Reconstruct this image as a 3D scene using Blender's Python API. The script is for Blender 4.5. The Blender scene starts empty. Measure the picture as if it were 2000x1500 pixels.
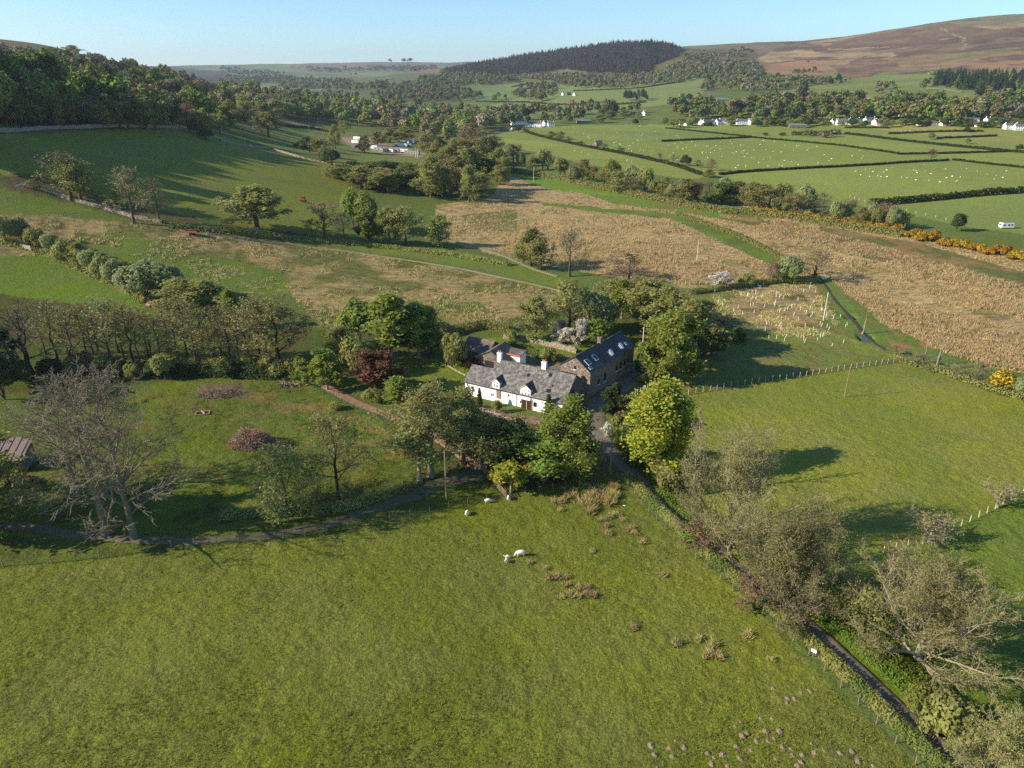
import bpy, math, random
import numpy as np
from math import radians, sin, cos, tan, atan, atan2, degrees, hypot, pi

# ------------------------------------------------------------------ camera, sky, sun, exposure
CAM_H = 64.0
FOC = 1400.0                      # focal length in pixels of a 2000 px wide picture
PITCH = radians(23.4)
SC = bpy.context.scene
COL = SC.collection
cam_d = bpy.data.cameras.new("camera"); cam = bpy.data.objects.new("camera", cam_d); COL.objects.link(cam)
cam.location = (0, 0, CAM_H); cam.rotation_euler = (pi / 2 - PITCH, 0, 0)
cam_d.sensor_width = 36.0; cam_d.lens = 36.0 * FOC / 2000.0
cam_d.clip_start = 0.5; cam_d.clip_end = 60000
SC.camera = cam
SUN_EL = radians(27.0); SUN_AZ = radians(12.0)      # light travels towards +X, a little towards +Y
w = bpy.data.worlds.new("World"); SC.world = w; w.use_nodes = True
nt = w.node_tree; nt.nodes.clear()
wo = nt.nodes.new("ShaderNodeOutputWorld"); bg = nt.nodes.new("ShaderNodeBackground"); sky = nt.nodes.new("ShaderNodeTexSky")
sky.sky_type = 'NISHITA'; sky.sun_disc = False; sky.sun_elevation = SUN_EL
sky.sun_rotation = radians(270) - SUN_AZ          # compass bearing of the sun (sun stands towards -X, -Y)
sky.altitude = 0; sky.air_density = 1.0; sky.dust_density = 0.0; sky.ozone_density = 3.0
bg.inputs[1].default_value = 0.1
tint = nt.nodes.new('ShaderNodeMix'); tint.data_type = 'RGBA'; tint.blend_type = 'MULTIPLY'; tint.inputs[0].default_value = 1.0; tint.inputs[7].default_value = (0.72, 0.95, 1.18, 1)
nt.links.new(sky.outputs[0], tint.inputs[6]); nt.links.new(tint.outputs[2], bg.inputs[0]); nt.links.new(bg.outputs[0], wo.inputs[0])
sd = bpy.data.lights.new("sun", 'SUN'); sd.energy = 5.0; sd.angle = radians(0.5); sd.color = (1.0, 0.90, 0.74)
sun = bpy.data.objects.new("sun", sd); COL.objects.link(sun)
from mathutils import Vector
sun.rotation_euler = Vector((cos(SUN_EL) * cos(SUN_AZ), cos(SUN_EL) * sin(SUN_AZ), -sin(SUN_EL))).to_track_quat('-Z', 'Y').to_euler()
SC.view_settings.view_transform = 'Standard'; SC.view_settings.look = 'None'
SC.view_settings.exposure = 0.7; SC.view_settings.gamma = 1.0
SC.cycles.max_bounces = 5; SC.cycles.diffuse_bounces = 3; SC.cycles.transmission_bounces = 3
SC.cycles.volume_bounces = 0; SC.cycles.transparent_max_bounces = 8
SC.cycles.use_denoising = False

# ------------------------------------------------------------------ helpers: picture <-> world
def rays(px, py):
    x = (np.asarray(px, float) - 1000) / FOC; y = (750 - np.asarray(py, float)) / FOC
    return np.stack([x, cos(PITCH) + y * sin(PITCH), -sin(PITCH) + y * cos(PITCH)], -1)
def flat(px, py, z=0.0):
    r = rays(px, py); t = (z - CAM_H) / r[..., 2]; return r[..., 0] * t, r[..., 1] * t
def proj(X, Y, Z):
    zc = Y * cos(PITCH) - (Z - CAM_H) * sin(PITCH); yc = Y * sin(PITCH) + (Z - CAM_H) * cos(PITCH)
    zc = np.maximum(zc, 0.1)
    return 1000 + FOC * X / zc, 750 - FOC * yc / zc
def height_at_row(X, Y, py):
    y = (750 - py) / FOC
    return CAM_H + (y * Y * cos(PITCH) - Y * sin(PITCH)) / (cos(PITCH) + y * sin(PITCH))

RS = np.random.RandomState
_tab = RS(7).rand(256, 256)
def vnoise(x, y):
    xi = np.floor(x).astype(int); yi = np.floor(y).astype(int); fx = x - xi; fy = y - yi
    fx = fx * fx * (3 - 2 * fx); fy = fy * fy * (3 - 2 * fy)
    a = _tab[xi & 255, yi & 255]; b = _tab[(xi + 1) & 255, yi & 255]; c = _tab[xi & 255, (yi + 1) & 255]; d = _tab[(xi + 1) & 255, (yi + 1) & 255]
    return (a * (1 - fx) + b * fx) * (1 - fy) + (c * (1 - fx) + d * fx) * fy
def fbm(x, y, o=4, g=0.5):
    s = 0; a = 1; t = 0
    for k in range(o):
        s = s + a * vnoise(x * 2 ** k + 17.3 * k, y * 2 ** k + 5.1 * k); t += a; a *= g
    return s / t
def sstep(a, b, x):
    t = np.clip((x - a) / (b - a), 0, 1); return t * t * (3 - 2 * t)

# ------------------------------------------------------------------ terrain heights
# control points: (px, py, 'z', height) on a sight line at that height, or (px, py, 'd', horizontal distance)
CP = []
def Zp(px, py, z): x, y = flat(px, py, z); CP.append((float(x), float(y), z))
def Dp(px, py, D):
    r = rays(px, py); t = D / hypot(r[0], r[1]); CP.append((r[0] * t, r[1] * t, CAM_H + r[2] * t))
for x in (-200, 200, 600, 1000, 1400, 1800, 2200):
    for y in (1700, 1400, 1150, 950): Zp(x, y, 0)
for x, y, z in [(0, 850, 0), (300, 850, 0), (600, 800, 0), (900, 800, 0), (1000, 700, 0), (1200, 700, 0), (1400, 800, 0), (1700, 780, -.5), (2000, 800, -.5),
                (-300, 850, 2), (-300, 700, 8), (0, 700, 2), (200, 700, 1), (400, 700, 0), (0, 600, 5), (200, 600, 3.5), (400, 600, 2), (600, 600, .5), (800, 600, 0), (1000, 600, 0), (1400, 600, -1), (1700, 640, -1.5), (2000, 640, -1),
                (0, 500, 11), (200, 500, 9), (400, 500, 6), (600, 500, 3), (800, 500, 1), (1000, 500, 0), (1300, 500, 0), (1610, 540, -1.5), (1900, 520, 0),
                (0, 420, 19), (145, 390, 21), (300, 430, 15), (500, 443, 10), (640, 460, 5), (800, 470, 1.5), (1000, 450, 0), (1300, 420, 0), (1600, 430, 0), (2000, 450, 0),
                (150, 340, 28), (300, 350, 23), (450, 370, 16), (600, 380, 9), (680, 400, 4), (900, 385, 1.5), (1000, 350, 0), (1300, 330, 0), (1700, 350, 0), (2000, 350, 0),
                (700, 300, 2), (800, 300, 0), (1000, 270, 0), (1300, 270, 0), (1700, 270, 0), (2000, 270, 0), (1300, 240, 0), (1600, 243, 0), (2000, 245, 0), (1050, 245, 0), (900, 250, 0), (800, 250, 0),
                (650, 250, 3), (560, 245, 10), (2300, 300, 0), (2300, 240, 8), (2300, 450, 0), (2300, 600, 0)]:
    Zp(x, y, z)
for x, y, D in [(-300, 200, 450), (-300, 100, 700), (0, 300, 345), (0, 250, 435), (200, 247, 455), (350, 250, 480), (430, 275, 480), (500, 290, 520), (600, 305, 520),
                (0, 158, 620), (0, 128, 800), (120, 130, 800), (250, 150, 800), (350, 172, 850), (430, 190, 950), (200, 195, 600), (330, 205, 620), (420, 225, 700),
                (-200, 60, 1500), (20, 74, 1500), (100, 81, 1500), (160, 103, 1450), (230, 128, 1500), (500, 205, 1100), (500, 235, 850), (470, 170, 1700),
                (700, 205, 1900), (600, 180, 3000), (450, 150, 4200), (600, 150, 4500), (760, 150, 4800), (850, 152, 5200),
                (350, 128, 7000), (420, 125, 7500), (500, 126, 7500), (600, 124, 7500), (720, 121, 7500), (800, 120, 7500), (870, 121, 7500),
                (800, 178, 2300), (900, 158, 2500), (790, 160, 2700), (950, 192, 2000), (880, 200, 1850), (740, 190, 2000),
                (900, 148, 2700), (1000, 150, 2600), (1100, 152, 2500), (1150, 146, 2500), (1250, 145, 2450), (1300, 130, 2500),
                (880, 128, 3200), (950, 119, 3200), (1050, 104, 3200), (1130, 89, 3200), (1190, 79, 3200), (1240, 74, 3150), (1290, 78, 3050), (1325, 96, 2950), (1345, 116, 2700),
                (1250, 110, 4400), (1000, 135, 4400), (1400, 110, 3200), (1340, 91, 4700), (1400, 86, 5000), (1470, 84, 5200), (1560, 79, 5200), (1600, 82, 4700), (1650, 72, 4300), (1700, 62, 4200), (1780, 50, 4200), (1850, 38, 4200), (1930, 25, 4200), (2000, 22, 4200), (2200, 18, 4200),
                (1480, 145, 2600), (1600, 150, 2300), (1750, 148, 2200), (1900, 140, 2200), (2000, 150, 2000), (2300, 140, 2000), (1700, 105, 3200), (1900, 85, 3100), (2100, 85, 3000),
                (1400, 192, 1500), (1600, 185, 1500), (1750, 185, 1450), (1900, 190, 1400), (2050, 185, 1350), (1500, 217, 1200), (1700, 220, 1180), (1900, 215, 1180), (1100, 188, 1750), (1240, 175, 1900), (1000, 205, 1700), (1200, 205, 1500), (1350, 165, 2000),
                (1050, 225, 1300)]:
    Dp(x, y, D)
for th in np.linspace(-1.4, 1.4, 9):
    CP.append((15000 * sin(th), 15000 * cos(th), 0.)); CP.append((6 * sin(th), 6 * cos(th), 0.)); CP.append((30 * sin(th), 30 * cos(th), 0.))
for px in (350, 600, 850): Dp(px, 150, 11000)
for px in (1300, 1600, 2000): Dp(px, 135, 9000)
CP += [(-285, 300, 62), (-285, 345, 74), (-345, 325, 84), (-345, 420, 96), (-285, 250, 25), (-340, 240, 27), (-235, 240, 21), (-420, 320, 92)]  # unseen rise past the frame edge, shaped to shade the hill field
CP = np.array(CP)
_u = np.arctan2(CP[:, 0], CP[:, 1]); _v = np.log(np.hypot(CP[:, 0], CP[:, 1]))
def _k(d): return np.sqrt(d * d + 0.0004)
_K = _k(np.hypot(_u[:, None] - _u, _v[:, None] - _v)) - 1e-3 * np.eye(len(CP))
_A = np.zeros((len(CP) + 1,) * 2); _A[:-1, :-1] = _K; _A[-1, :-1] = 1; _A[:-1, -1] = 1
_wt = np.linalg.solve(_A, np.append(CP[:, 2], 0))
NU, NV = 420, 520; U0, U1 = -1.5, 1.5; V0, V1 = math.log(5), math.log(16000)
_gu = np.linspace(U0, U1, NU); _gv = np.linspace(V0, V1, NV)
GRID = np.zeros((NU, NV))
for i, uu in enumerate(_gu):
    GRID[i] = _k(np.hypot(uu - _u[None, :], _gv[:, None] - _v[None, :])) @ _wt[:-1] + _wt[-1]
def _blur(g, r):
    k = np.exp(-np.arange(-3 * r, 3 * r + 1) ** 2 / (2. * r * r)); k /= k.sum(); n = len(k) // 2
    p = np.pad(g, n, mode='edge')
    p = sum(k[j] * p[j:j + g.shape[0], :] for j in range(len(k)))
    return sum(k[j] * p[:, j:j + g.shape[1]] for j in range(len(k)))
GRID = _blur(GRID, 3)
def terrain(X, Y):
    X = np.asarray(X, float); Y = np.asarray(Y, float)
    D = np.hypot(X, Y); u = (np.clip(np.arctan2(X, Y), U0, U1 - 1e-6) - U0) / (U1 - U0) * (NU - 1)
    v = (np.clip(np.log(np.maximum(D, 5.01)), V0, V1 - 1e-6) - V0) / (V1 - V0) * (NV - 1)
    i = np.minimum(u.astype(int), NU - 2); j = np.minimum(v.astype(int), NV - 2); a = u - i; b = v - j
    z = (GRID[i, j] * (1 - a) + GRID[i + 1, j] * a) * (1 - b) + (GRID[i, j + 1] * (1 - a) + GRID[i + 1, j + 1] * a) * b
    z = z + (fbm(X / 45., Y / 45., 3) - .5) * 0.7 * sstep(60, 200, D) + (fbm(X / 350. + 9, Y / 350., 4) - .5) * 26 * sstep(1400, 3200, D) * sstep(20, 80, z)
    return z
def th(x, y): return float(terrain(np.array([x]), np.array([y]))[0])
_DS = np.exp(np.linspace(math.log(25), math.log(15000), 620))
def ground(px, py):
    """where the sight lines of these picture points meet the terrain -> X, Y, Z arrays"""
    px = np.atleast_1d(np.asarray(px, float)); py = np.atleast_1d(np.asarray(py, float)) + 0 * px
    out = np.zeros((len(px), 3))
    for s in range(0, len(px), 4000):
        r = rays(px[s:s + 4000], py[s:s + 4000]); r = r / np.hypot(r[:, 0], r[:, 1])[:, None]
        X = r[:, 0:1] * _DS; Y = r[:, 1:2] * _DS; Zr = CAM_H + r[:, 2:3] * _DS
        d = Zr - terrain(X, Y); hit = d < 0; k = np.where(hit.any(1), hit.argmax(1), len(_DS) - 1); k = np.maximum(k, 1)
        ii = np.arange(len(k)); d0 = d[ii, k - 1]; d1 = d[ii, k]; f = np.clip(d0 / np.where(np.abs(d0 - d1) < 1e-9, 1, d0 - d1), 0, 1)
        D = _DS[k - 1] * (1 - f) + _DS[k] * f
        out[s:s + 4000, 0] = r[:, 0] * D; out[s:s + 4000, 1] = r[:, 1] * D
    out[:, 2] = terrain(out[:, 0], out[:, 1]); return out
def at(px, py): return ground([px], [py])[0]
def inpoly(x, y, P):
    P = np.asarray(P, float); r = np.zeros(x.shape, bool); j = len(P) - 1
    for i in range(len(P)):
        xi, yi = P[i]; xj, yj = P[j]
        if yi != yj: r ^= ((yi > y) != (yj > y)) & (x < (xj - xi) * (y - yi) / (yj - yi) + xi)
        j = i
    return r

# ------------------------------------------------------------------ helpers: meshes, objects, materials
def lin(c): return tuple(((v / 255. + .055) / 1.055) ** 2.4 if v / 255. > .04045 else v / 255. / 12.92 for v in c)
ALB = 0.75
def alb(c, k=ALB): return tuple(v * k for v in lin(c))
def mesh(name, V, F, mats=(), mi=None, col=None, smooth=False, extra=None):
    V = np.asarray(V, np.float32); Fs = [np.asarray(f, np.int32) for f in (F if isinstance(F, (list, tuple)) else [F])]
    Fs = [f for f in Fs if len(f)]
    m = bpy.data.meshes.new(name); m.vertices.add(len(V)); m.vertices.foreach_set('co', V.ravel())
    nl = sum(f.size for f in Fs); npol = sum(len(f) for f in Fs)
    m.loops.add(nl); m.loops.foreach_set('vertex_index', np.concatenate([f.ravel() for f in Fs]))
    m.polygons.add(npol); ls = []; s = 0
    for f in Fs:
        ls.append(s + np.arange(len(f)) * f.shape[1]); s += f.size
    m.polygons.foreach_set('loop_start', np.concatenate(ls).astype(np.int32))
    if mi is not None: m.polygons.foreach_set('material_index', np.asarray(mi, np.int32))
    m.polygons.foreach_set('use_smooth', np.full(npol, smooth))
    for x in mats: m.materials.append(x)
    if col is not None:
        a = m.color_attributes.new('Col', 'FLOAT_COLOR', 'POINT'); c = np.ones((len(V), 4), np.float32); c[:, :np.asarray(col).shape[1]] = col
        a.data.foreach_set('color', c.ravel())
    for k, v in (extra or {}).items():
        a = m.attributes.new(k, 'FLOAT', 'POINT'); a.data.foreach_set('value', np.asarray(v, np.float32))
    m.update(calc_edges=True); return m
def tag(o, label=None, cat=None, group=None, kind=None):
    if label: o['label'] = label
    if cat: o['category'] = cat
    if group: o['group'] = group
    if kind: o['kind'] = kind
    return o
def link(name, m, parent=None):
    o = bpy.data.objects.new(name, m); COL.objects.link(o)
    if parent: o.parent = parent
    return o
def empty(name, loc, rz=0, scale=None):
    o = bpy.data.objects.new(name, None); COL.objects.link(o); o.location = loc; o.rotation_euler = (0, 0, rz)
    o.empty_display_size = .3
    if scale is not None: o.scale = scale
    return o
class MB:
    def __init__(s): s.v = []; s.f = {}; s.n = 0
    def add(s, V, F):
        V = np.asarray(V, float)
        for f in (F if isinstance(F, list) and len(F) and isinstance(F[0], np.ndarray) else [np.asarray(F)]):
            s.f.setdefault(f.shape[1], []).append(f + s.n)
        s.v.append(V); s.n += len(V); return s
    def box(s, c, d, rz=0, rx=0):
        x, y, z = np.array(d) / 2.; V = np.array([[a, b, e] for a in (-x, x) for b in (-y, y) for e in (-z, z)])
        if rx: V = V @ np.array([[1, 0, 0], [0, cos(rx), -sin(rx)], [0, sin(rx), cos(rx)]]).T
        if rz: V = V @ np.array([[cos(rz), -sin(rz), 0], [sin(rz), cos(rz), 0], [0, 0, 1]]).T
        return s.add(V + np.array(c), [[0, 1, 3, 2], [4, 6, 7, 5], [0, 4, 5, 1], [2, 3, 7, 6], [0, 2, 6, 4], [1, 5, 7, 3]])
    def tube(s, P, R, n=6, cap=True):
        V, F = tubes(np.asarray(P, float)[None], np.broadcast_to(np.asarray(R, float), (len(P),))[None], n); s.add(V, F)
        if cap:
            k = len(P); s.add(V[(k - 1) * n:], np.arange(n)[None]) ; s.add(V[:n][::-1], np.arange(n)[None])
        return s
    def build(s, name, mats, parent=None, smooth=False, **kw):
        m = mesh(name, np.concatenate(s.v), [np.concatenate(v) for v in s.f.values()], mats if isinstance(mats, (list, tuple)) else [mats], smooth=smooth, **kw)
        return link(name, m, parent)
def tubes(P, R, n=5):
    """P (N,K,3) polylines, R (N,K) radii -> verts, quads"""
    N, K, _ = P.shape; T = np.gradient(P, axis=1); T /= np.linalg.norm(T, axis=2, keepdims=True) + 1e-9
    ref = np.where(np.abs(T[:, :1, 2:3]) > .8, [1., 0, 0], [0, 0, 1.]); A = np.cross(T, np.broadcast_to(ref, T.shape)); A /= np.linalg.norm(A, axis=2, keepdims=True) + 1e-9
    B = np.cross(T, A); a = np.arange(n) * 2 * pi / n
    V = P[:, :, None] + R[:, :, None, None] * (A[:, :, None] * np.cos(a)[:, None] + B[:, :, None] * np.sin(a)[:, None])
    i = np.arange(N)[:, None, None] * K * n; k = np.arange(K - 1)[None, :, None] * n; j = np.arange(n)[None, None]; j2 = (j + 1) % n
    F = np.stack([i + k + j, i + k + j2, i + k + n + j2, i + k + n + j], -1).reshape(-1, 4)
    return V.reshape(-1, 3), F
def unit(v): return v / (np.linalg.norm(v, axis=-1, keepdims=True) + 1e-9)
def cards(rng, C, size, nrm=None, jit=.6, asp=.75):
    n = len(C); N = rng.normal(size=(n, 3)) if nrm is None else nrm + rng.normal(size=(n, 3)) * jit
    N = unit(N); A = unit(np.cross(N, rng.normal(size=(n, 3)))); B = np.cross(N, A)
    s = (np.broadcast_to(np.asarray(size, float), (n,)) * rng.uniform(.6, 1.3, n))[:, None]
    V = np.stack([C - A * s - B * s * asp * .3, C - B * s * asp, C + A * s + B * s * .2 * asp, C + B * s * asp], 1).reshape(-1, 3)
    return V, (np.arange(n)[:, None] * 4 + np.arange(4))
def spikes(rng, S, D, L, W):
    """thin triangles (twigs, blades) from S along D"""
    n = len(S); A = unit(np.cross(D, rng.normal(size=(n, 3)))) * (np.broadcast_to(W, (n,)) / 2)[:, None]
    V = np.stack([S - A, S + A, S + D * np.broadcast_to(L, (n,))[:, None]], 1).reshape(-1, 3)
    return V, (np.arange(n)[:, None] * 3 + np.arange(3))

class NT:
    def __init__(s, name):
        s.m = bpy.data.materials.new(name); s.m.use_nodes = True; s.t = s.m.node_tree; s.t.nodes.clear()
        s.out = s.t.nodes.new('ShaderNodeOutputMaterial')
    def n(s, typ, **kw):
        x = s.t.nodes.new('ShaderNode' + typ)
        for k, v in kw.items():
            if k.startswith('i_'): x.inputs[int(k[2:]) if k[2:].isdigit() else k[2:].replace('_', ' ')].default_value = v
            else: setattr(x, k, v)
        return x
    def l(s, a, b): s.t.links.new(a, b)
    def noise(s, scale, detail=3, vec=None, rough=.55):
        x = s.n('TexNoise'); x.inputs['Scale'].default_value = scale; x.inputs['Detail'].default_value = detail; x.inputs['Roughness'].default_value = rough
        if vec is not None: s.l(vec, x.inputs['Vector'])
        return x.outputs[0]
    def ramp(s, fac, stops):
        r = s.n('ValToRGB'); e = r.color_ramp.elements
        while len(e) < len(stops): e.new(.5)
        for k, (p, c) in enumerate(stops): e[k].position = p; e[k].color = (*c, 1) if len(c) == 3 else c
        s.l(fac, r.inputs[0]); return r.outputs[0]
    def mix(s, fac, a, b, typ='MIX'):
        x = s.n('Mix'); x.data_type = 'RGBA'; x.blend_type = typ
        for v, k in ((fac, 0), (a, 6), (b, 7)):
            if hasattr(v, 'links'): s.l(v, x.inputs[k])
            else: x.inputs[k].default_value = v if k == 0 else ((*v, 1) if len(v) == 3 else v)
        return x.outputs[2]
    def math(s, op, a, b=0.0, c=None):
        x = s.n('Math', operation=op)
        for k, v in enumerate((a, b) if c is None else (a, b, c)):
            if hasattr(v, 'links'): s.l(v, x.inputs[k])
            else: x.inputs[k].default_value = v
        return x.outputs[0]
    def hsv(s, col, h=.5, sa=1., v=1.):
        x = s.n('HueSaturation')
        for k, q in ((0, h), (1, sa), (2, v)):
            if hasattr(q, 'links'): s.l(q, x.inputs[k])
            else: x.inputs[k].default_value = q
        s.l(col, x.inputs[4]); return x.outputs[0]
    def bump(s, h, strength=.5, dist=.1, nrm=None):
        x = s.n('Bump'); x.inputs['Strength'].default_value = strength; x.inputs['Distance'].default_value = dist; s.l(h, x.inputs['Height'])
        if nrm is not None: s.l(nrm, x.inputs['Normal'])
        return x.outputs[0]
    def fin(s, col, rough=.8, nrm=None, spec=.2, trans=0., metal=0.):
        p = s.n('BsdfPrincipled'); p.inputs['Roughness'].default_value = rough; p.inputs['Specular IOR Level'].default_value = spec; p.inputs['Metallic'].default_value = metal
        if hasattr(col, 'links'): s.l(col, p.inputs['Base Color'])
        else: p.inputs['Base Color'].default_value = (*col, 1)
        if nrm is not None: s.l(nrm, p.inputs['Normal'])
        sh = p.outputs[0]
        if trans:
            tr = s.n('BsdfTranslucent'); mx = s.n('MixShader'); mx.inputs[0].default_value = trans
            if hasattr(col, 'links'): s.l(col, tr.inputs[0])
            else: tr.inputs[0].default_value = (*col, 1)
            s.l(sh, mx.inputs[1]); s.l(tr.outputs[0], mx.inputs[2]); sh = mx.outputs[0]
        s.l(sh, s.out.inputs[0]); return s.m

def leaf_mat(name, c, var=.35, trans=.5, hue=.025, k=.55):
    a = NT(name); oi = a.n('ObjectInfo'); ge = a.n('NewGeometry'); tc = a.n('TexCoord')
    ri = ge.outputs['Random Per Island']; ro = oi.outputs['Random']
    big = a.noise(.35, 2, tc.outputs['Object'])
    v = a.math('ADD', a.math('MULTIPLY', ri, var), a.math('ADD', a.math('MULTIPLY', big, var * 1.2), 1 - var * 1.1))
    v = a.math('MULTIPLY', v, a.math('ADD', a.math('MULTIPLY', ro, .3), .85))
    h = a.math('ADD', a.math('MULTIPLY', ri, hue), a.math('ADD', a.math('MULTIPLY', ro, hue * 1.4), .5 - hue * 1.2))
    col = a.n('RGB'); col.outputs[0].default_value = (*alb(c, k), 1)
    return a.fin(a.hsv(col.outputs[0], h, 1., v), .7, trans=trans, spec=.15)
def plain_mat(name, c, rough=.7, k=1., nscale=6., amt=.25, bump=0., metal=0., spec=.3):
    a = NT(name); tc = a.n('TexCoord'); n = a.noise(nscale, 4, tc.outputs['Object'])
    b = alb(c, k); col = a.mix(n, tuple(x * (1 - amt) for x in b), tuple(min(1, x * (1 + amt)) for x in b))
    return a.fin(col, rough, a.bump(n, .6, bump) if bump else None, spec, metal=metal)
M = {}
def branch_mat(name, c, k=.6):
    a = NT(name); tc = a.n('TexCoord'); oi = a.n('ObjectInfo'); n = a.noise(1.6, 4, tc.outputs['Object'])
    b = alb(c, k); col = a.mix(n, tuple(x * .55 for x in b), tuple(x * 1.35 for x in b))
    col = a.hsv(col, .5, 1., a.math('ADD', a.math('MULTIPLY', oi.outputs['Random'], .3), .85))
    return a.fin(col, .85, spec=.1)
M['bark_ash'] = branch_mat('bark_ash', (148, 136, 112), .75); M['bark'] = branch_mat('bark', (118, 104, 86)); M['bark_pale'] = branch_mat('bark_pale', (168, 156, 130), .75); M['bark_dark'] = branch_mat('bark_dark', (84, 74, 58))
M['twig_grey'] = branch_mat('twig_grey', (156, 142, 112), .8); M['twig_brown'] = branch_mat('twig_brown', (152, 134, 102), .95); M['twig_pale'] = branch_mat('twig_pale', (172, 160, 112), .8)
M['twig_pink'] = branch_mat('twig_pink', (170, 138, 118), .8)
for nme, c in dict(olive=(150, 150, 84), bright=(138, 148, 66), lime=(164, 166, 62), green=(116, 128, 64), dark=(74, 88, 48), pale=(144, 150, 104), bud=(148, 146, 82), brown=(140, 122, 84), copper=(120, 84, 62), blossom=(208, 202, 186),
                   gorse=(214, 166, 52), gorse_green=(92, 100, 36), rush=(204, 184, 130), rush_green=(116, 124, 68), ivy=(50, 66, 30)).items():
    M[nme] = leaf_mat('leaf_' + nme, c, k=1.1)

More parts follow.
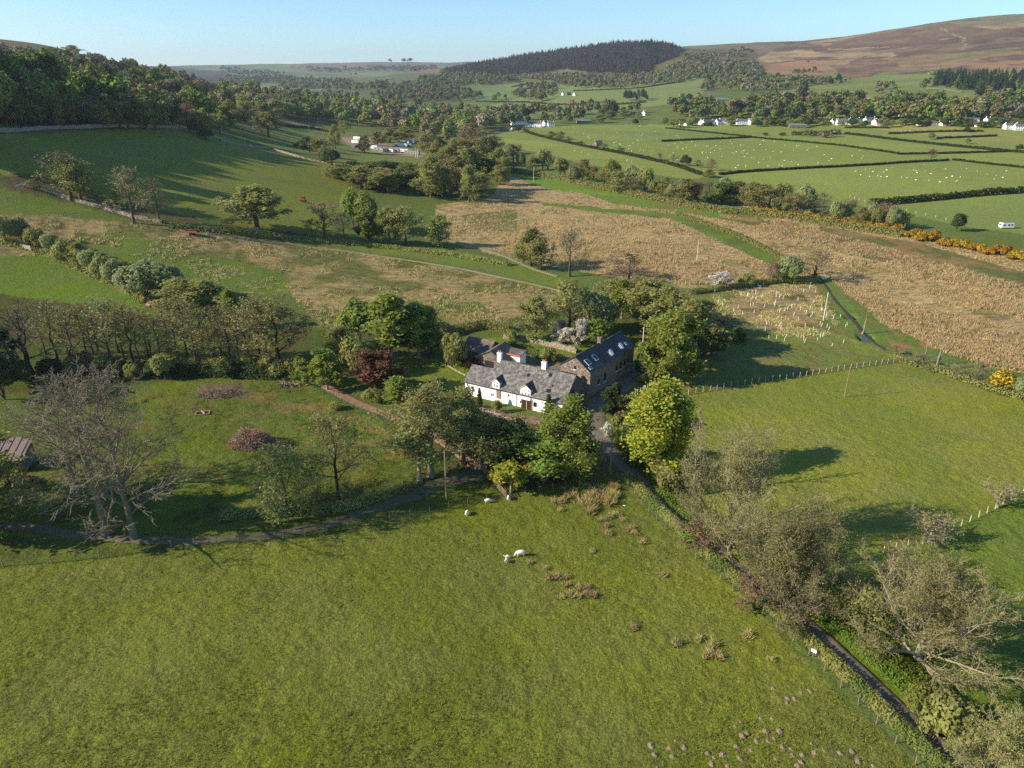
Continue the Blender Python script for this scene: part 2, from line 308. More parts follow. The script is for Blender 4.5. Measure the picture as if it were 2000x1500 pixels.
# ------------------------------------------------------------------ land cover, one polygon list over the terrain
# (polygon in picture points, colour A, colour B, patch size m, patch threshold, reediness)
GA = (112, 130, 52)
COVER = [
 ([(-3000, -500), (5000, -500), (5000, 4000), (-3000, 4000)], (104, 128, 60), (98, 120, 54), 60, .5, 0),
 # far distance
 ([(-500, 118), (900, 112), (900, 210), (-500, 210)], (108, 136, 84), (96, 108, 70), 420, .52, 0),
 ([(580, 118), (860, 112), (860, 142), (560, 140)], (132, 108, 90), (112, 124, 84), 380, .5, 0),
 ([(-400, 60), (300, 60), (260, 140), (-400, 200)], (122, 114, 78), (102, 94, 62), 90, .5, .3),
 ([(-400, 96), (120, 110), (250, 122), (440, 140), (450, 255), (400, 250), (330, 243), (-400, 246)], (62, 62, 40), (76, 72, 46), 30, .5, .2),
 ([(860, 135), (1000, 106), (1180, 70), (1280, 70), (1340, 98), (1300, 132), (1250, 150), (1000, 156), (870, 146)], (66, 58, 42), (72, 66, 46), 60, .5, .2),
 ([(1170, 76), (1240, 72), (1240, 79), (1185, 84)], (120, 130, 74), (110, 118, 64), 60, .5, 0),
 ([(1000, 150), (1340, 105), (1500, 95), (1480, 150), (1380, 185), (1000, 185)], (104, 108, 66), (118, 116, 66), 130, .5, .2),
 ([(1330, 100), (1400, 80), (1700, 70), (1560, 130), (1340, 130)], (126, 118, 80), (108, 92, 70), 220, .5, .3),
 # moor
 ([(1480, 112), (1560, 72), (1700, 50), (2000, 5), (2500, -20), (2500, 160), (1900, 148), (1830, 142), (1600, 152), (1500, 142)], (158, 138, 100), (110, 88, 68), 190, .5, .6),
 ([(1640, 72), (1800, 40), (2000, 5), (2500, -20), (2500, 40), (2000, 45), (1780, 66)], (132, 126, 86), (114, 92, 72), 240, .56, .5),
 ([(1560, 150), (1700, 118), (1860, 96), (2000, 78), (2100, 70), (2100, 92), (1900, 116), (1780, 140), (1700, 152)], (128, 126, 78), (142, 118, 84), 150, .5, .5),
 ([(1622, 83), (1690, 70), (1756, 59), (1850, 47), (1976, 62), (1945, 79), (1835, 75), (1740, 87), (1630, 98)], (112, 92, 72), (124, 104, 76), 90, .5, .5),
 ([(1740, 99), (1835, 87), (1984, 67), (2100, 60), (2060, 87), (1890, 102), (1756, 114)], (108, 88, 70), (126, 108, 76), 90, .55, .5),
 ([(1630, 134), (1693, 110), (1740, 120), (1750, 130), (1709, 150), (1653, 150)], (112, 92, 70), (140, 114, 82), 80, .5, .5),
 ([(1866, 126), (2000, 94), (2120, 80), (2100, 118), (1905, 138)], (114, 90, 70), (158, 126, 92), 80, .5, .5),
 ([(1480, 112), (1560, 96), (1600, 100), (1560, 112), (1500, 124)], (176, 156, 112), (150, 126, 92), 60, .52, .5),
 ([(1500, 142), (1490, 128), (1560, 116), (1640, 118), (1620, 132), (1560, 148)], (170, 130, 96), (150, 128, 88), 70, .55, .5),
 ([(1620, 95), (1740, 93), (1740, 94.5), (1620, 97)], (190, 168, 124), (176, 150, 110), 40, .5, .3),
 ([(1838, 54), (1880, 76), (1886, 98), (1882, 98), (1874, 76), (1832, 54)], (150, 146, 96), (140, 132, 90), 40, .5, .3),
 # green slopes
 ([(920, 215), (1000, 195), (1100, 165), (1200, 172), (1340, 142), (1420, 150), (1340, 200), (1200, 216), (1000, 232)], (120, 146, 80), (126, 150, 82), 200, .5, 0),
 ([(940, 172), (1010, 162), (1060, 170), (1000, 190), (930, 196)], (116, 144, 84), (108, 136, 74), 200, .5, 0),
 ([(1380, 205), (1520, 180), (1720, 145), (1830, 145), (1900, 178), (2000, 205), (2000, 240), (1380, 240)], (124, 146, 76), (114, 132, 68), 200, .55, 0),
 ([(1680, 188), (1760, 198), (1760, 201), (1680, 192)], (190, 168, 130), (180, 156, 120), 30, .5, 0),
 # far flat fields
 ([(940, 268), (1040, 245), (1300, 243), (2100, 240), (2100, 470), (1900, 445), (1700, 405), (1500, 370), (1400, 345), (1200, 300)], (134, 156, 74), (128, 150, 70), 90, .5, 0),
 ([(1300, 252), (1468, 268), (1290, 275), (1150, 258)], (128, 150, 76), (122, 146, 70), 90, .5, 0),
 ([(1468, 269), (1650, 262), (1970, 297), (1755, 300), (1600, 281)], (138, 160, 76), (132, 154, 72), 90, .5, 0),
 ([(940, 266), (1130, 284), (1400, 342), (1350, 352), (1150, 322), (980, 282)], (138, 160, 76), (134, 154, 72), 70, .5, 0),
 ([(1700, 404), (2100, 378), (2100, 470), (1900, 445)], (128, 152, 74), (130, 152, 72), 90, .5, 0),
 ([(1650, 245), (2050, 244), (2050, 285), (1800, 262)], (146, 156, 84), (136, 150, 76), 160, .5, 0),
 ([(620, 180), (700, 210), (860, 215), (940, 250), (860, 300), (690, 245), (440, 225), (430, 180)], (100, 118, 58), (88, 96, 52), 60, .5, .2),
 ([(440, 232), (520, 240), (640, 252), (700, 262), (830, 298), (830, 325), (700, 325), (600, 300), (520, 290)], (112, 138, 62), (118, 128, 66), 50, .55, 0),
 ([(662, 268), (700, 268), (832, 300), (825, 306), (760, 302), (690, 290)], (178, 152, 130), (168, 142, 120), 20, .5, 0),
 ([(540, 232), (620, 246), (640, 252), (540, 244)], (168, 146, 108), (150, 140, 90), 20, .5, .4),
 # upper hill field, colours lifted to offset the weak sun on its slope
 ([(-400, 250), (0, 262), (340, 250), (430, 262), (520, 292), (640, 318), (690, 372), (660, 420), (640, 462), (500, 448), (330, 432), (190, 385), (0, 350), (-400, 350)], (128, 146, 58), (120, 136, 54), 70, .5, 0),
 ([(-400, 246), (0, 250), (180, 244), (345, 246), (345, 252), (180, 251), (0, 262), (-400, 262)], (128, 116, 80), (108, 100, 66), 8, .5, .6),
 ([(-400, 362), (0, 366), (200, 408), (60, 424), (-400, 424)], (106, 130, 52), (98, 120, 48), 20, .6, .1),
 ([(-400, 335), (60, 340), (180, 372), (330, 415), (520, 450), (640, 465), (880, 490), (870, 500), (640, 478), (450, 462), (300, 440), (150, 400), (0, 366), (-400, 366)], (104, 98, 62), (94, 112, 52), 6, .5, .5),
 # rough marsh, left half
 ([(-400, 420), (60, 420), (300, 436), (450, 462), (700, 492), (880, 520), (1080, 566), (1100, 600), (900, 655), (640, 660), (600, 600), (570, 576), (-400, 560)], (168, 150, 102), (110, 120, 64), 16, .5, .8),
 ([(330, 436), (450, 448), (700, 478), (900, 505), (1100, 545), (1110, 566), (1080, 562), (880, 514), (700, 486), (450, 456)], (106, 132, 56), (120, 124, 66), 12, .6, .2),
 ([(640, 470), (860, 484), (1010, 514), (1100, 540), (1110, 560), (1080, 560), (900, 520), (700, 488)], (108, 134, 58), (128, 122, 70), 10, .62, .2),
 ([(140, 455), (340, 470), (350, 530), (180, 500)], (104, 130, 54), (108, 120, 58), 14, .55, .3),
 ([(240, 500), (420, 500), (560, 535), (570, 576), (440, 570), (300, 545)], (100, 128, 52), (110, 122, 56), 14, .58, .15),
 ([(-400, 505), (0, 500), (100, 497), (190, 548), (290, 600), (250, 610), (0, 580), (-400, 570)], (104, 134, 50), (112, 126, 54), 16, .62, .1),
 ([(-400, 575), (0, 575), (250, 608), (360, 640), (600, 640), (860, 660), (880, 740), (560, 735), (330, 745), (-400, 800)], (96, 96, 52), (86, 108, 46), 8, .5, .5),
 ([(780, 585), (940, 590), (950, 610), (800, 616)], (104, 130, 52), (112, 120, 58), 8, .5, .3),
 # great reed bed
 ([(850, 400), (960, 385), (990, 335), (1060, 362), (1290, 388), (1420, 395), (1560, 418), (1760, 448), (2000, 508), (2300, 590), (2300, 790), (2000, 728), (1760, 692), (1610, 560), (1500, 560), (1340, 562), (1180, 540), (1000, 505), (860, 470)], (190, 168, 120), (158, 144, 96), 9, .57, 1.),
 ([(900, 420), (1010, 410), (1010, 455), (930, 450)], (128, 120, 74), (104, 122, 60), 8, .5, .7),
 ([(985, 336), (1060, 333), (1180, 352), (1290, 380), (1290, 390), (1180, 384), (1060, 368)], (112, 146, 52), (108, 132, 54), 20, .62, .1),
 ([(1150, 380), (1290, 388), (1420, 394), (1520, 425), (1440, 436), (1320, 412), (1200, 400)], (106, 140, 54), (124, 124, 66), 12, .55, .3),
 ([(1060, 396), (1330, 418), (1400, 440), (1530, 500), (1545, 520), (1500, 516), (1400, 468), (1310, 428), (1060, 402)], (106, 136, 56), (100, 118, 56), 8, .56, .3),
 ([(1400, 420), (1500, 428), (1700, 470), (2100, 560), (2100, 600), (1900, 560), (1700, 505), (1500, 450)], (116, 116, 66), (168, 136, 90), 12, .5, .7),
 ([(1600, 452), (1800, 500), (2100, 590), (2100, 560), (1800, 476), (1600, 440)], (104, 118, 62), (150, 128, 82), 10, .52, .6),
 # plantation below the reeds
 ([(1320, 568), (1470, 548), (1620, 545), (1690, 600), (1780, 690), (1730, 700), (1620, 640), (1450, 650), (1340, 610)], (106, 128, 62), (128, 124, 72), 6, .55, .4),
 ([(1450, 560), (1590, 552), (1615, 600), (1600, 650), (1480, 640), (1420, 600)], (172, 148, 106), (116, 126, 72), 5, .58, .9),
 ([(1605, 545), (1625, 545), (1680, 620), (1760, 680), (1830, 705), (1760, 698), (1690, 660), (1660, 665)], (104, 138, 60), (112, 126, 64), 6, .6, .2),
 ([(1700, 620), (1850, 690), (2100, 770), (2100, 792), (1900, 738), (1760, 700)], (104, 134, 60), (158, 130, 84), 6, .6, .4),
 ([(1240, 700), (1400, 650), (1600, 640), (1720, 680), (1765, 704), (1345, 770), (1230, 760)], (118, 138, 66), (134, 138, 78), 5, .56, .25),
 # right hand pasture
 ([(1345, 771), (1762, 706), (1990, 782), (2400, 900), (2400, 900), (2000, 957), (1860, 1040), (1730, 1078), (1450, 1080), (1300, 900)], (132, 148, 62), (122, 142, 56), 20, .52, 0),
 ([(1590, 1085), (1730, 1078), (1860, 1040), (2000, 960), (2400, 880), (2400, 1800), (2150, 1700), (1900, 1440)], (106, 134, 54), (112, 138, 56), 18, .5, 0),
 # paddocks left of the farm
 ([(-500, 790), (0, 830), (330, 745), (560, 735), (640, 760), (820, 830), (960, 930), (620, 1010), (340, 1050), (-500, 1030)], (98, 120, 46), (110, 120, 54), 5, .6, .25),
 ([(450, 770), (600, 760), (760, 850), (860, 890), (700, 900), (600, 830)], (132, 122, 68), (94, 122, 44), 5, .5, .5),
 ([(380, 752), (470, 750), (500, 772), (400, 782)], (128, 108, 86), (112, 98, 74), 3, .5, .3),
 ([(700, 690), (900, 700), (908, 760), (800, 740)], (116, 140, 52), (106, 128, 46), 4, .5, 0),
 ([(950, 660), (1100, 650), (1240, 690), (1230, 700), (1100, 690), (960, 680)], (112, 142, 48), (106, 132, 46), 5, .5, 0),
 ([(920, 640), (1260, 560), (1420, 600), (1400, 650), (1240, 680), (1100, 655)], (94, 112, 50), (84, 96, 46), 5, .5, .2),
 ([(980, 690), (1120, 690), (1130, 720), (1080, 740), (960, 715)], (136, 132, 116), (112, 124, 64), 2.5, .5, 0),
 ([(780, 800), (960, 800), (1100, 840), (1170, 920), (960, 985), (800, 900)], (92, 96, 52), (84, 110, 42), 3, .5, .2),
 ([(905, 792), (940, 792), (1055, 820), (1060, 826), (960, 812)], (150, 124, 102), (128, 118, 88), 1.2, .5, 0),
 # strip south of the track, near pasture
 ([(-600, 1045), (340, 1052), (620, 1010), (940, 935), (1000, 965), (620, 1055), (0, 1115), (-600, 1130)], (98, 118, 46), (88, 106, 44), 5, .55, .15),
 ([(-800, 1125), (0, 1112), (350, 1075), (620, 1050), (960, 975), (1080, 945), (1210, 935), (1400, 1125), (1520, 1235), (1700, 1410), (2200, 1900), (2200, 4000), (-3000, 4000), (-3000, 1125)], (122, 140, 56), (113, 132, 50), 14, .5, .06),
 ([(1440, 1040), (1560, 1160), (1700, 1270), (1900, 1460), (2200, 1750), (2130, 1760), (1880, 1490), (1700, 1330), (1600, 1240), (1330, 1010), (1240, 920)], (102, 130, 42), (112, 136, 48), 3, .5, .2),
]
def reediness(x, y):
    r = np.zeros(len(x))
    for P, a, b, s, t, rd in COVER:
        k = inpoly(x, y, P); r[k] = rd
    return r
HOLES = []; TINT = np.array([1.22, 1.0, .98]); TINB = np.array([1.1, 1.04, .96])
def build_ground():
    ths = np.linspace(radians(-64), radians(64), 1150)
    rr = np.concatenate([np.linspace(12, 50, 60, endpoint=False), np.linspace(50, 150, 420, endpoint=False), np.exp(np.linspace(math.log(150), math.log(15500), 720))])
    T, R = np.meshgrid(ths, rr, indexing='ij'); X = (R * np.sin(T)).ravel(); Y = (R * np.cos(T)).ravel(); Z = terrain(X, Y)
    D = R.ravel()
    lump = (fbm(X / 1.1, Y / 1.1, 3) - .5) * .30 * (1 - sstep(110, 260, D))
    px, py = proj(X, Y, Z); px = px.copy(); py = py.copy()
    wob = np.clip(D / 100., .6, 6) ** .3
    sc = FOC / np.maximum(D, 20)
    px += (fbm(X / 6., Y / 6., 3) - .5) * np.minimum(3.2 * sc, 26); py += (fbm(X / 6. + 40, Y / 6., 3) - .5) * np.minimum(1.4 * sc, 6)
    fw = sstep(1500, 2600, D); px += (fbm(X / 110., Y / 110., 4, .6) - .5) * 30 * fw; py += (fbm(X / 110. + 50, Y / 110., 4, .6) - .5) * 9 * fw
    col = np.zeros((len(X), 3), np.float32); reed = np.zeros(len(X), np.float32)
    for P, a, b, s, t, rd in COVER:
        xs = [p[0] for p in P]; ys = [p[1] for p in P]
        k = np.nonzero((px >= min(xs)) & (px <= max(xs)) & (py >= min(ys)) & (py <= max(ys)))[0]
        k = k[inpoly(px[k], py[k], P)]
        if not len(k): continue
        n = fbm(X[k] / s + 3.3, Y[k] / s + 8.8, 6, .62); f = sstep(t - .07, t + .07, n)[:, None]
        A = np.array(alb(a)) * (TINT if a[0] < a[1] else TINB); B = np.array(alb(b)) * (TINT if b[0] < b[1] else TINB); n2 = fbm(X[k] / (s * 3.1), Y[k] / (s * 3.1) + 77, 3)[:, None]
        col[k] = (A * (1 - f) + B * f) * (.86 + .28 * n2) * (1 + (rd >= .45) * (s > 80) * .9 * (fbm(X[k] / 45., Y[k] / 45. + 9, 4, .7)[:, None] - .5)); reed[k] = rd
    a = NT('ground'); at_ = a.n('Attribute', attribute_name='Col'); ar = a.n('Attribute', attribute_name='reed'); ge = a.n('NewGeometry')
    pos = ge.outputs['Position']
    n1 = a.noise(.9, 5, pos, .65); n2 = a.noise(.07, 4, pos, .6); n3 = a.noise(.28, 4, pos, .6)
    n5 = a.noise(3.2, 4, pos, .7)
    v = a.math('ADD', a.math('MULTIPLY', n1, .35), a.math('ADD', a.math('MULTIPLY', n2, .3), a.math('ADD', a.math('MULTIPLY', n5, 2.1), -.36)))
    base = a.hsv(at_.outputs[0], a.math('ADD', a.math('MULTIPLY', n3, .03), .484), a.math('ADD', a.math('MULTIPLY', n2, .4), .8), v)
    mp = a.n('Mapping'); a.l(pos, mp.inputs[0]); mp.inputs['Scale'].default_value = (.55, 1., 1.); mp.inputs['Rotation'].default_value = (0, 0, .3)
    n4 = a.noise(.55, 6, mp.outputs[0], .72)
    rv = a.ramp(n4, [(.36, (.42, .44, .34)), (.5, (.9, .9, .88)), (.66, (1.35, 1.3, 1.2))])
    rr_ = a.mix(ar.outputs['Fac'], (1, 1, 1), rv)
    colo = a.mix(1., base, rr_, 'MULTIPLY')
    b1 = a.bump(a.noise(2.3, 5, pos, .68), 1., .36); b2 = a.bump(n4, .9, .5, b1)
    mat = a.fin(colo, .9, b2, spec=.08)
    nT, nR = len(ths), len(rr); i = np.arange(nT - 1)[:, None] * nR; j = np.arange(nR - 1)[None]
    F = np.stack([i + j, i + nR + j, i + nR + j + 1, i + j + 1], -1).reshape(-1, 4)[:, ::-1]
    for (hx, hy, hr, hd) in HOLES:
        d = np.hypot(X - hx, Y - hy); lump -= hd * (1 - sstep(hr * .6, hr * 1.25, d))
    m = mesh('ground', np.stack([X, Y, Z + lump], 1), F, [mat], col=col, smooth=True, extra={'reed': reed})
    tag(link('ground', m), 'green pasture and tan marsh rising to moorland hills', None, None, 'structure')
# stream pools and channel lowered into the ground
for p in ((1604, 541), (1662, 619), (1688, 656), (1693, 662)):
    q = at(*p); HOLES.append((q[0], q[1], 2.2, .7))
build_ground()

# ------------------------------------------------------------------ roads and tracks
def smooth_path(pts, step=1.0):
    P = np.array([at(*p)[:2] for p in pts]); P = np.vstack([2 * P[0] - P[1], P, 2 * P[-1] - P[-2]]); out = []
    for k in range(1, len(P) - 2):
        n = max(2, int(np.linalg.norm(P[k + 1] - P[k]) / step)); t = np.linspace(0, 1, n, endpoint=False)[:, None]
        a, b, c, d = P[k - 1:k + 3]
        out.append(.5 * ((2 * b) + (c - a) * t + (2 * a - 5 * b + 4 * c - d) * t ** 2 + (3 * b - a - 3 * c + d) * t ** 3))
    return np.vstack(out + [P[-2][None]])
def ribbon(name, pts, width, mat, label, lift=.20, step=1.0, wob=.18, nx=7, raw=None):
    C = smooth_path(pts, step) if raw is None else raw; T = unit(np.gradient(C, axis=0)); Nn = np.stack([-T[:, 1], T[:, 0]], 1)
    W = width if np.ndim(width) == 0 else np.interp(np.linspace(0, 1, len(C)), np.linspace(0, 1, len(width)), width)
    W = W * np.ones(len(C)); s = np.linspace(-.5, .5, nx)
    e = (vnoise(C[:, 0] / 1.7, C[:, 1] / 1.7) - .5) * wob * 2
    P = C[:, None] + Nn[:, None] * (s[None, :, None] * (W + e)[:, None, None])
    X, Y = P[..., 0].ravel(), P[..., 1].ravel(); Z = terrain(X, Y) + lift
    Z = Z.reshape(len(C), nx); Z[:, 0] -= lift + .25; Z[:, -1] -= lift + .25
    i = np.arange(len(C) - 1)[:, None] * nx; j = np.arange(nx - 1)[None]
    F = np.stack([i + j, i + j + 1, i + nx + j + 1, i + nx + j], -1).reshape(-1, 4)[:, ::-1]
    o = link(name, mesh(name, np.stack([X, Y, Z.ravel()], 1), F, [mat], smooth=True)); return tag(o, label, None, None, 'structure')
def road_mat(name, c1, c2, c3):
    a = NT(name); g = a.n('NewGeometry'); p = g.outputs['Position']; n = a.noise(.5, 5, p, .65); n2 = a.noise(6, 3, p)
    c = a.ramp(n, [(.3, alb(c1)), (.5, alb(c2)), (.72, alb(c3))]); c = a.mix(.5, c, a.mix(n2, (.6, .6, .6), (1.3, 1.3, 1.3)), 'MULTIPLY')
    return a.fin(c, .85, a.bump(n2, .4, .03), spec=.2)
M['lane'] = road_mat('lane', (112, 104, 90), (134, 124, 110), (106, 100, 80)); M['track'] = road_mat('track', (84, 92, 50), (116, 106, 80), (78, 98, 44)); M['drive'] = road_mat('drive', (150, 112, 84), (164, 128, 98), (132, 108, 80))
M['trod'] = road_mat('trod', (142, 140, 92), (150, 142, 102), (124, 134, 76))
LANE = [(2250, 1850), (2060, 1665), (1885, 1500), (1800, 1424), (1700, 1332), (1600, 1239), (1500, 1160), (1400, 1074), (1330, 1014), (1280, 972), (1243, 932), (1205, 893), (1180, 862), (1162, 828), (1165, 798), (1195, 766), (1235, 738), (1290, 708), (1345, 690)]
ribbon('lane', LANE, [2.5, 2.5, 2.5, 2.6, 2.6, 2.6, 2.7, 3.0, 3.0, 3.2, 4.2, 5.5, 6.0, 6.2, 6.5, 5, 4, 3], M['lane'], 'narrow grey tarmac lane running from the farm past bare trees')
ribbon('farm_track', [(-60, 1022), (60, 1030), (160, 1046), (300, 1056), (420, 1055), (520, 1046), (620, 1028), (700, 1006), (800, 968), (870, 942), (960, 925), (1060, 925), (1140, 912), (1190, 884)], [2.4, 2.2, 2.2, 2.4, 2.2, 2.3, 2.6, 3.6, 4.6, 4.5, 4.5, 5], M['track'], 'worn earth farm track below the rough paddock', wob=.7)
ribbon('driveway', [(610, 738), (650, 762), (700, 788), (760, 812), (820, 838), (880, 872), (930, 908), (960, 925)], 3.0, M['drive'], 'reddish gravel drive along the green mesh fence')
ribbon('marsh_path', [(385, 452), (450, 462), (560, 476), (700, 494), (860, 518), (980, 542), (1092, 568), (1130, 590)], 1.6, M['trod'], 'pale trodden path crossing the rough marsh', lift=.16, step=1.5)
ribbon('valley_road', [(880, 470), (940, 485), (990, 502), (1040, 524), (1090, 540)], 2.6, M['trod'], 'pale gravel track between the marsh and reed bed', lift=.16, step=1.5)
# pools of the stream
wm = NT('stream_water'); wm = wm.fin((.03, .05, .07), .06, spec=.8)
def pool(pts, label):
    P = np.array([at(*p) for p in pts]); z = P[:, 2].min() - .22; c = P.mean(0)
    V = np.vstack([[c[0], c[1], z], np.c_[P[:, :2], np.full(len(P), z)]]); n = len(P)
    F = np.array([[0, 1 + k, 1 + (k + 1) % n] for k in range(n)])
    tag(link('stream_pool', mesh('stream_pool', V, F[:, ::-1], [wm])), label, None, None, 'structure')
M['mud'] = road_mat('stream_bed', (60, 52, 40), (86, 74, 56), (70, 84, 44))
ribbon('stream', [(1600, 540), (1614, 560), (1630, 585), (1652, 610), (1672, 632), (1688, 652), (1705, 668), (1730, 684)], [1.0, 1.6, 1.2, 1.8, 1.2, 2.0, 1.4, 1.0], M['mud'], 'dark winding stream channel below the reed bed', lift=.06, wob=.5)
pool([(1598, 536), (1612, 535), (1616, 544), (1606, 550), (1599, 545)], 'blue stream pool beneath the spreading willow')
pool([(1655, 616), (1662, 612), (1668, 619), (1662, 626), (1655, 622)], 'small blue pool midway along the stream')
pool([(1682, 656), (1692, 648), (1702, 655), (1697, 664), (1690, 674), (1684, 668)], 'largest blue stream pool beside the broken snag')

# ------------------------------------------------------------------ trees
def kids(rng, P, R, n, t0, t1, ang, ratio, K, up=.0, wig=.12, rr=.6, tip=.25, shape=None, absL=None):
    """n child branches on every parent polyline"""
    N, KP, _ = P.shape; L = np.linalg.norm(np.diff(P, axis=1), axis=2).sum(1)
    t = t0 + (t1 - t0) * (np.arange(n)[None] + rng.uniform(.1, .9, (N, n))) / n; t = t.ravel(); pi_ = np.repeat(np.arange(N), n)
    f = t * (KP - 1); i = np.minimum(f.astype(int), KP - 2); a = (f - i)[:, None]
    S = P[pi_, i] * (1 - a) + P[pi_, i + 1] * a; T = unit(P[pi_, i + 1] - P[pi_, i]); Rp = R[pi_, i] * (1 - a[:, 0]) + R[pi_, i + 1] * a[:, 0]
    ref = unit(np.cross(T, rng.normal(size=T.shape))) if N > 1 else None
    if N == 1:
        ph = np.arange(n) * 2.4 + rng.uniform(0, 6) + rng.normal(size=n) * .3
        x = unit(np.cross(T, [0.31, .95, 0.1])); y = np.cross(T, x); ref = x * np.cos(ph)[:, None] + y * np.sin(ph)[:, None]
    an = radians(1) * (ang[0] + (ang[1] - ang[0]) * rng.rand(N * n) + 0 * t)
    if shape == 'limb': an = radians(1) * (ang[1] + (ang[0] - ang[1]) * ((t - t0) / (t1 - t0)) + rng.normal(size=len(t)) * 7)
    D = unit(T * np.cos(an)[:, None] + ref * np.sin(an)[:, None])
    ln = L[pi_] * ratio * rng.uniform(.7, 1.2, len(t)) * (1.08 - .45 * (t - t0) / (t1 - t0))
    if absL is not None: ln = absL * rng.uniform(.75, 1.15, len(t)) * np.interp((t - t0) / (t1 - t0), [0, .35, .7, 1], [.85, 1, .85, .5])
    Q = np.zeros((N * n, K, 3)); Q[:, 0] = S; d = D.copy()
    for k in range(1, K):
        d = unit(d + rng.normal(size=d.shape) * wig + np.array([0, 0, up]) / (K - 1)); Q[:, k] = Q[:, k - 1] + d * (ln / (K - 1))[:, None]
    r0 = np.minimum(Rp * rr, Rp * .9); RR = r0[:, None] * np.linspace(1, tip, K)[None]
    return Q, RR
def grow(rng, h, r, lean=(0, 0), fork=.25, top=.8, nl=11, spread=.42, ang=(25, 65), up1=.5, n2=8, n3=7, n4=5, k2=.42, k3=.42, up2=.15, twl=.9, tww=.03, rr1=.5, droop=0., wig=.1):
    K = 9; t = np.linspace(0, 1, K); P = np.zeros((1, K, 3)); P[0, :, 2] = t * h * top; P[0, :, 0] = lean[0] * t ** 1.5 + rng.normal(size=K) * .012 * h * t; P[0, :, 1] = lean[1] * t ** 1.5 + rng.normal(size=K) * .012 * h * t
    R = (r * (1 - t) ** .8 + r * .12)[None]; R[0, 0] *= 1.35
    B1, R1 = kids(rng, P, R, nl, fork, .98, ang, 1, 6, up1, wig, rr1, .2, 'limb', spread * h)
    B2, R2 = kids(rng, B1, R1, n2, .15, .97, (30, 62), k2, 5, up2 - droop * .6, .16, .6, .25)
    B3, R3 = kids(rng, B2, R2, n3, .1, .97, (25, 60), k3, 4, up2 * .6 - droop, .2, .6, .3)
    f = None
    tips = []
    if n4:
        S, Rr = kids(rng, B3, R3, n4, .1, 1., (20, 60), .5, 2, -droop, .1, .6, .4)
        D = unit(S[:, 1] - S[:, 0]); tips = (S[:, 0], D, np.linalg.norm(S[:, 1] - S[:, 0], axis=1) * twl)
    return (P, R), (B1, R1), (B2, R2), (B3, R3), tips
def limit(mx, m):
    return (np.maximum(m[0], 0), m[1])
def tree_meshes(name, seed, h, r, trunk_mat, twig_mat, leaf=None, leaf_n=0, leaf_s=.3, leaf_spread=.35, leaf_low=0., tubes3=True, minr=.012, skirt=None, ivy=0, **kw):
    """two meshes: trunk with limbs, crown with twigs and leaves"""
    rng = RS(seed); (P, R), (B1, R1), (B2, R2), (B3, R3), tips = grow(rng, h, r, **kw)
    mb = MB(); mb.add(*tubes(P, R, 9)); mb.add(*tubes(B1, np.maximum(R1, minr * 1.6), 6))
    if tubes3: mb.add(*tubes(B2, np.maximum(R2, minr * 1.2), 4))
    tm = mesh(name + '_trunk', np.concatenate(mb.v), [np.concatenate(v) for v in mb.f.values()], [M[trunk_mat]], smooth=True)
    V, F3, F4, m3, m4 = [], [], [], [], []; n = 0
    def put(v, f, mi):
        nonlocal n
        V.append(v); (F3 if f.shape[1] == 3 else F4).append(f + n); (m3 if f.shape[1] == 3 else m4).append(np.full(len(f), mi)); n += len(v)
    if not tubes3: put(*tubes(B2, np.maximum(R2, minr), 3), 0)
    put(*tubes(B3, np.maximum(R3, minr), 3), 0)
    if len(tips): put(*spikes(rng, tips[0], tips[1], tips[2], np.full(len(tips[0]), minr * 2.4)), 0)
    mats = [M[twig_mat]]
    if leaf:
        mats.append(M[leaf]); src = np.concatenate([B3.reshape(-1, 3), (tips[0] + tips[1] * tips[2][:, None])]) if len(tips) else B3.reshape(-1, 3)
        k = rng.randint(0, len(src), leaf_n); C = src[k] + rng.normal(size=(leaf_n, 3)) * leaf_spread
        if leaf_low: C = C[C[:, 2] > h * leaf_low]
        c0 = np.array([0, 0, h * .55]); put(*cards(rng, C, leaf_s, unit(C - c0), 1.0), 1)
    if ivy:
        mats.append(M['ivy']); t = rng.rand(ivy) * .6; C = np.c_[np.interp(t, np.linspace(0, 1, 9), P[0, :, 0]), np.interp(t, np.linspace(0, 1, 9), P[0, :, 1]), np.interp(t, np.linspace(0, 1, 9), P[0, :, 2])]
        a = rng.rand(ivy) * 2 * pi; C[:, 0] += np.cos(a) * (r * 1.3 + rng.rand(ivy) * .3); C[:, 1] += np.sin(a) * (r * 1.3 + rng.rand(ivy) * .3); put(*cards(rng, C, .22), len(mats) - 1)
    Fs, mi = [], []
    if F3: Fs.append(np.concatenate(F3)); mi.append(np.concatenate(m3))
    if F4: Fs.append(np.concatenate(F4)); mi.append(np.concatenate(m4))
    cm = mesh(name + '_crown', np.concatenate(V), Fs, mats, mi=np.concatenate(mi))
    co = np.concatenate(V); zt = np.percentile(co[:, 2], 99.7); wd = np.percentile(np.abs(co[:, 0]), 97) + np.percentile(np.abs(co[:, 1]), 97)
    return tm, cm, zt, wd
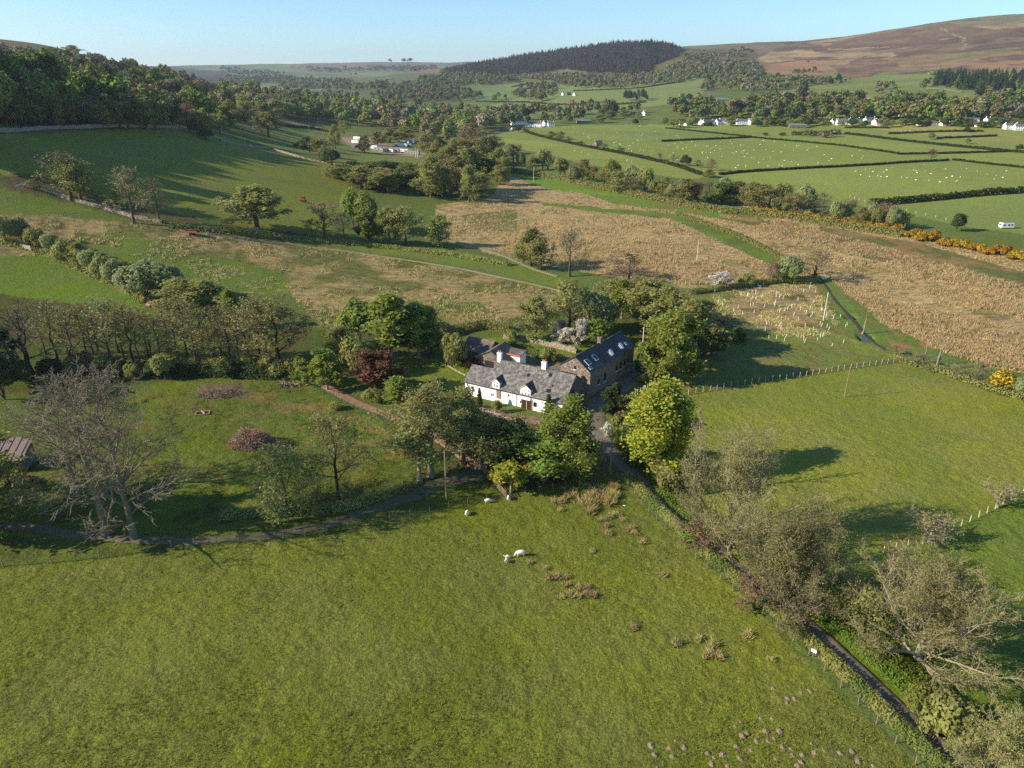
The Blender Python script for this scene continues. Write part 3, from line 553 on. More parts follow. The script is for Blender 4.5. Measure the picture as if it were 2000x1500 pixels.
def bush_meshes(name, seed, h, wdt, leaf, leaf_n, leaf_s, twig='twig_brown', stems=7, clumps=22, flat_=.9, low=.06, leaf2=None, f2=.3, stemr=.07):
    """dense bush or round crowned tree: clumps of leaves around several stems"""
    rng = RS(seed); mb = MB(); a = rng.rand(stems) * 2 * pi; K = 5; t = np.linspace(0, 1, K)
    P = np.zeros((stems, K, 3)); rad = rng.uniform(.15, .8, stems) * wdt / 2
    P[:, :, 0] = np.cos(a)[:, None] * rad[:, None] * t ** 1.2; P[:, :, 1] = np.sin(a)[:, None] * rad[:, None] * t ** 1.2; P[:, :, 2] = h * .8 * t[None] * rng.uniform(.7, 1, stems)[:, None]
    R = np.linspace(stemr, stemr * .25, K)[None] * np.ones((stems, 1)); mb.add(*tubes(P, R, 5))
    tm = mesh(name + '_trunk', np.concatenate(mb.v), [np.concatenate(v) for v in mb.f.values()], [M['bark']], smooth=True)
    d = unit(rng.normal(size=(clumps, 3))); d[:, 2] = np.abs(d[:, 2]) * 1.0 - .25; rad = rng.uniform(.35, .82, clumps)[:, None]
    cc = d * rad * np.array([wdt / 2, wdt / 2, h * .52]) + np.array([0, 0, h * .47]); cr = rng.uniform(.16, .3, clumps) * min(wdt, h)
    k = rng.randint(0, clumps, leaf_n); q = unit(rng.normal(size=(leaf_n, 3))); C = cc[k] + q * (cr[k] * rng.uniform(.45, 1.08, leaf_n) ** .6)[:, None] * np.array([1, 1, flat_])
    ok = C[:, 2] > h * low; C = C[ok]; q = q[ok]; C[:, 2] *= h / np.percentile(C[:, 2], 99.5)
    V, F = cards(rng, C, leaf_s, q + unit(C - np.array([0, 0, h * .4])) * .5, .55); mi = (rng.rand(len(F)) < f2).astype(int) if leaf2 else np.zeros(len(F), int)
    S = cc[rng.randint(0, clumps, stems * 30)]; S = S + rng.normal(size=S.shape) * cr.mean() * .5; D = unit(S - np.array([0, 0, h * .2]) + rng.normal(size=S.shape) * .8)
    V2, F2 = spikes(rng, S, D, cr.mean() * 1.1, .05); mats = [M[leaf], M[leaf2 or leaf], M[twig]]
    cm = mesh(name + '_crown', np.concatenate([V, V2]), [F, F2 + len(V)], mats, mi=np.concatenate([mi, np.full(len(F2), 2)]))
    return tm, cm, h, wdt
def conifer_meshes(name, seed, h, wdt, leaf, n=2600, s=.35):
    rng = RS(seed); mb = MB(); mb.tube([(0, 0, 0), (0, 0, h * .5), (0, 0, h * .97)], [.22, .14, .03], 7)
    tm = mesh(name + '_trunk', np.concatenate(mb.v), [np.concatenate(v) for v in mb.f.values()], [M['bark_dark']], smooth=True)
    lv = np.floor(rng.rand(n) ** .8 * 17) / 17; z = lv * .95 + .06; a = rng.randint(0, 9, n) * 2 * pi / 9 + lv * 40; rmx = (1 - z) ** .8 * wdt / 2 * (.85 + .3 * np.sin(a * 3 + lv * 70))
    rr = rmx * rng.rand(n) ** .5; C = np.stack([np.cos(a) * rr + rng.normal(size=n) * .14, np.sin(a) * rr + rng.normal(size=n) * .14, z * h - rr * .25], 1); C[:, 2] = np.maximum(C[:, 2], .15)
    V, F = cards(rng, C, s, np.stack([np.cos(a) * .6, np.sin(a) * .6, np.ones(n)], 1), .5)
    return tm, mesh(name + '_crown', V, F, [M[leaf]]), h, wdt
PROTO = {}
def P_(kind, *ms): PROTO.setdefault(kind, []).extend(ms)
for s in (11, 12, 13):   # prototypes at about 12 m
    P_('bare_tree', tree_meshes('bare_tree', s, 12, .24, 'bark', 'twig_grey', leaf='bud', leaf_n=500, leaf_s=.16, fork=.22, nl=11, spread=.42, n2=8, n3=7, n4=6, minr=.022, tubes3=False))
    P_('brown_tree', tree_meshes('brown_tree', s + 20, 12, .24, 'bark_dark', 'twig_brown', leaf='bud', leaf_n=1500, leaf_s=.26, fork=.2, nl=12, spread=.40, n2=8, n3=7, n4=6, minr=.026, tubes3=False))
    P_('olive_tree', tree_meshes('olive_tree', s + 40, 12, .24, 'bark', 'twig_brown', leaf='olive', leaf_n=5200, leaf_s=.2, leaf_spread=.36, fork=.1, top=.85, nl=16, spread=.36, ang=(20, 70), n2=7, n3=6, n4=4, minr=.022, tubes3=False))
    P_('green_tree', tree_meshes('green_tree', s + 60, 12, .24, 'bark', 'twig_brown', leaf='green', leaf_n=6500, leaf_s=.36, leaf_spread=.34, fork=.14, nl=13, spread=.40, n2=7, n3=6, n4=3, minr=.022, tubes3=False))
for s in (14, 15):
    P_('bright_tree', bush_meshes('bright_tree', s, 12, 9.5, 'bright', 7000, .42, stems=4, clumps=46, low=.1, leaf2='green', f2=.3, stemr=.16))
    P_('dark_tree', bush_meshes('dark_tree', s + 20, 12, 9, 'dark', 6500, .42, stems=4, clumps=40, low=.04, leaf2='green', f2=.15, stemr=.16))
    P_('willow_bush', bush_meshes('willow_bush', s + 30, 6, 8, 'pale', 6500, .26, stems=8, clumps=30, low=.03, leaf2='olive', f2=.35))
    P_('olive_bush', bush_meshes('olive_bush', s + 40, 5, 6.5, 'olive', 5000, .24, stems=8, clumps=24, low=.03, leaf2='bud', f2=.4))
    P_('alder_tree', tree_meshes('alder_tree', s + 50, 13, .1, 'bark', 'twig_brown', leaf='bud', leaf_n=420, leaf_s=.11, fork=.3, top=.95, nl=17, spread=.17, ang=(25, 55), n2=6, n3=5, n4=4, minr=.02, tubes3=False))
    P_('alder_tree', tree_meshes('alder_tree', s + 55, 13, .12, 'bark', 'twig_brown', leaf='olive', leaf_n=420, leaf_s=.12, fork=.3, top=.95, nl=17, spread=.17, ang=(25, 55), n2=6, n3=5, n4=5, minr=.02, tubes3=False))
    P_('birch_tree', tree_meshes('birch_tree', s + 70, 12, .14, 'bark_pale', 'twig_brown', leaf='bright', leaf_n=4200, leaf_s=.22, leaf_spread=.3, fork=.15, top=.92, nl=18, spread=.24, ang=(25, 55), n2=6, n3=6, n4=4, droop=.25, minr=.016, tubes3=False))
    P_('conifer', conifer_meshes('conifer', s, 12, 5.5, 'dark'))
    P_('blossom_tree', tree_meshes('blossom_tree', s + 90, 7, .16, 'bark_dark', 'twig_grey', leaf='blossom', leaf_n=2200, leaf_s=.19, leaf_spread=.22, fork=.16, nl=10, spread=.42, n2=6, n3=5, n4=4, minr=.018, tubes3=False))
    P_('pink_tree', tree_meshes('pink_tree', s + 95, 10, .2, 'bark', 'twig_pink', leaf='brown', leaf_n=500, leaf_s=.2, fork=.18, nl=11, spread=.40, n2=8, n3=7, n4=6, minr=.026, tubes3=False))
    P_('gorse_bush', bush_meshes('gorse_bush', s + 60, 2.4, 3.6, 'gorse', 3200, .17, stems=6, clumps=26, low=.02, leaf2='gorse_green', f2=.42, stemr=.04))
P_('copper_tree', tree_meshes('copper_tree', 5, 10, .2, 'bark_dark', 'twig_brown', leaf='copper', leaf_n=4200, leaf_s=.26, leaf_spread=.3, fork=.16, nl=12, spread=.38, n2=7, n3=6, n4=4, minr=.02, tubes3=False))
KINDNAME = dict(alder_tree='alder', willow_bush='willow_bush')
LOOK = dict(bare_tree='leafless tree', brown_tree='brown tree', olive_tree='olive tree', green_tree='green tree', bright_tree='bright green tree', dark_tree='dark tree',
            willow_bush='pale willow bush', olive_bush='olive bush', alder_tree='thin brown alder', birch_tree='slender pale green birch', conifer='dark green conifer', blossom_tree='white blossoming tree',
            pink_tree='pinkish tree', gorse_bush='yellow gorse bush', copper_tree='copper brown leafing tree')
def plant(kind, x, y, hgt, wdt, rng, label, group=None, cat=None, parts=True):
    tm, cm, h0, w0 = PROTO[kind][rng.randint(len(PROTO[kind]))]
    cat = cat or ('bush' if 'bush' in kind else 'tree'); nm = 'tree' if cat == 'tree' and kind not in ('conifer', 'alder_tree', 'birch_tree') else {'alder_tree': 'alder', 'birch_tree': 'birch'}.get(kind, kind)
    nm = kind if nm == 'tree' else nm
    o = empty(nm, (x, y, th(x, y) - .08), rng.uniform(0, 6.28), (wdt / w0, wdt / w0, hgt / h0)); tag(o, label, cat, group)
    link('trunk', tm, o); link('crown', cm, o); return o
def tree_px(kind, px, py, top, wpx, label, rng, group=None, cat=None):
    p = at(px, py); hgt = float(height_at_row(p[0], p[1], top)) - p[2]; dist = (p[1] * cos(PITCH) + (CAM_H - p[2]) * sin(PITCH))
    return plant(kind, p[0], p[1], max(hgt, .8), wpx * dist / FOC, rng, label, group, cat)
ORD = 'first second third fourth fifth sixth seventh eighth ninth tenth eleventh twelfth thirteenth fourteenth fifteenth sixteenth seventeenth eighteenth nineteenth twentieth'.split()
def ordn(k):
    if k < 20: return ORD[k]
    if k >= 99: return 'hundredth' if k == 99 else 'hundred-and-' + ordn(k - 100)
    t, u = divmod(k + 1, 10); T = {2: 'twent', 3: 'thirt', 4: 'fort', 5: 'fift', 6: 'sixt', 7: 'sevent', 8: 'eight', 9: 'ninet'}[t]
    return T + 'ieth' if u == 0 else T + 'y-' + ORD[u - 1]
def cluster(items, where, group, seed, frm='from the wood'):
    """items (kind, px, py, top, width); label: look + place in its row, counted along the picture"""
    rng = RS(seed)
    for k, (kind, px, py, top, wd) in enumerate(sorted(items, key=lambda q: q[1])):
        tree_px(kind, px, py, top, wd, f"{LOOK[kind]} {where}, {ordn(k)} {frm}", rng, group)
rng = RS(3)
# --- the big trees near the camera, each grown by itself
def hero(name, px, py, top_row, wpx, label, seed, lean=(0, 0), cat='tree', twigs=None, **kw):
    p = at(px, py); h = float(height_at_row(p[0], p[1], top_row)) - p[2]; dist = (p[1] * cos(PITCH) + CAM_H * sin(PITCH)); W = wpx * dist / FOC
    tm, cm, h0, w0 = tree_meshes(name, seed, h, **kw); o = empty(name, (p[0], p[1], p[2] - .1), 0, (W / w0, W / w0, h / h0)); tag(o, label, cat); link('trunk', tm, o); link('crown', cm, o); return o
dead = dict(trunk_mat='bark_ash', twig_mat='twig_grey', fork=.2, nl=15, spread=.33, ang=(18, 62), up1=.55, n2=10, n3=8, n4=6, up2=.35, minr=.02, rr1=.6)
hero('dead_ash', 208, 1046, 716, 215, 'tall dead ash with pale bare limbs, nearer the shed', 101, r=.3, **dead)
hero('dead_ash', 262, 1052, 712, 225, 'tall dead ash with pale bare limbs drooping over the field fence', 102, r=.28, **{**dead, 'droop': .12, 'fork': .12, 'nl': 18})
hero('edge_tree', -75, 1060, 800, 190, 'broad tree just beyond the picture edge by the farm track', 140, r=.4, trunk_mat='bark', twig_mat='twig_brown', leaf='olive', leaf_n=12000, leaf_s=.25, leaf_spread=.4, fork=.1, nl=16, spread=.38, n2=8, n3=7, n4=4, minr=.02)
hero('edge_tree', -190, 1035, 790, 200, 'second broad tree just beyond the picture edge by the farm track', 141, r=.4, trunk_mat='bark', twig_mat='twig_brown', leaf='olive', leaf_n=12000, leaf_s=.25, leaf_spread=.4, fork=.1, nl=16, spread=.38, n2=8, n3=7, n4=4, minr=.02)
hero('dead_ash', 150, 965, 760, 150, 'smaller leafless ash beside the shed roof', 103, r=.2, **{**dead, 'nl': 12})
hero('leafing_ash', 842, 930, 748, 170, 'large budding ash with pale trunk above the wooden gate', 104, r=.3, trunk_mat='bark_pale', twig_mat='twig_grey', leaf='olive', leaf_n=7000, leaf_s=.14, leaf_spread=.35, fork=.25, nl=15, spread=.38, n2=9, n3=7, n4=5, minr=.018)
hero('leafing_ash', 820, 938, 820, 90, 'small forked ash beside the large budding ash', 105, r=.2, trunk_mat='bark_pale', twig_mat='twig_grey', leaf='olive', leaf_n=1500, leaf_s=.2, nl=10, spread=.35, minr=.018)
hero('maple', 1287, 932, 752, 118, 'tall lime green maple beside the lane fork', 106, r=.3, trunk_mat='bark', twig_mat='twig_brown', leaf='lime', leaf_n=17000, leaf_s=.19, leaf_spread=.42, fork=.1, nl=18, spread=.28, n2=8, n3=7, n4=3, minr=.016)
lane_t = dict(trunk_mat='bark_pale', twig_mat='twig_pale', fork=.03, top=.42, nl=24, spread=.62, ang=(8, 80), up1=.45, n2=12, n3=10, n4=8, up2=.5, minr=.014, rr1=.5)
hero('bare_oak', 1418, 1068, 838, 225, 'wide bare oak with pale upper limbs, nearest the lime green maple', 107, r=.34, leaf='bud', leaf_n=15000, leaf_s=.085, leaf_spread=.3, **lane_t)
hero('bare_oak', 1528, 1185, 1008, 210, 'rounded brown twiggy oak beside the lane between two paler oaks', 108, r=.3, leaf='bud', leaf_n=17000, leaf_s=.09, leaf_spread=.3, **{**lane_t, 'twig_mat': 'twig_grey', 'trunk_mat': 'bark', 'n4': 7})
hero('bare_oak', 1790, 1290, 1088, 262, 'wide pale bare oak casting long shadow on the far corner field', 109, r=.32, leaf='bud', leaf_n=14000, leaf_s=.08, leaf_spread=.3, **lane_t)
hero('bare_oak', 1940, 1545, 1385, 150, 'lowest bare tree beside the lane at the picture corner', 110, r=.25, leaf='olive', leaf_n=8000, leaf_s=.1, leaf_spread=.25, **{**lane_t, 'twig_mat': 'twig_pale'})
hero('dead_larch', 1352, 965, 790, 42, 'thin dead spire of pinkish twigs behind the wide bare oak', 111, r=.16, trunk_mat='bark_pale', twig_mat='twig_pink', fork=.2, top=.97, nl=22, spread=.13, ang=(30, 60), n2=5, n3=5, n4=4, minr=.018)
hero('dead_larch', 1722, 1180, 1062, 48, 'thin dead pinkish spire rising behind the wide pale oak', 112, r=.14, trunk_mat='bark_pale', twig_mat='twig_pink', fork=.2, top=.97, nl=20, spread=.16, ang=(20, 50), n2=5, n3=5, n4=4, minr=.018)
birch = dict(trunk_mat='bark_pale', twig_mat='twig_brown', fork=.12, top=.85, nl=15, spread=.34, ang=(20, 60), n2=8, n3=7, n4=3, droop=.12, minr=.014)
hero('birch', 1102, 928, 782, 105, 'broad leafy birch hiding the corner of the white cottage', 113, r=.3, leaf='bright', leaf_n=12500, leaf_s=.16, leaf_spread=.35, **birch)
hero('birch', 1062, 935, 850, 100, 'leafy birch spreading low beside the lane junction', 114, r=.25, leaf='bright', leaf_n=9000, leaf_s=.16, leaf_spread=.35, **birch)
hero('birch', 1130, 930, 845, 70, 'small leafy birch at the edge of the tarmac', 115, r=.2, leaf='bright', leaf_n=5500, leaf_s=.16, leaf_spread=.35, **birch)
hero('oak', 905, 905, 762, 105, 'olive budding oak between the drive and the cottage garden', 116, r=.3, trunk_mat='bark', twig_mat='twig_brown', leaf='olive', leaf_n=9500, leaf_s=.17, leaf_spread=.35, fork=.15, nl=14, spread=.36, n2=8, n3=7, n4=4, minr=.016)
hero('oak', 958, 918, 815, 105, 'shaded dark olive oak in front of the cottage terrace', 117, r=.3, trunk_mat='bark', twig_mat='twig_brown', leaf='olive', leaf_n=9000, leaf_s=.16, leaf_spread=.35, fork=.12, nl=14, spread=.4, n2=8, n3=7, n4=4, minr=.016)
hero('oak', 1010, 925, 825, 90, 'brown green thicket oak in front of the cottage door', 118, r=.25, trunk_mat='bark', twig_mat='twig_brown', leaf='dark', leaf_n=9500, leaf_s=.16, leaf_spread=.35, fork=.1, nl=14, spread=.4, n2=8, n3=7, n4=4, minr=.016)
hero('rowan', 998, 962, 900, 62, 'small yellow green rowan with forked pale trunk by the gate', 119, r=.12, trunk_mat='bark_pale', twig_mat='twig_grey', leaf='lime', leaf_n=2200, leaf_s=.2, leaf_spread=.25, fork=.35, nl=9, spread=.42, n2=6, n3=5, n4=3, minr=.014)
hero('hazel', 562, 1004, 868, 145, 'sprawling olive hazel drooping over the paddock edge', 120, r=.16, trunk_mat='bark', twig_mat='twig_brown', leaf='olive', leaf_n=5200, leaf_s=.17, leaf_spread=.35, fork=.06, nl=15, spread=.5, ang=(20, 80), n2=8, n3=7, n4=4, droop=.15, minr=.014)
hero('thorn_tree', 662, 975, 800, 120, 'thin dark thorn tree near the brush pile', 121, r=.2, trunk_mat='bark_dark', twig_mat='twig_brown', leaf='bud', leaf_n=1500, leaf_s=.16, leaf_spread=.25, fork=.15, nl=14, spread=.36, n2=8, n3=7, n4=5, minr=.016)
hero('sycamore', 1308, 742, 610, 92, 'dense bright green sycamore beside the stone barn', 122, r=.35, trunk_mat='bark', twig_mat='twig_brown', leaf='bright', leaf_n=28000, leaf_s=.25, leaf_spread=.45, fork=.1, nl=18, spread=.36, n2=8, n3=6, n4=3, minr=.014)
hero('garden_tree', 1196, 822, 752, 42, 'narrow dark olive tree at the lane edge opposite the cottage', 123, r=.14, trunk_mat='bark_dark', twig_mat='twig_brown', leaf='dark', leaf_n=3200, leaf_s=.2, leaf_spread=.22, fork=.1, top=.9, nl=15, spread=.24, n2=6, n3=6, n4=3, minr=.014)
hero('hawthorn', 1948, 990, 937, 62, 'small grey wind-shaped hawthorn on the fence line', 124, r=.16, trunk_mat='bark_pale', twig_mat='twig_pale', fork=.2, top=.6, nl=12, spread=.5, n2=9, n3=8, n4=6, minr=.015)
hero('hawthorn', 1815, 1058, 1000, 80, 'low ragged hawthorn with green tips on the fence line', 125, r=.14, trunk_mat='bark_pale', twig_mat='twig_grey', leaf='bud', leaf_n=400, leaf_s=.1, fork=.15, top=.6, nl=12, spread=.55, n2=9, n3=8, n4=6, minr=.015)
hero('round_oak', 502, 446, 362, 100, 'perfectly round lone oak below the hill field', 133, r=.4, trunk_mat='bark', twig_mat='twig_brown', leaf='olive', leaf_n=5200, leaf_s=.3, leaf_spread=.35, fork=.26, top=.7, nl=26, spread=.37, ang=(12, 80), n2=9, n3=7, n4=6, minr=.035)
hero('bare_oak', 62, 735, 590, 118, 'gnarled leafless oak at the end of the alder row', 126, r=.4, trunk_mat='bark_dark', twig_mat='twig_grey', fork=.25, nl=13, spread=.42, n2=9, n3=8, n4=6, minr=.022)
hero('bare_oak', 548, 728, 583, 120, 'spreading dark oak at the garden end of the alder row', 127, r=.35, trunk_mat='bark_dark', twig_mat='twig_brown', leaf='bud', leaf_n=2500, leaf_s=.2, fork=.3, nl=13, spread=.42, n2=9, n3=8, n4=6, minr=.022)
# --- the alder row behind the rough paddock
al = [(90, 708, 600, 40), (136, 706, 596, 46), (186, 700, 604, 42), (232, 700, 600, 44), (275, 704, 596, 46), (290, 700, 606, 40), (118, 712, 585, 62), (150, 718, 590, 60), (172, 706, 592, 55), (200, 712, 588, 60), (222, 718, 592, 62), (245, 705, 600, 50), (262, 714, 598, 52), (300, 716, 596, 50), (318, 722, 590, 54), (335, 712, 592, 48), (352, 724, 588, 52), (368, 714, 586, 48), (386, 722, 584, 54), (405, 712, 590, 50),
      (420, 722, 590, 50), (436, 714, 586, 52), (452, 724, 584, 54), (470, 714, 588, 50), (488, 722, 590, 50), (508, 716, 590, 54), (525, 712, 592, 46)]
ra = RS(99); al = [(x, y + ra.randint(-16, 12), t + ra.randint(-16, 22), w_ * ra.uniform(.7, 1.15)) for x, y, t, w_ in al]
cluster([('alder_tree',) + a for a in al], 'in the row behind the rough paddock', 'alder row behind the paddock', 5, 'from the gnarled oak')
cluster([('olive_bush', x, 722 + (x * 7) % 17, 688 + (x * 13) % 24, 34 + (x * 11) % 30) for x in (152, 168, 205, 226, 262, 318, 338, 372, 425, 440, 486, 530, 548, 575)] + [('dark_tree', x, 734, 702, 44) for x in (30, 100, 310, 450, 560)] + [('dark_tree', -5, 742, 640, 90), ('dark_tree', 10, 780, 690, 80)],
        'in the undergrowth below the alders', 'undergrowth bushes below the alders', 6, 'from the gnarled oak')
# --- hill field and hedge line trees
for a in [('bare_tree', 140, 391, 292, 92, 'large pale budding tree standing on the walled bank'), ('olive_tree', 158, 390, 310, 60, 'olive half of the paired trees on the walled bank'), ('bare_tree', 262, 436, 324, 82, 'tall thin leafless tree with forked limbs by the gateway'),
          ('bare_tree', 311, 430, 342, 52, 'narrow leafless tree by the gateway'), ('pink_tree', 634, 463, 393, 58, 'pinkish leafless tree below the hill field'),
          ('bare_tree', 610, 460, 425, 34, 'small leafless tree next to the pinkish tree'), ('bare_tree', 672, 462, 412, 38, 'small grey tree in front of the twin green trees'), ('bright_tree', 690, 442, 372, 52, 'taller of the twin bright green trees'),
          ('bright_tree', 716, 448, 378, 48, 'shorter of the twin bright green trees'), ('green_tree', 724, 474, 412, 42, 'leafy tree at the marsh corner below the twin green trees'), ('olive_tree', 762, 477, 404, 42, 'thin stemmed olive tree on the marsh edge'),
          ('brown_tree', 793, 480, 404, 58, 'multi stemmed brown tree on the marsh edge'), ('olive_tree', 858, 482, 420, 48, 'round olive tree standing alone by the reed bed'), ('olive_tree', 1036, 520, 446, 64, 'yellowish oak beside the gravel track'),
          ('brown_tree', 1056, 528, 462, 44, 'thin brown tree between the yellowish oak and ivy tree'), ('bare_tree', 1112, 540, 447, 74, 'leafless tree with ivy clad trunk beside the reed bed'), ('pink_tree', 1228, 545, 492, 60, 'pale pinkish tree on the reed bed edge'),
          ('brown_tree', 525, 268, 219, 44, 'olive brown round tree above the hill field'), ('brown_tree', 228, 400, 372, 26, 'small scrubby tree on the stone bank'), ('brown_tree', 66, 372, 350, 22, 'smallest scrub tree on the stone bank'),
          ('willow_bush', 285, 584, 514, 118, 'large pale willow mound beside the log heap'), ('willow_bush', 338, 578, 519, 62, 'smaller pale willow mound against the large one'), ('olive_tree', 358, 612, 545, 84, 'olive domed tree behind the alders'), ('olive_tree', 408, 618, 548, 88, 'broader olive domed tree behind the alders'),
          ('birch_tree', 455, 640, 565, 30, 'pale green sapling poking above the alders'),
          ('bright_tree', 703, 668, 585, 70, 'dense emerald tree behind the drive'), ('birch_tree', 765, 705, 575, 78, 'tall pale birch left of the lawn'), ('birch_tree', 818, 700, 592, 58, 'second tall birch beside the lawn'), ('olive_tree', 842, 690, 598, 48, 'olive tree behind the lawn birches'),
          ('olive_tree', 668, 700, 636, 64, 'olive shrubby tree at the drive head'), ('olive_bush', 700, 735, 660, 66, 'tangled bush between the drive and copper tree'), ('copper_tree', 734, 765, 686, 76, 'copper leaved tree beside the drive'), ('olive_bush', 888, 716, 652, 52, 'rounded evergreen bush on the lawn corner'),
          ('birch_tree', 778, 792, 738, 44, 'small bright birch beside the drive'), ('birch_tree', 640, 762, 682, 48, 'bright green tree on the fenced drive end'), ('birch_tree', 592, 750, 700, 34, 'pale sapling by the fenced drive end'), ('birch_tree', 616, 752, 708, 32, 'yellow green sapling between two drive trees'),
          ('olive_bush', 655, 800, 786, 30, 'low bush beside the drive bend'), ('olive_bush', 728, 784, 760, 40, 'leafy shrub beside the copper tree'),
          ('olive_tree', 1045, 662, 580, 68, 'grey green round tree behind the walled garden'), ('brown_tree', 1112, 650, 548, 72, 'dark twiggy tree behind the blossom'), ('willow_bush', 1165, 645, 572, 84, 'pale sage tree behind the blossom'), ('birch_tree', 1214, 622, 545, 34, 'pointed young birch in the orchard'),
          ('olive_tree', 1262, 640, 545, 86, 'olive tree above the barn ridge'), ('olive_tree', 1300, 660, 560, 80, 'second olive tree above the barn ridge'), ('bright_tree', 1166, 672, 624, 66, 'spreading yellow green tree behind the barn'), ('olive_tree', 1342, 690, 590, 96, 'olive brown tree overlapping the sycamore'),
          ('pink_tree', 1410, 655, 612, 54, 'purplish leafless bush ending the copse'), ('dark_tree', 1388, 695, 642, 62, 'dark shaded tree at the copse edge'), ('dark_tree', 1350, 715, 655, 60, 'darkest low tree beside the sycamore'), ('dark_tree', 1262, 735, 690, 40, 'dark hedge bush behind the barn end'), ('green_tree', 1440, 668, 640, 30, 'small shrub beside the young plantation'),
          ('brown_tree', 1195, 610, 545, 60, 'brown tree at the back of the orchard'), ('olive_tree', 1240, 600, 540, 60, 'olive tree at the back of the orchard'), ('brown_tree', 1290, 600, 548, 54, 'brown tree near the reed bed fence'),
          ('blossom_tree', 1086, 668, 642, 20, 'smallest white blossom tree in the orchard'), ('blossom_tree', 1106, 672, 640, 28, 'round white blossom tree in the orchard'), ('blossom_tree', 1134, 678, 622, 26, 'tallest white blossom tree in the orchard'), ('blossom_tree', 1098, 650, 624, 22, 'pale blossom tree at the back of the orchard'),
          ('blossom_tree', 1405, 563, 532, 38, 'white blossoming hawthorn at the reed bed edge'), ('blossom_tree', 1184, 852, 826, 18, 'low white blossom shrub on the lane bend'), ('olive_bush', 1456, 558, 534, 32, 'small green bush beside the white hawthorn'), ('pink_tree', 1508, 552, 512, 36, 'small pinkish bush near the stream'),
          ('willow_bush', 1540, 550, 502, 56, 'rounded grey green willow at the stream'), ('bare_tree', 1590, 548, 490, 92, 'spreading leafless willow over the stream'), ('bare_tree', 1748, 692, 672, 30, 'low grey thorn at the field corner'), ('bare_tree', 1790, 716, 690, 60, 'low grey scrub along the field edge'),
          ('bare_tree', 1906, 750, 705, 46, 'round grey thorn bush on the stream bank'), ('gorse_bush', 1952, 760, 722, 50, 'single rounded gorse bush by the pasture'), ('willow_bush', 1996, 772, 738, 48, 'green willow bush next to the lone gorse'), ('bare_tree', 1868, 738, 710, 50, 'grey scrub between snags and thorn bush'),
          ('conifer', 937, 796, 756, 20, 'small dark cypress against the cottage wall'), ('conifer', 1071, 812, 768, 28, 'dark cypress at the cottage corner'), ('olive_bush', 970, 806, 782, 22, 'climbing shrub on the cottage wall'), ('dark_tree', 1010, 712, 690, 34, 'clipped dark bush in the walled garden'), ('olive_bush', 1070, 705, 680, 34, 'garden shrub by the barn wall'),
          ('olive_bush', 1000, 668, 645, 24, 'yellowish bush above the garden wall'), ('olive_bush', 1250, 748, 730, 20, 'small upright shrub on the lane bend'), ('olive_bush', 1230, 800, 775, 50, 'bushy shrub on the bank by the post fence'), ('olive_bush', 1215, 845, 805, 44, 'shrub on the lane side bank'), ('olive_bush', 1220, 895, 840, 50, 'bush beneath the lime green maple'),
          ('copper_tree', 914, 722, 706, 16, 'small purple bush by the outbuilding'), ('copper_tree', 936, 716, 696, 24, 'reddish leafless shrub by the outbuilding door'), ('dark_tree', 900, 700, 668, 30, 'dark conifer bush beside the outbuilding'), ('olive_bush', 860, 655, 628, 40, 'hedge bush behind the lawn'),
          ('bright_tree', 1785, 1395, 1345, 60, 'yellow green elder below the wide pale oak'), ('olive_bush', 1850, 1440, 1375, 110, 'broad leafy bush between the elder and corner tree'), ('bright_tree', 1342, 1062, 1030, 42, 'fresh green bush under the bare oak by the lane'), ('olive_bush', 1310, 960, 915, 70, 'leafy bush under the lime green maple'),
          ('olive_bush', 1630, 1190, 1130, 90, 'green thicket between the two lane oaks'), ('olive_bush', 1690, 1230, 1160, 90, 'green thicket at the foot of the wide pale oak'), ('pink_tree', 1362, 1070, 1020, 76, 'pinkish brushwood beside the lane'), ('pink_tree', 1470, 1190, 1130, 80, 'brown brushwood hedge gap beside the lane'),
          ('brown_tree', 25, 965, 890, 60, 'ragged brown shrub by the shed'), ('olive_tree', 142, 107, 88, 34, 'lone spreading tree on the skyline of the bare hill')]:
    kind, px, py, top, wd, lab = a; tree_px(kind, px, py, top, wd, lab, rng)
# willow hedge along the rough field, lower lefthand strip
cluster([(k, x, y, y - h, wd) for k, x, y, h, wd in [('olive_bush', 15, 478, 55, 46), ('willow_bush', 42, 470, 45, 44), ('olive_bush', 78, 488, 42, 44), ('willow_bush', 108, 498, 42, 46), ('olive_bush', 134, 512, 44, 46), ('olive_tree', 160, 522, 50, 44), ('willow_bush', 184, 534, 46, 50), ('olive_bush', 206, 544, 46, 48), ('willow_bush', 226, 556, 48, 46), ('bright_tree', 246, 552, 40, 26)]],
        'in the field hedge above the log heap', 'field hedge bushes', 7, 'from the wooden gate')
# riverside belt between the reed bed and the sheep fields
r7 = RS(70); belt = []
for k in range(46):
    t = k / 45.; x = 985 + t * 780; yb = np.interp(x, [985, 1060, 1200, 1300, 1400, 1500, 1600, 1765], [322, 338, 372, 392, 402, 412, 428, 452]) + r7.uniform(-9, 3)
    hh = np.interp(x, [985, 1200, 1420, 1600, 1765], [34, 38, 52, 46, 40]) * r7.uniform(.7, 1.15)
    belt.append((['olive_tree', 'brown_tree', 'willow_bush', 'pink_tree', 'green_tree', 'bare_tree', 'olive_bush'][r7.choice(7, p=[.22, .25, .2, .1, .1, .05, .08])], x + r7.uniform(-6, 6), yb, yb - hh, hh * r7.uniform(.75, 1.05)))
belt.append(('bright_tree', 1195, 355, 314, 36)); belt.append(('dark_tree', 1868, 452, 418, 26))
cluster(belt, 'in the riverside belt', 'riverside belt trees', 8, 'from the caravan park end')
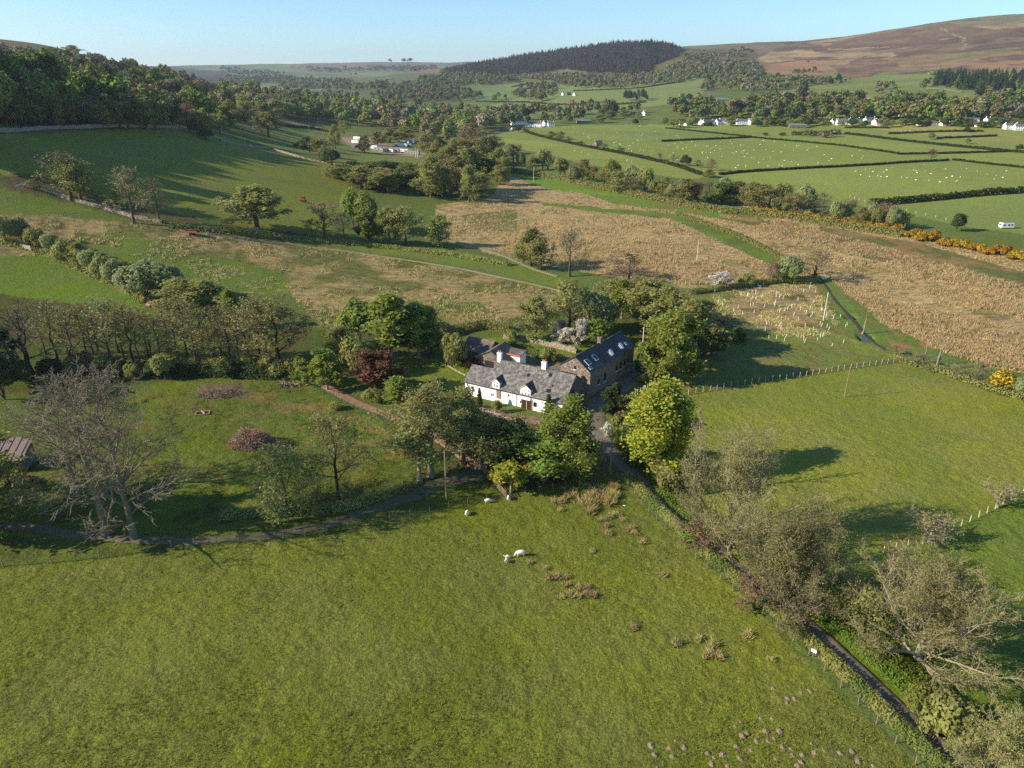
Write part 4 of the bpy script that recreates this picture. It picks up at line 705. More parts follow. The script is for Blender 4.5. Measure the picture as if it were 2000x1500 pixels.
# central clump of tall trees
c7 = RS(71); cl = []
for k in range(52):
    x = c7.uniform(660, 985); lo = np.interp(x, [660, 720, 800, 860, 940, 985], [352, 378, 392, 402, 392, 356]); hi = np.interp(x, [660, 720, 800, 850, 870, 940, 985], [335, 345, 350, 335, 312, 300, 296])
    y = c7.uniform(hi, lo); cl.append((['olive_tree', 'brown_tree', 'green_tree', 'pink_tree', 'dark_tree'][c7.choice(5, p=[.3, .42, .12, .08, .08])], x, y, y - c7.uniform(38, 66) * (1.25 if 840 < x < 930 else .8 if x > 840 else .62), c7.uniform(34, 58)))
cluster(cl, 'in the tall clump beyond the hill field', 'tall clump trees', 9, 'from the hill field side')
# trees round the caravan park and lone field trees
far = [('brown_tree', 672, 262, 236, 26), ('olive_tree', 655, 290, 244, 26), ('brown_tree', 625, 312, 270, 40), ('dark_tree', 605, 300, 268, 34), ('dark_tree', 648, 322, 292, 34), ('olive_tree', 712, 298, 264, 30), ('olive_tree', 738, 284, 256, 22), ('olive_tree', 762, 278, 250, 40), ('olive_tree', 790, 276, 248, 40), ('brown_tree', 836, 304, 262, 40), ('dark_tree', 855, 296, 268, 26), ('bright_tree', 888, 286, 270, 22), ('copper_tree', 866, 282, 276, 14), ('copper_tree', 885, 244, 232, 18), ('dark_tree', 585, 290, 276, 22)]
cluster(far, 'around the caravan park', 'caravan park trees', 10, 'from the hill field')
far = [('bare_tree', 1314, 322, 299, 26), ('dark_tree', 1339, 324, 303, 20), ('brown_tree', 1362, 327, 312, 18), ('pink_tree', 1390, 333, 310, 24), ('olive_tree', 1384, 346, 330, 24), ('pink_tree', 1818, 312, 290, 22), ('dark_tree', 1528, 265, 259, 14), ('dark_tree', 1495, 265, 259, 12), ('bright_tree', 1818, 272, 259, 14), ('bright_tree', 1889, 281, 270, 12), ('dark_tree', 1888, 258, 247, 10), ('dark_tree', 1990, 294, 282, 12),
       ('olive_tree', 1094, 273, 256, 18), ('bright_tree', 1089, 270, 258, 12), ('olive_tree', 1075, 270, 256, 16), ('pink_tree', 1110, 278, 266, 16), ('olive_tree', 1135, 283, 275, 12), ('brown_tree', 1180, 294, 280, 14), ('olive_tree', 1210, 298, 285, 16), ('pink_tree', 1288, 312, 298, 14), ('dark_tree', 1012, 258, 246, 14), ('brown_tree', 1025, 259, 250, 14), ('dark_tree', 1240, 244, 232, 12), ('olive_tree', 1172, 240, 222, 22), ('olive_tree', 1220, 229, 214, 20), ('olive_tree', 1192, 233, 216, 22), ('olive_tree', 1248, 234, 218, 14)]
cluster(far, 'along the sheep field hedges', 'sheep field trees', 12, 'from the river side')
# gorse
g7 = RS(72); gs = []
for k in range(34):
    x = 1470 + k * 8.6 + g7.uniform(-3, 3); y = np.interp(x, [1470, 1600, 1755], [414, 432, 452]) + g7.uniform(-3, 5); gs.append(('gorse_bush', x, y, y - g7.uniform(9, 15), g7.uniform(15, 24)))
for k in range(32):
    x = 1775 + k * 7.6 + g7.uniform(-3, 3); y = np.interp(x, [1775, 1900, 2020], [462, 486, 510]) + g7.uniform(-6, 6); gs.append(('gorse_bush', x, y, y - g7.uniform(11, 18), g7.uniform(16, 28)))
cluster(gs, 'in the yellow band above the marsh', 'gorse bushes above the marsh', 13, 'from the riverside belt')

# ------------------------------------------------------------------ building materials
def stone_mat(name, c1, c2, c3, scale=3.2, mortar=(120, 112, 100)):
    a = NT(name); tc = a.n('TexCoord'); v = a.n('TexVoronoi'); v.inputs['Scale'].default_value = scale; mp = a.n('Mapping'); mp.inputs['Scale'].default_value = (1, 1, 1.7); a.l(tc.outputs['Object'], mp.inputs[0]); a.l(mp.outputs[0], v.inputs['Vector'])
    sp = a.n('SeparateColor'); a.l(v.outputs['Color'], sp.inputs[0]); c = a.ramp(sp.outputs[0], [(.1, alb(c1)), (.5, alb(c2)), (.9, alb(c3))])
    e = a.ramp(v.outputs['Distance'], [(.35, (1, 1, 1)), (.62, (.55, .55, .55))]); n = a.noise(9, 3, tc.outputs['Object'])
    c = a.mix(1., c, e, 'MULTIPLY'); c = a.mix(.5, c, a.mix(n, (.6, .6, .6), (1.3, 1.3, 1.3)), 'MULTIPLY')
    return a.fin(c, .9, a.bump(e, .7, .06), spec=.1)
def slate_mat(name, c1, c2, c3, row=.35, big=.35):
    a = NT(name); tc = a.n('TexCoord'); b = a.n('TexBrick'); b.inputs['Scale'].default_value = 1.; b.inputs['Brick Width'].default_value = .45; b.inputs['Row Height'].default_value = row; b.inputs['Mortar Size'].default_value = .02
    b.inputs['Color1'].default_value = (*alb(c1), 1); b.inputs['Color2'].default_value = (*alb(c2), 1); b.inputs['Mortar'].default_value = (.02, .02, .02, 1); a.l(tc.outputs['UV'], b.inputs['Vector'])
    n = a.noise(big, 5, tc.outputs['Object'], .7); c = a.mix(a.ramp(n, [(.46, (0, 0, 0)), (.6, (.95, .95, .95))]), b.outputs['Color'], alb(c3)); n2 = a.noise(4, 4, tc.outputs['Object'])
    c = a.mix(.7, c, a.mix(n2, (.45, .45, .45), (1.5, 1.5, 1.5)), 'MULTIPLY')
    return a.fin(c, .65, a.bump(b.outputs['Fac'], .4, .03), spec=.3)
M['white'] = plain_mat('white_render', (246, 243, 234), .8, 1.25, .7, .06); M['cream'] = plain_mat('cream_paint', (226, 216, 196), .8, 1.2, .7, .06)
M['stone'] = stone_mat('rubble_stone', (146, 122, 102), (170, 150, 128), (196, 184, 164)); M['stone_grey'] = stone_mat('grey_stone', (120, 108, 98), (150, 136, 122), (178, 166, 150)); M['wall_stone'] = stone_mat('dry_stone', (150, 136, 112), (186, 170, 142), (206, 192, 168), 4)
M['slate'] = slate_mat('mossy_slate', (98, 92, 88), (126, 118, 112), (156, 152, 140), big=1.3); M['slate_dark'] = slate_mat('dark_slate', (70, 74, 74), (84, 88, 86), (100, 104, 98), big=.2); M['slate_brown'] = slate_mat('brown_slate', (112, 98, 88), (132, 116, 104), (150, 136, 120))
M['glass'] = NT('window_glass').fin((.02, .024, .03), .08, spec=.7); M['frame'] = plain_mat('white_frame', (240, 240, 236), .5, 1.2, 3, .04); M['wood'] = plain_mat('weathered_wood', (142, 122, 98), .8, 1., 5, .35); M['wood_pale'] = plain_mat('pale_wood', (206, 196, 172), .8, 1.1, 5, .25)
M['door'] = plain_mat('brown_door', (74, 46, 34), .6, .9, 4, .25); M['terracotta'] = plain_mat('terracotta', (206, 110, 70), .8, 1., 4, .2); M['dark_metal'] = plain_mat('dark_metal', (50, 52, 54), .5, .8, 4, .2); M['red'] = plain_mat('red_paint', (190, 40, 36), .45, 1., 4, .15)
M['rust'] = plain_mat('rusty_steel', (170, 90, 56), .8, 1., 4, .35); M['tyre'] = plain_mat('tyre', (30, 30, 30), .9, .8, 4, .1); M['tin'] = plain_mat('shed_sheet', (138, 116, 106), .7, .9, 3, .3); M['orange'] = plain_mat('orange_sheet', (226, 132, 50), .6, 1., 2, .15); M['ochre'] = plain_mat('ochre_sheet', (206, 150, 96), .7, 1., 2, .2)
M['cara_green'] = plain_mat('caravan_green', (150, 158, 140), .6, 1., 1, .1); M['wire'] = plain_mat('wire', (96, 96, 90), .6, .6, 4, .1, metal=.3); M['cara'] = plain_mat('caravan_shell', (232, 232, 222), .45, 1.2, 1, .05); M['cara_roof'] = plain_mat('caravan_roof', (120, 132, 120), .6, .9, 1, .1); M['carblue'] = plain_mat('car_paint', (120, 144, 170), .3, 1., 1, .05); M['earth'] = plain_mat('mole_earth', (146, 126, 98), .95, .85, 9, .4, .05)
M['skin'] = plain_mat('skin', (206, 160, 132), .6, .9, 4, .05); M['jacket'] = plain_mat('dark_jacket', (34, 38, 46), .8, .8, 4, .1); M['trousers'] = plain_mat('dark_trousers', (40, 44, 58), .8, .8, 4, .1); M['hair'] = plain_mat('brown_hair', (58, 42, 30), .8, .8, 9, .2); M['fleece'] = plain_mat('fleece', (236, 222, 196), .95, 1.15, 12, .16, .03); M['face'] = plain_mat('sheep_face', (222, 206, 182), .8, 1.1, 6, .08)

def slab(quad, th_, name, mat, parent, uv=True):
    """roof slope from 4 corners (eave a, eave b, ridge b, ridge a) with thickness below and UVs along the slope"""
    q = np.array(quad, float); n = unit(np.cross(q[1] - q[0], q[3] - q[0])); n = n if n[2] > 0 else -n; lo = q - n * th_
    V = np.vstack([q, lo]); F = np.array([[0, 1, 2, 3], [7, 6, 5, 4], [0, 4, 5, 1], [1, 5, 6, 2], [2, 6, 7, 3], [3, 7, 4, 0]])
    m = mesh(name, V, F, [mat]); u = m.uv_layers.new(name='UVMap'); ex = unit(q[1] - q[0]); ey = np.cross(n, ex)
    for l in m.loops: p = V[l.vertex_index] - q[0]; u.data[l.index].uv = (float(p @ ex), float(p @ ey))
    return link(name, m, parent)
def prism(name, prof, x0, x1, mat, parent):
    """gabled wall body: profile (y,z) list extruded along x"""
    n = len(prof); V = [(x0, y, z) for y, z in prof] + [(x1, y, z) for y, z in prof]
    mb = MB(); mb.v = [np.array(V, float)]; mb.n = 2 * n; mb.f = {4: [np.array([[i, (i + 1) % n, n + (i + 1) % n, n + i] for i in range(n)])]}; mb.f.setdefault(n, []).append(np.array([list(range(n))[::-1], [n + i for i in range(n)]]))
    return mb.build(name, mat, parent)
def window(parent, c, w_, h_, axis='y', sgn=-1, bars=1, name='window', sill=True, fm='frame'):
    """window on a wall whose outward normal is sgn*axis; glass pane child, frame and sill"""
    cx, cy, cz = c; t = .07; f = MB()
    def B(mb, dx, dz, ww, hh, out, dep):
        if axis == 'y': mb.box((cx + dx, cy + sgn * out, cz + dz), (ww, dep, hh))
        else: mb.box((cx + sgn * out, cy + dx, cz + dz), (dep, ww, hh))
    B(f, -w_ / 2 + t / 2, 0, t, h_, .03, .08); B(f, w_ / 2 - t / 2, 0, t, h_, .03, .08); B(f, 0, h_ / 2 - t / 2, w_ - 2 * t, t, .03, .08); B(f, 0, -h_ / 2 + t / 2, w_ - 2 * t, t, .03, .08)
    for k in range(bars): B(f, -w_ / 2 + w_ * (k + 1) / (bars + 1), 0, t * .7, h_ - 2 * t, .03, .06)
    B(f, 0, h_ * .12, w_ - 2 * t, t * .6, .028, .05)
    fr = f.build(name, M[fm], parent); g = MB(); B(g, 0, 0, w_ - .02, h_ - .02, .005, .03); g.build('pane', M['glass'], fr)
    if sill: s = MB(); B(s, 0, -h_ / 2 - .06, w_ + .2, .1, .05, .16); s.build('sill', M['frame'], fr)
    return fr
# ------------------------------------------------------------------ the white cottage
CF = np.array([-10.14, 142.28]); CR = np.array([10.29, 130.88]); cd = unit(CR - CF); cn = np.array([-cd[1], cd[0]]); CL = float(np.linalg.norm(CR - CF)); crz = atan2(cd[1], cd[0])
cz0 = th(0, 138) - .1
cot = tag(empty('farmhouse', (CF[0], CF[1], cz0), crz), 'long white farmhouse with grey slate roof and two dormers', 'house')
EV, RY, RZ, BY, BZ = 3.2, 5.5, 7.45, 8.3, 5.5; EX = 5.9; slope = (RZ - EV) / RY
def loc_on(px, py, o, ax, nrm_pt, nrm):
    r = rays(px, py); c0 = np.array([0, 0, CAM_H]); t = ((nrm_pt - c0) @ nrm) / (r @ nrm); return c0 + r * t
def cot_local(p): d = p[:2] - CF; return float(d @ cd), float(d @ cn), float(p[2] - cz0)
def on_front(px, py): return cot_local(loc_on(px, py, None, None, np.array([CF[0], CF[1], 0]), np.array([cn[0], cn[1], 0])))
def on_roof(px, py):
    n = unit(np.cross(np.array([cd[0], cd[1], 0]), np.array([cn[0] * RY, cn[1] * RY, RZ - EV]))); return cot_local(loc_on(px, py, None, None, np.array([CF[0], CF[1], EV + cz0]), n))
def Zs(x, y): return 880 + x / 5.263, 630 + y / 5.263
prism('wall', [(0, 0), (BY, 0), (BY, BZ), (RY, RZ - .16), (0, EV)], EX, CL, M['white'], cot)
prism('wall', [(0, 0), (6.9, 0), (6.9, 3.2), (3.45, EV + slope * 3.45 - .2), (0, EV)], 0, EX - .002, M['white'], cot)
prism('gable', [(-.01, 0), (BY + .01, 0), (BY + .01, BZ), (RY, RZ - .12), (-.01, EV)], CL + .002, CL + .14, M['stone_grey'], cot)
ov = .28
rf = slab([(EX - .1, -ov, EV - ov * slope + .1), (CL + .3, -ov, EV - ov * slope + .1), (CL + .3, RY, RZ + .05), (EX - .1, RY, RZ + .05)], .14, 'roof', M['slate'], cot)
sb = (RZ - BZ) / (BY - RY); slab([(EX - .1, RY + .003, RZ + .05), (CL + .3, RY + .003, RZ + .05), (CL + .3, BY + .3, BZ - .3 * sb + .05), (EX - .1, BY + .3, BZ - .3 * sb + .05)], .14, 'roof_slope', M['slate'], rf)
slab([(-.25, -ov, EV - ov * slope + .1), (EX - .103, -ov, EV - ov * slope + .1), (EX - .103, 3.45, EV + slope * 3.45 + .05), (-.25, 3.45, EV + slope * 3.45 + .05)], .14, 'lower_roof', M['slate'], cot)
slab([(-.25, 3.453, EV + slope * 3.45 + .05), (EX - .103, 3.453, EV + slope * 3.45 + .05), (EX - .103, 7.2, 3.05), (-.25, 7.2, 3.05)], .14, 'lower_roof', M['slate'], cot)
MB().box(((EX + CL) / 2 + .1, RY, RZ + .1), (CL - EX + .4, .28, .14)).build('ridge_tiles', M['slate_brown'], rf)
for px_, py_, hh in ((500, 385, 1.5), (968, 455, 1.5)):
    x, y, z = on_roof(*Zs(px_, py_)); ch = MB().box((x, RY + .1, RZ + .35), (.95, .75, 2.0)).box((x, RY + .1, RZ + 1.4), (1.08, .88, .14)).build('chimney', M['white'], rf)
    for dx in (-.25, .2): MB().tube([(x + dx, RY + .1, RZ + 1.47), (x + dx, RY + .1, RZ + 1.95)], [.15, .12], 8).build('chimney_pot', M['terracotta'], ch)
def dormer(cx, w_, base, top, apex, wins):
    d = MB(); D = 3.2; y0 = -.02
    n = 5; prof = [(cx - w_ / 2, base), (cx + w_ / 2, base), (cx + w_ / 2, top), (cx, apex - .1), (cx - w_ / 2, top)]
    V = [(x, y0 - .06, z) for x, z in prof] + [(x, y0 + D, z) for x, z in prof]
    d.v = [np.array(V, float)]; d.n = 10; d.f = {4: [np.array([[i, n + i, n + (i + 1) % n, (i + 1) % n] for i in range(n)])], 5: [np.array([[0, 1, 2, 3, 4], [9, 8, 7, 6, 5]])]}
    o = d.build('dormer', M['white'], cot); e = .2
    for s in (-1, 1):
        slab([(cx + s * (w_ / 2 + e), y0 - .14, top - e * (apex - top) / (w_ / 2)), (cx + s * (w_ / 2 + e), y0 + D, top - e * (apex - top) / (w_ / 2)), (cx, y0 + D, apex + (0 if s < 0 else .003)), (cx, y0 - .14, apex + (0 if s < 0 else .003))], .1, 'dormer_roof', M['slate_dark'], o)
        a = MB(); L = hypot(w_ / 2 + e, (apex - top)); a.box((0, 0, 0), (L, .05, .12)); V = a.v[0]; ang = atan2(apex - top + e * (apex - top) / (w_ / 2), w_ / 2 + e) * (-s)
        V = V @ np.array([[cos(ang), 0, sin(ang)], [0, 1, 0], [-sin(ang), 0, cos(ang)]]); a.v = [V + np.array([cx + s * (w_ / 2 + e) / 2, y0 - .18, (apex + top) / 2 - .1])]; a.build('bargeboard', M['wood_pale'], o)
    for (wx, wz, ww, wh) in wins: window(o, (cx + wx, y0 - .06, wz), ww, wh, bars=0, sill=False)
x1 = on_front(*Zs(467, 660))[0]; dormer(x1, 1.75, EV - .3, EV + 1.5, EV + 2.25, [(-.33, EV + .62, .5, .66), (.33, EV + .62, .5, .66), (-.33, EV + 1.28, .5, .44), (.33, EV + 1.28, .5, .44)])
x2 = on_front(*Zs(772, 740))[0]; dormer(x2, 2.3, EV - .85, EV + 1.4, EV + 2.3, [(-.72, EV + .05, .5, 1.0), (0, EV + .05, .5, 1.0), (.72, EV + .05, .5, 1.0), (-.75, EV + .98, .42, .44), (-.25, EV + .98, .34, .44), (.25, EV + .98, .34, .44), (.75, EV + .98, .42, .44)])
MB().box((x2, -.14, EV - .95), (2.3, .3, .12)).build('window_ledge', M['frame'], cot)
for (zx, zy, ww, wh, b) in ((595, 748, .34, .55, 0), (430, 740, .85, .75, 1), (225, 670, .6, .6, 1), (722, 815, .5, .5, 0), (868, 842, .75, 1.05, 1), (175, 640, .3, .3, 0)):
    x, y, z = on_front(*Zs(zx, zy)); window(cot, (x, -.001, max(z, .5)), ww, wh, bars=b, fm='dark_metal' if ww < .8 else 'frame')
x, y, z = on_front(*Zs(782, 850)); dr = MB().box((x, -.04, 1.1), (2.2, .1, 2.2)).build('door', M['door'], cot); MB().box((x, -.05, 2.3), (2.7, .2, .16)).box((x - 1.2, -.05, 1.1), (.16, .16, 2.24)).box((x + 1.2, -.05, 1.1), (.16, .16, 2.24)).build('door_frame', M['wood'], cot)
MB().box((x + .03, -.1, 1.1), (.05, .06, 2.1)).build('door_post', M['frame'], dr)
x, y, z = on_front(*Zs(495, 745)); MB().box((x, -.05, 1.9), (1.1, .1, 1.9)).build('loft_door', M['wood'], cot)
for zx in (680, 830):
    x = on_front(*Zs(zx, 820))[0]; MB().tube([(x, -.1, 0), (x, -.1, EV)], .05, 6).build('drainpipe', M['dark_metal'], cot)
MB().box((CL / 2, -ov - .08, EV - .12), (CL + .3, .12, .1)).build('gutter', M['dark_metal'], cot)
for (zx, zy, sx, sy) in ((800, 545, .6, .8), (1025, 545, .7, .8), (1005, 708, .9, .9), (1045, 655, .25, .5)):
    x, y, z = on_roof(*Zs(zx, zy)); s = math.hypot(1, slope)
    q = [(x - sx / 2, y - sy / 2 / s), (x + sx / 2, y - sy / 2 / s), (x + sx / 2, y + sy / 2 / s), (x - sx / 2, y + sy / 2 / s)]; slab([(a, b, EV + b * slope + .17) for a, b in q], .1, 'skylight', M['glass'], rf)
window(cot, (CL + .145, 4.2, 3.9), .6, 1.7, axis='x', sgn=1, bars=0, sill=False, fm='dark_metal'); window(cot, (CL + .145, 2.2, 1.2), .7, .8, axis='x', sgn=1, bars=0, sill=False, fm='dark_metal')
# ------------------------------------------------------------------ the stone barn
bo = np.array([16.6, 140.2]); bz0 = th(20, 146) - .1
barn = tag(empty('stone_barn', (bo[0], bo[1], bz0), atan2(.8, .6)), 'tall rubble stone barn with dark slate roof and rooflights', 'barn')
BL, BW, BE, BR = 19.5, 7.7, 6.1, 8.85
prism('wall', [(0, 0), (BW, 0), (BW, BE), (BW / 2, BR - .14), (0, BE)], 0, BL, M['stone'], barn)
bs = (BR - BE) / (BW / 2); rf = slab([(-.2, -.25, BE - .25 * bs + .05), (BL + .2, -.25, BE - .25 * bs + .05), (BL + .2, BW / 2, BR), (-.2, BW / 2, BR)], .14, 'roof', M['slate_dark'], barn)
slab([(-.2, BW / 2 + .003, BR), (BL + .2, BW / 2 + .003, BR), (BL + .2, BW + .25, BE - .25 * bs + .05), (-.2, BW + .25, BE - .25 * bs + .05)], .14, 'roof_slope', M['slate_dark'], rf)
MB().box((BL / 2, BW / 2, BR + .06), (BL + .4, .26, .12)).build('ridge_tiles', M['slate_brown'], rf); MB().box((-.06, BW / 2, BR - .02), (.2, .3, .2)).build('ridge_end', M['slate_brown'], rf)
MB().box((10.3, BW / 2 + .1, BR + .35), (.9, .8, 1.7)).box((10.3, BW / 2 + .1, BR + 1.25), (1.05, .95, .12)).build('chimney', M['stone'], rf)
bn = np.array([-.8, .6]); be = np.array([.6, .8])
def on_barn(px, py):
    n = unit(np.cross(np.array([be[0], be[1], 0]), np.array([bn[0] * BW / 2, bn[1] * BW / 2, BR - BE]))); p = loc_on(px, py, None, None, np.array([bo[0], bo[1], BE + bz0]), n); d = p[:2] - bo; return float(d @ be), float(d @ bn)
for zx, zy, sx, sy, op in ((1412, 410, 1.0, 1.3, 0), (1487, 362, 1.0, 1.3, 0), (1440, 470, .7, .5, 0), (1650, 318, .9, 1.0, 1), (1752, 250, .9, 1.0, 1), (1805, 218, .6, .5, 0)):
    x, y = on_barn(*Zs(zx, zy)); s = hypot(1, bs); h1 = sy / 2 / s
    fr = slab([(x - sx / 2 - .12, y - h1 - .1, BE + (y - h1 - .1) * bs + .1), (x + sx / 2 + .12, y - h1 - .1, BE + (y - h1 - .1) * bs + .1), (x + sx / 2 + .12, y + h1 + .1, BE + (y + h1 + .1) * bs + .1), (x - sx / 2 - .12, y + h1 + .1, BE + (y + h1 + .1) * bs + .1)], .1, 'rooflight', M['frame'], rf)
    slab([(x - sx / 2, y - h1, BE + (y - h1) * bs + .13 + .3 * op), (x + sx / 2, y - h1, BE + (y - h1) * bs + .13 + .3 * op), (x + sx / 2, y + h1, BE + (y + h1) * bs + .13 + .5 * op), (x - sx / 2, y + h1, BE + (y + h1) * bs + .13 + .5 * op)], .05, 'pane', M['glass'] if not op else M['frame'], fr)
for x, z, ww, wh in ((3.6, 2.6, .8, 1.1), (6.4, 2.9, .8, 2.0), (11.5, 3.2, .8, 1.2), (13.4, 3.4, .6, 1.8), (15.2, 3.4, .6, 1.8), (16.8, 3.4, .6, 1.2)): window(barn, (x, -.001, z), ww, wh, bars=0, fm='dark_metal')
window(barn, (-.001, 3.8, 6.2), .5, .8, axis='x', sgn=-1, bars=0, fm='dark_metal')
# ------------------------------------------------------------------ slate outbuilding, lean-to and car behind
p = at(918, 706); ob = tag(empty('outbuilding', (p[0], p[1], p[2] - .1), crz), 'old brown slate outbuilding behind the white farmhouse', 'outbuilding')
prism('wall', [(0, 0), (6.5, 0), (6.5, 3), (3.25, 5.1), (0, 3)], -2, 5, M['stone_grey'], ob)
slab([(-2.3, -.3, 2.9), (5.2, -.3, 2.9), (5.2, 3.25, 5.25), (-2.3, 3.25, 5.25)], .14, 'roof', M['slate_brown'], ob); slab([(-2.3, 3.253, 5.25), (5.2, 3.253, 5.25), (5.2, 6.8, 2.9), (-2.3, 6.8, 2.9)], .14, 'roof', M['slate_brown'], ob)
w2 = prism('wing', [(-6.2, 0), (1.8, 0), (1.8, 3), (-2.2, 5.0), (-6.2, 3)], -10, -3.2, M['stone_grey'], ob); w2.rotation_euler = (0, 0, pi / 2); w2.location = (5.1, 7.5, 0)
for s in (-1, 1): q = slab([(-10.25, -2.2 + s * 4.3, 2.9), (-3.0, -2.2 + s * 4.3, 2.9), (-3.0, -2.2, 5.15 + (s > 0) * .003), (-10.25, -2.2, 5.15 + (s > 0) * .003)], .14, 'wing_roof', M['slate_brown' if s > 0 else 'slate_dark'], ob); q.rotation_euler = (0, 0, pi / 2); q.location = (5.1, 7.5, 0)  # slope facing away from the sun gets darker slate, its shade put into colour
MB().box((6.9, -2.56, 1.2), (2.2, .12, 2.4)).build('doorway', M['dark_metal'], ob)  # dark panel stands in for the unlit opening
p = at(1006, 716); lt = tag(empty('lean_to', (p[0], p[1], p[2]), crz), 'small white lean-to with terracotta coping behind the farmhouse ridge', 'shed')
MB().box((0, 0, 1.7), (4.2, 3., 3.4)).build('wall', M['white'], lt); slab([(-2.2, -1.7, 3.42), (2.2, -1.7, 3.42), (2.2, 1.7, 4.0), (-2.2, 1.7, 4.0)], .12, 'roof', M['slate_brown'], lt); MB().box((0, -1.6, 3.55), (4.5, .3, .2)).build('coping', M['terracotta'], lt)
def car(name, x, y, rz, mat, label):
    o = tag(empty(name, (x, y, th(x, y)), rz), label, 'car'); L, W_ = 4.1, 1.7
    prof = [(-L / 2, .35), (L / 2, .35), (L / 2, .72), (L / 2 - .9, .95), (L / 2 - 1.5, 1.42), (-L / 2 + .5, 1.45), (-L / 2 + .05, .95)]; b = MB(); n = len(prof)
    V = [(a, -W_ / 2 + (.12 if z > 1 else 0), z) for a, z in prof] + [(a, W_ / 2 - (.12 if z > 1 else 0), z) for a, z in prof]; b.v = [np.array(V)]; b.n = 14; b.f = {4: [np.array([[i, (i + 1) % n, n + (i + 1) % n, n + i] for i in range(n)])], 7: [np.array([list(range(n))[::-1], [n + i for i in range(n)]])]}
    b.build('body', mat, o); g = MB(); g.box((0, 0, 1.18), (2.3, 1.62, .34)); g.build('windows', M['glass'], o)
    for sx in (-1.25, 1.3):
        for sy in (-.8, .8): MB().tube([(sx, sy - .1, .32), (sx, sy + .1, .32)], .32, 12).build('wheel', M['tyre'], o)
    return o
cp = CF + cd * 15 + cn * 13; car('parked_car', cp[0], cp[1], crz + .2, M['carblue'], 'blue grey car parked behind the farmhouse ridge')
for (px_, py_, mat, sz, lab, cat) in ((948, 716, 'orange', (3.2, 1., .8), 'orange covered heap behind the farmhouse', 'tarpaulin'), (960, 718, 'ochre', (2.6, 1.6, 1.3), 'ochre covered heap behind the farmhouse', 'tarpaulin')):
    q = at(px_, py_ + 12); R_ = RS(int(px_)); u, v = np.meshgrid(np.linspace(0, 1, 14), np.linspace(0, 1, 10), indexing='ij'); hgt = np.minimum(1, 4 * np.minimum(np.minimum(u, 1 - u), np.minimum(v, 1 - v)) ** .7) * (.75 + .5 * fbm(u * 5 + px_, v * 4, 3))
    V = np.stack([(u - .5) * sz[0], (v - .5) * sz[1], hgt * sz[2] - .02], -1).reshape(-1, 3); i = np.arange(13)[:, None] * 10; j = np.arange(9)[None]; F = np.stack([i + j, i + 10 + j, i + 11 + j, i + j + 1], -1).reshape(-1, 4)
    o = link('covered_heap', mesh('covered_heap', V, F, [M[mat]], smooth=True)); o.location = q; o.rotation_euler = (0, 0, crz + .3); tag(o, lab, cat)
# ------------------------------------------------------------------ shed among the dead ashes
p = at(18, 925); sh = tag(empty('tin_shed', (p[0], p[1], p[2]), .12), 'sagging open fronted shed with ribbed tin roof behind dead ashes', 'shed')
MB().box((-6, 4.6, 1.7), (17, .2, 3.4)).box((2.4, 2.3, 1.6), (.2, 4.4, 3.2)).build('wall', M['stone_grey'], sh); rf = slab([(-15, -.4, 2.7), (2.9, -.4, 2.7), (2.9, 5, 4.6), (-15, 5, 4.6)], .08, 'roof', M['tin'], sh)
for k in range(14): a = -14.6 + k * 1.3; slab([(a, -.42, 2.76), (a + .1, -.42, 2.76), (a + .1, 5.02, 4.66), (a, 5.02, 4.66)], .05, 'roof_rib', M['dark_metal'], rf)
for k in range(5): MB().box((-13.5 + k * 3.9, 0, 1.3), (.2, .2, 2.6)).build('post', M['wood'], sh)

# ------------------------------------------------------------------ fences, gates, walls, hedges, poles
def path_pts(pts, step): 
    P = smooth_path(pts, .5) if step < 20 else smooth_path(pts, 4); d = np.r_[0, np.cumsum(np.linalg.norm(np.diff(P, axis=0), axis=1))]; s = np.arange(0, d[-1], step); return np.stack([np.interp(s, d, P[:, 0]), np.interp(s, d, P[:, 1])], 1)
_post = {}
def fence(name, pts, step, hh, label, mat='wood', pr=.06, wires=3, net=None, jit=.15, wr=.012):
    Q = path_pts(pts, step); z = terrain(Q[:, 0], Q[:, 1]); o = tag(empty(name, (Q[0, 0], Q[0, 1], z[0])), label, 'fence'); r_ = RS(len(Q))
    key = (hh, pr, mat)
    if key not in _post: mb = MB().tube([(0, 0, -.2), (0, 0, hh)], [pr, pr * .9], 6); _post[key] = mesh('post', np.concatenate(mb.v), [np.concatenate(v) for v in mb.f.values()], [M[mat]])
    for k in range(len(Q)):
        q = link('post', _post[key], o); q.location = (Q[k, 0] - Q[0, 0], Q[k, 1] - Q[0, 1], z[k] - z[0]); q.rotation_euler = (r_.normal() * .05, r_.normal() * .05, 0)
    mb = MB(); W = np.c_[Q - Q[0], z - z[0]]
    for k in range(wires): mb.tube(W + [0, 0, hh * (.92 - k * .8 / max(wires, 1))], wr, 3, cap=False)
    mb.build('wire', M['wire'], o)
    if net:
        V = np.vstack([W + [0, 0, .05], W + [0, 0, hh * .8]]); n = len(W); 
        a = NT('netting_' + name); tc = a.n('NewGeometry'); ww = a.n('TexNoise'); ww.inputs['Scale'].default_value = 30.; a.l(tc.outputs['Position'], ww.inputs['Vector']); d = a.n('BsdfDiffuse'); d.inputs[0].default_value = (*alb(net), 1); t = a.n('BsdfTransparent'); mx = a.n('MixShader'); a.l(a.ramp(ww.outputs[0], [(.54, (0, 0, 0)), (.56, (1, 1, 1))]), mx.inputs[0]); a.l(t.outputs[0], mx.inputs[1]); a.l(d.outputs[0], mx.inputs[2]); a.l(mx.outputs[0], a.out.inputs[0])
        link('netting', mesh('netting', V, np.array([[k, k + 1, n + k + 1, n + k] for k in range(n - 1)]), [a.m]), o)
    return o
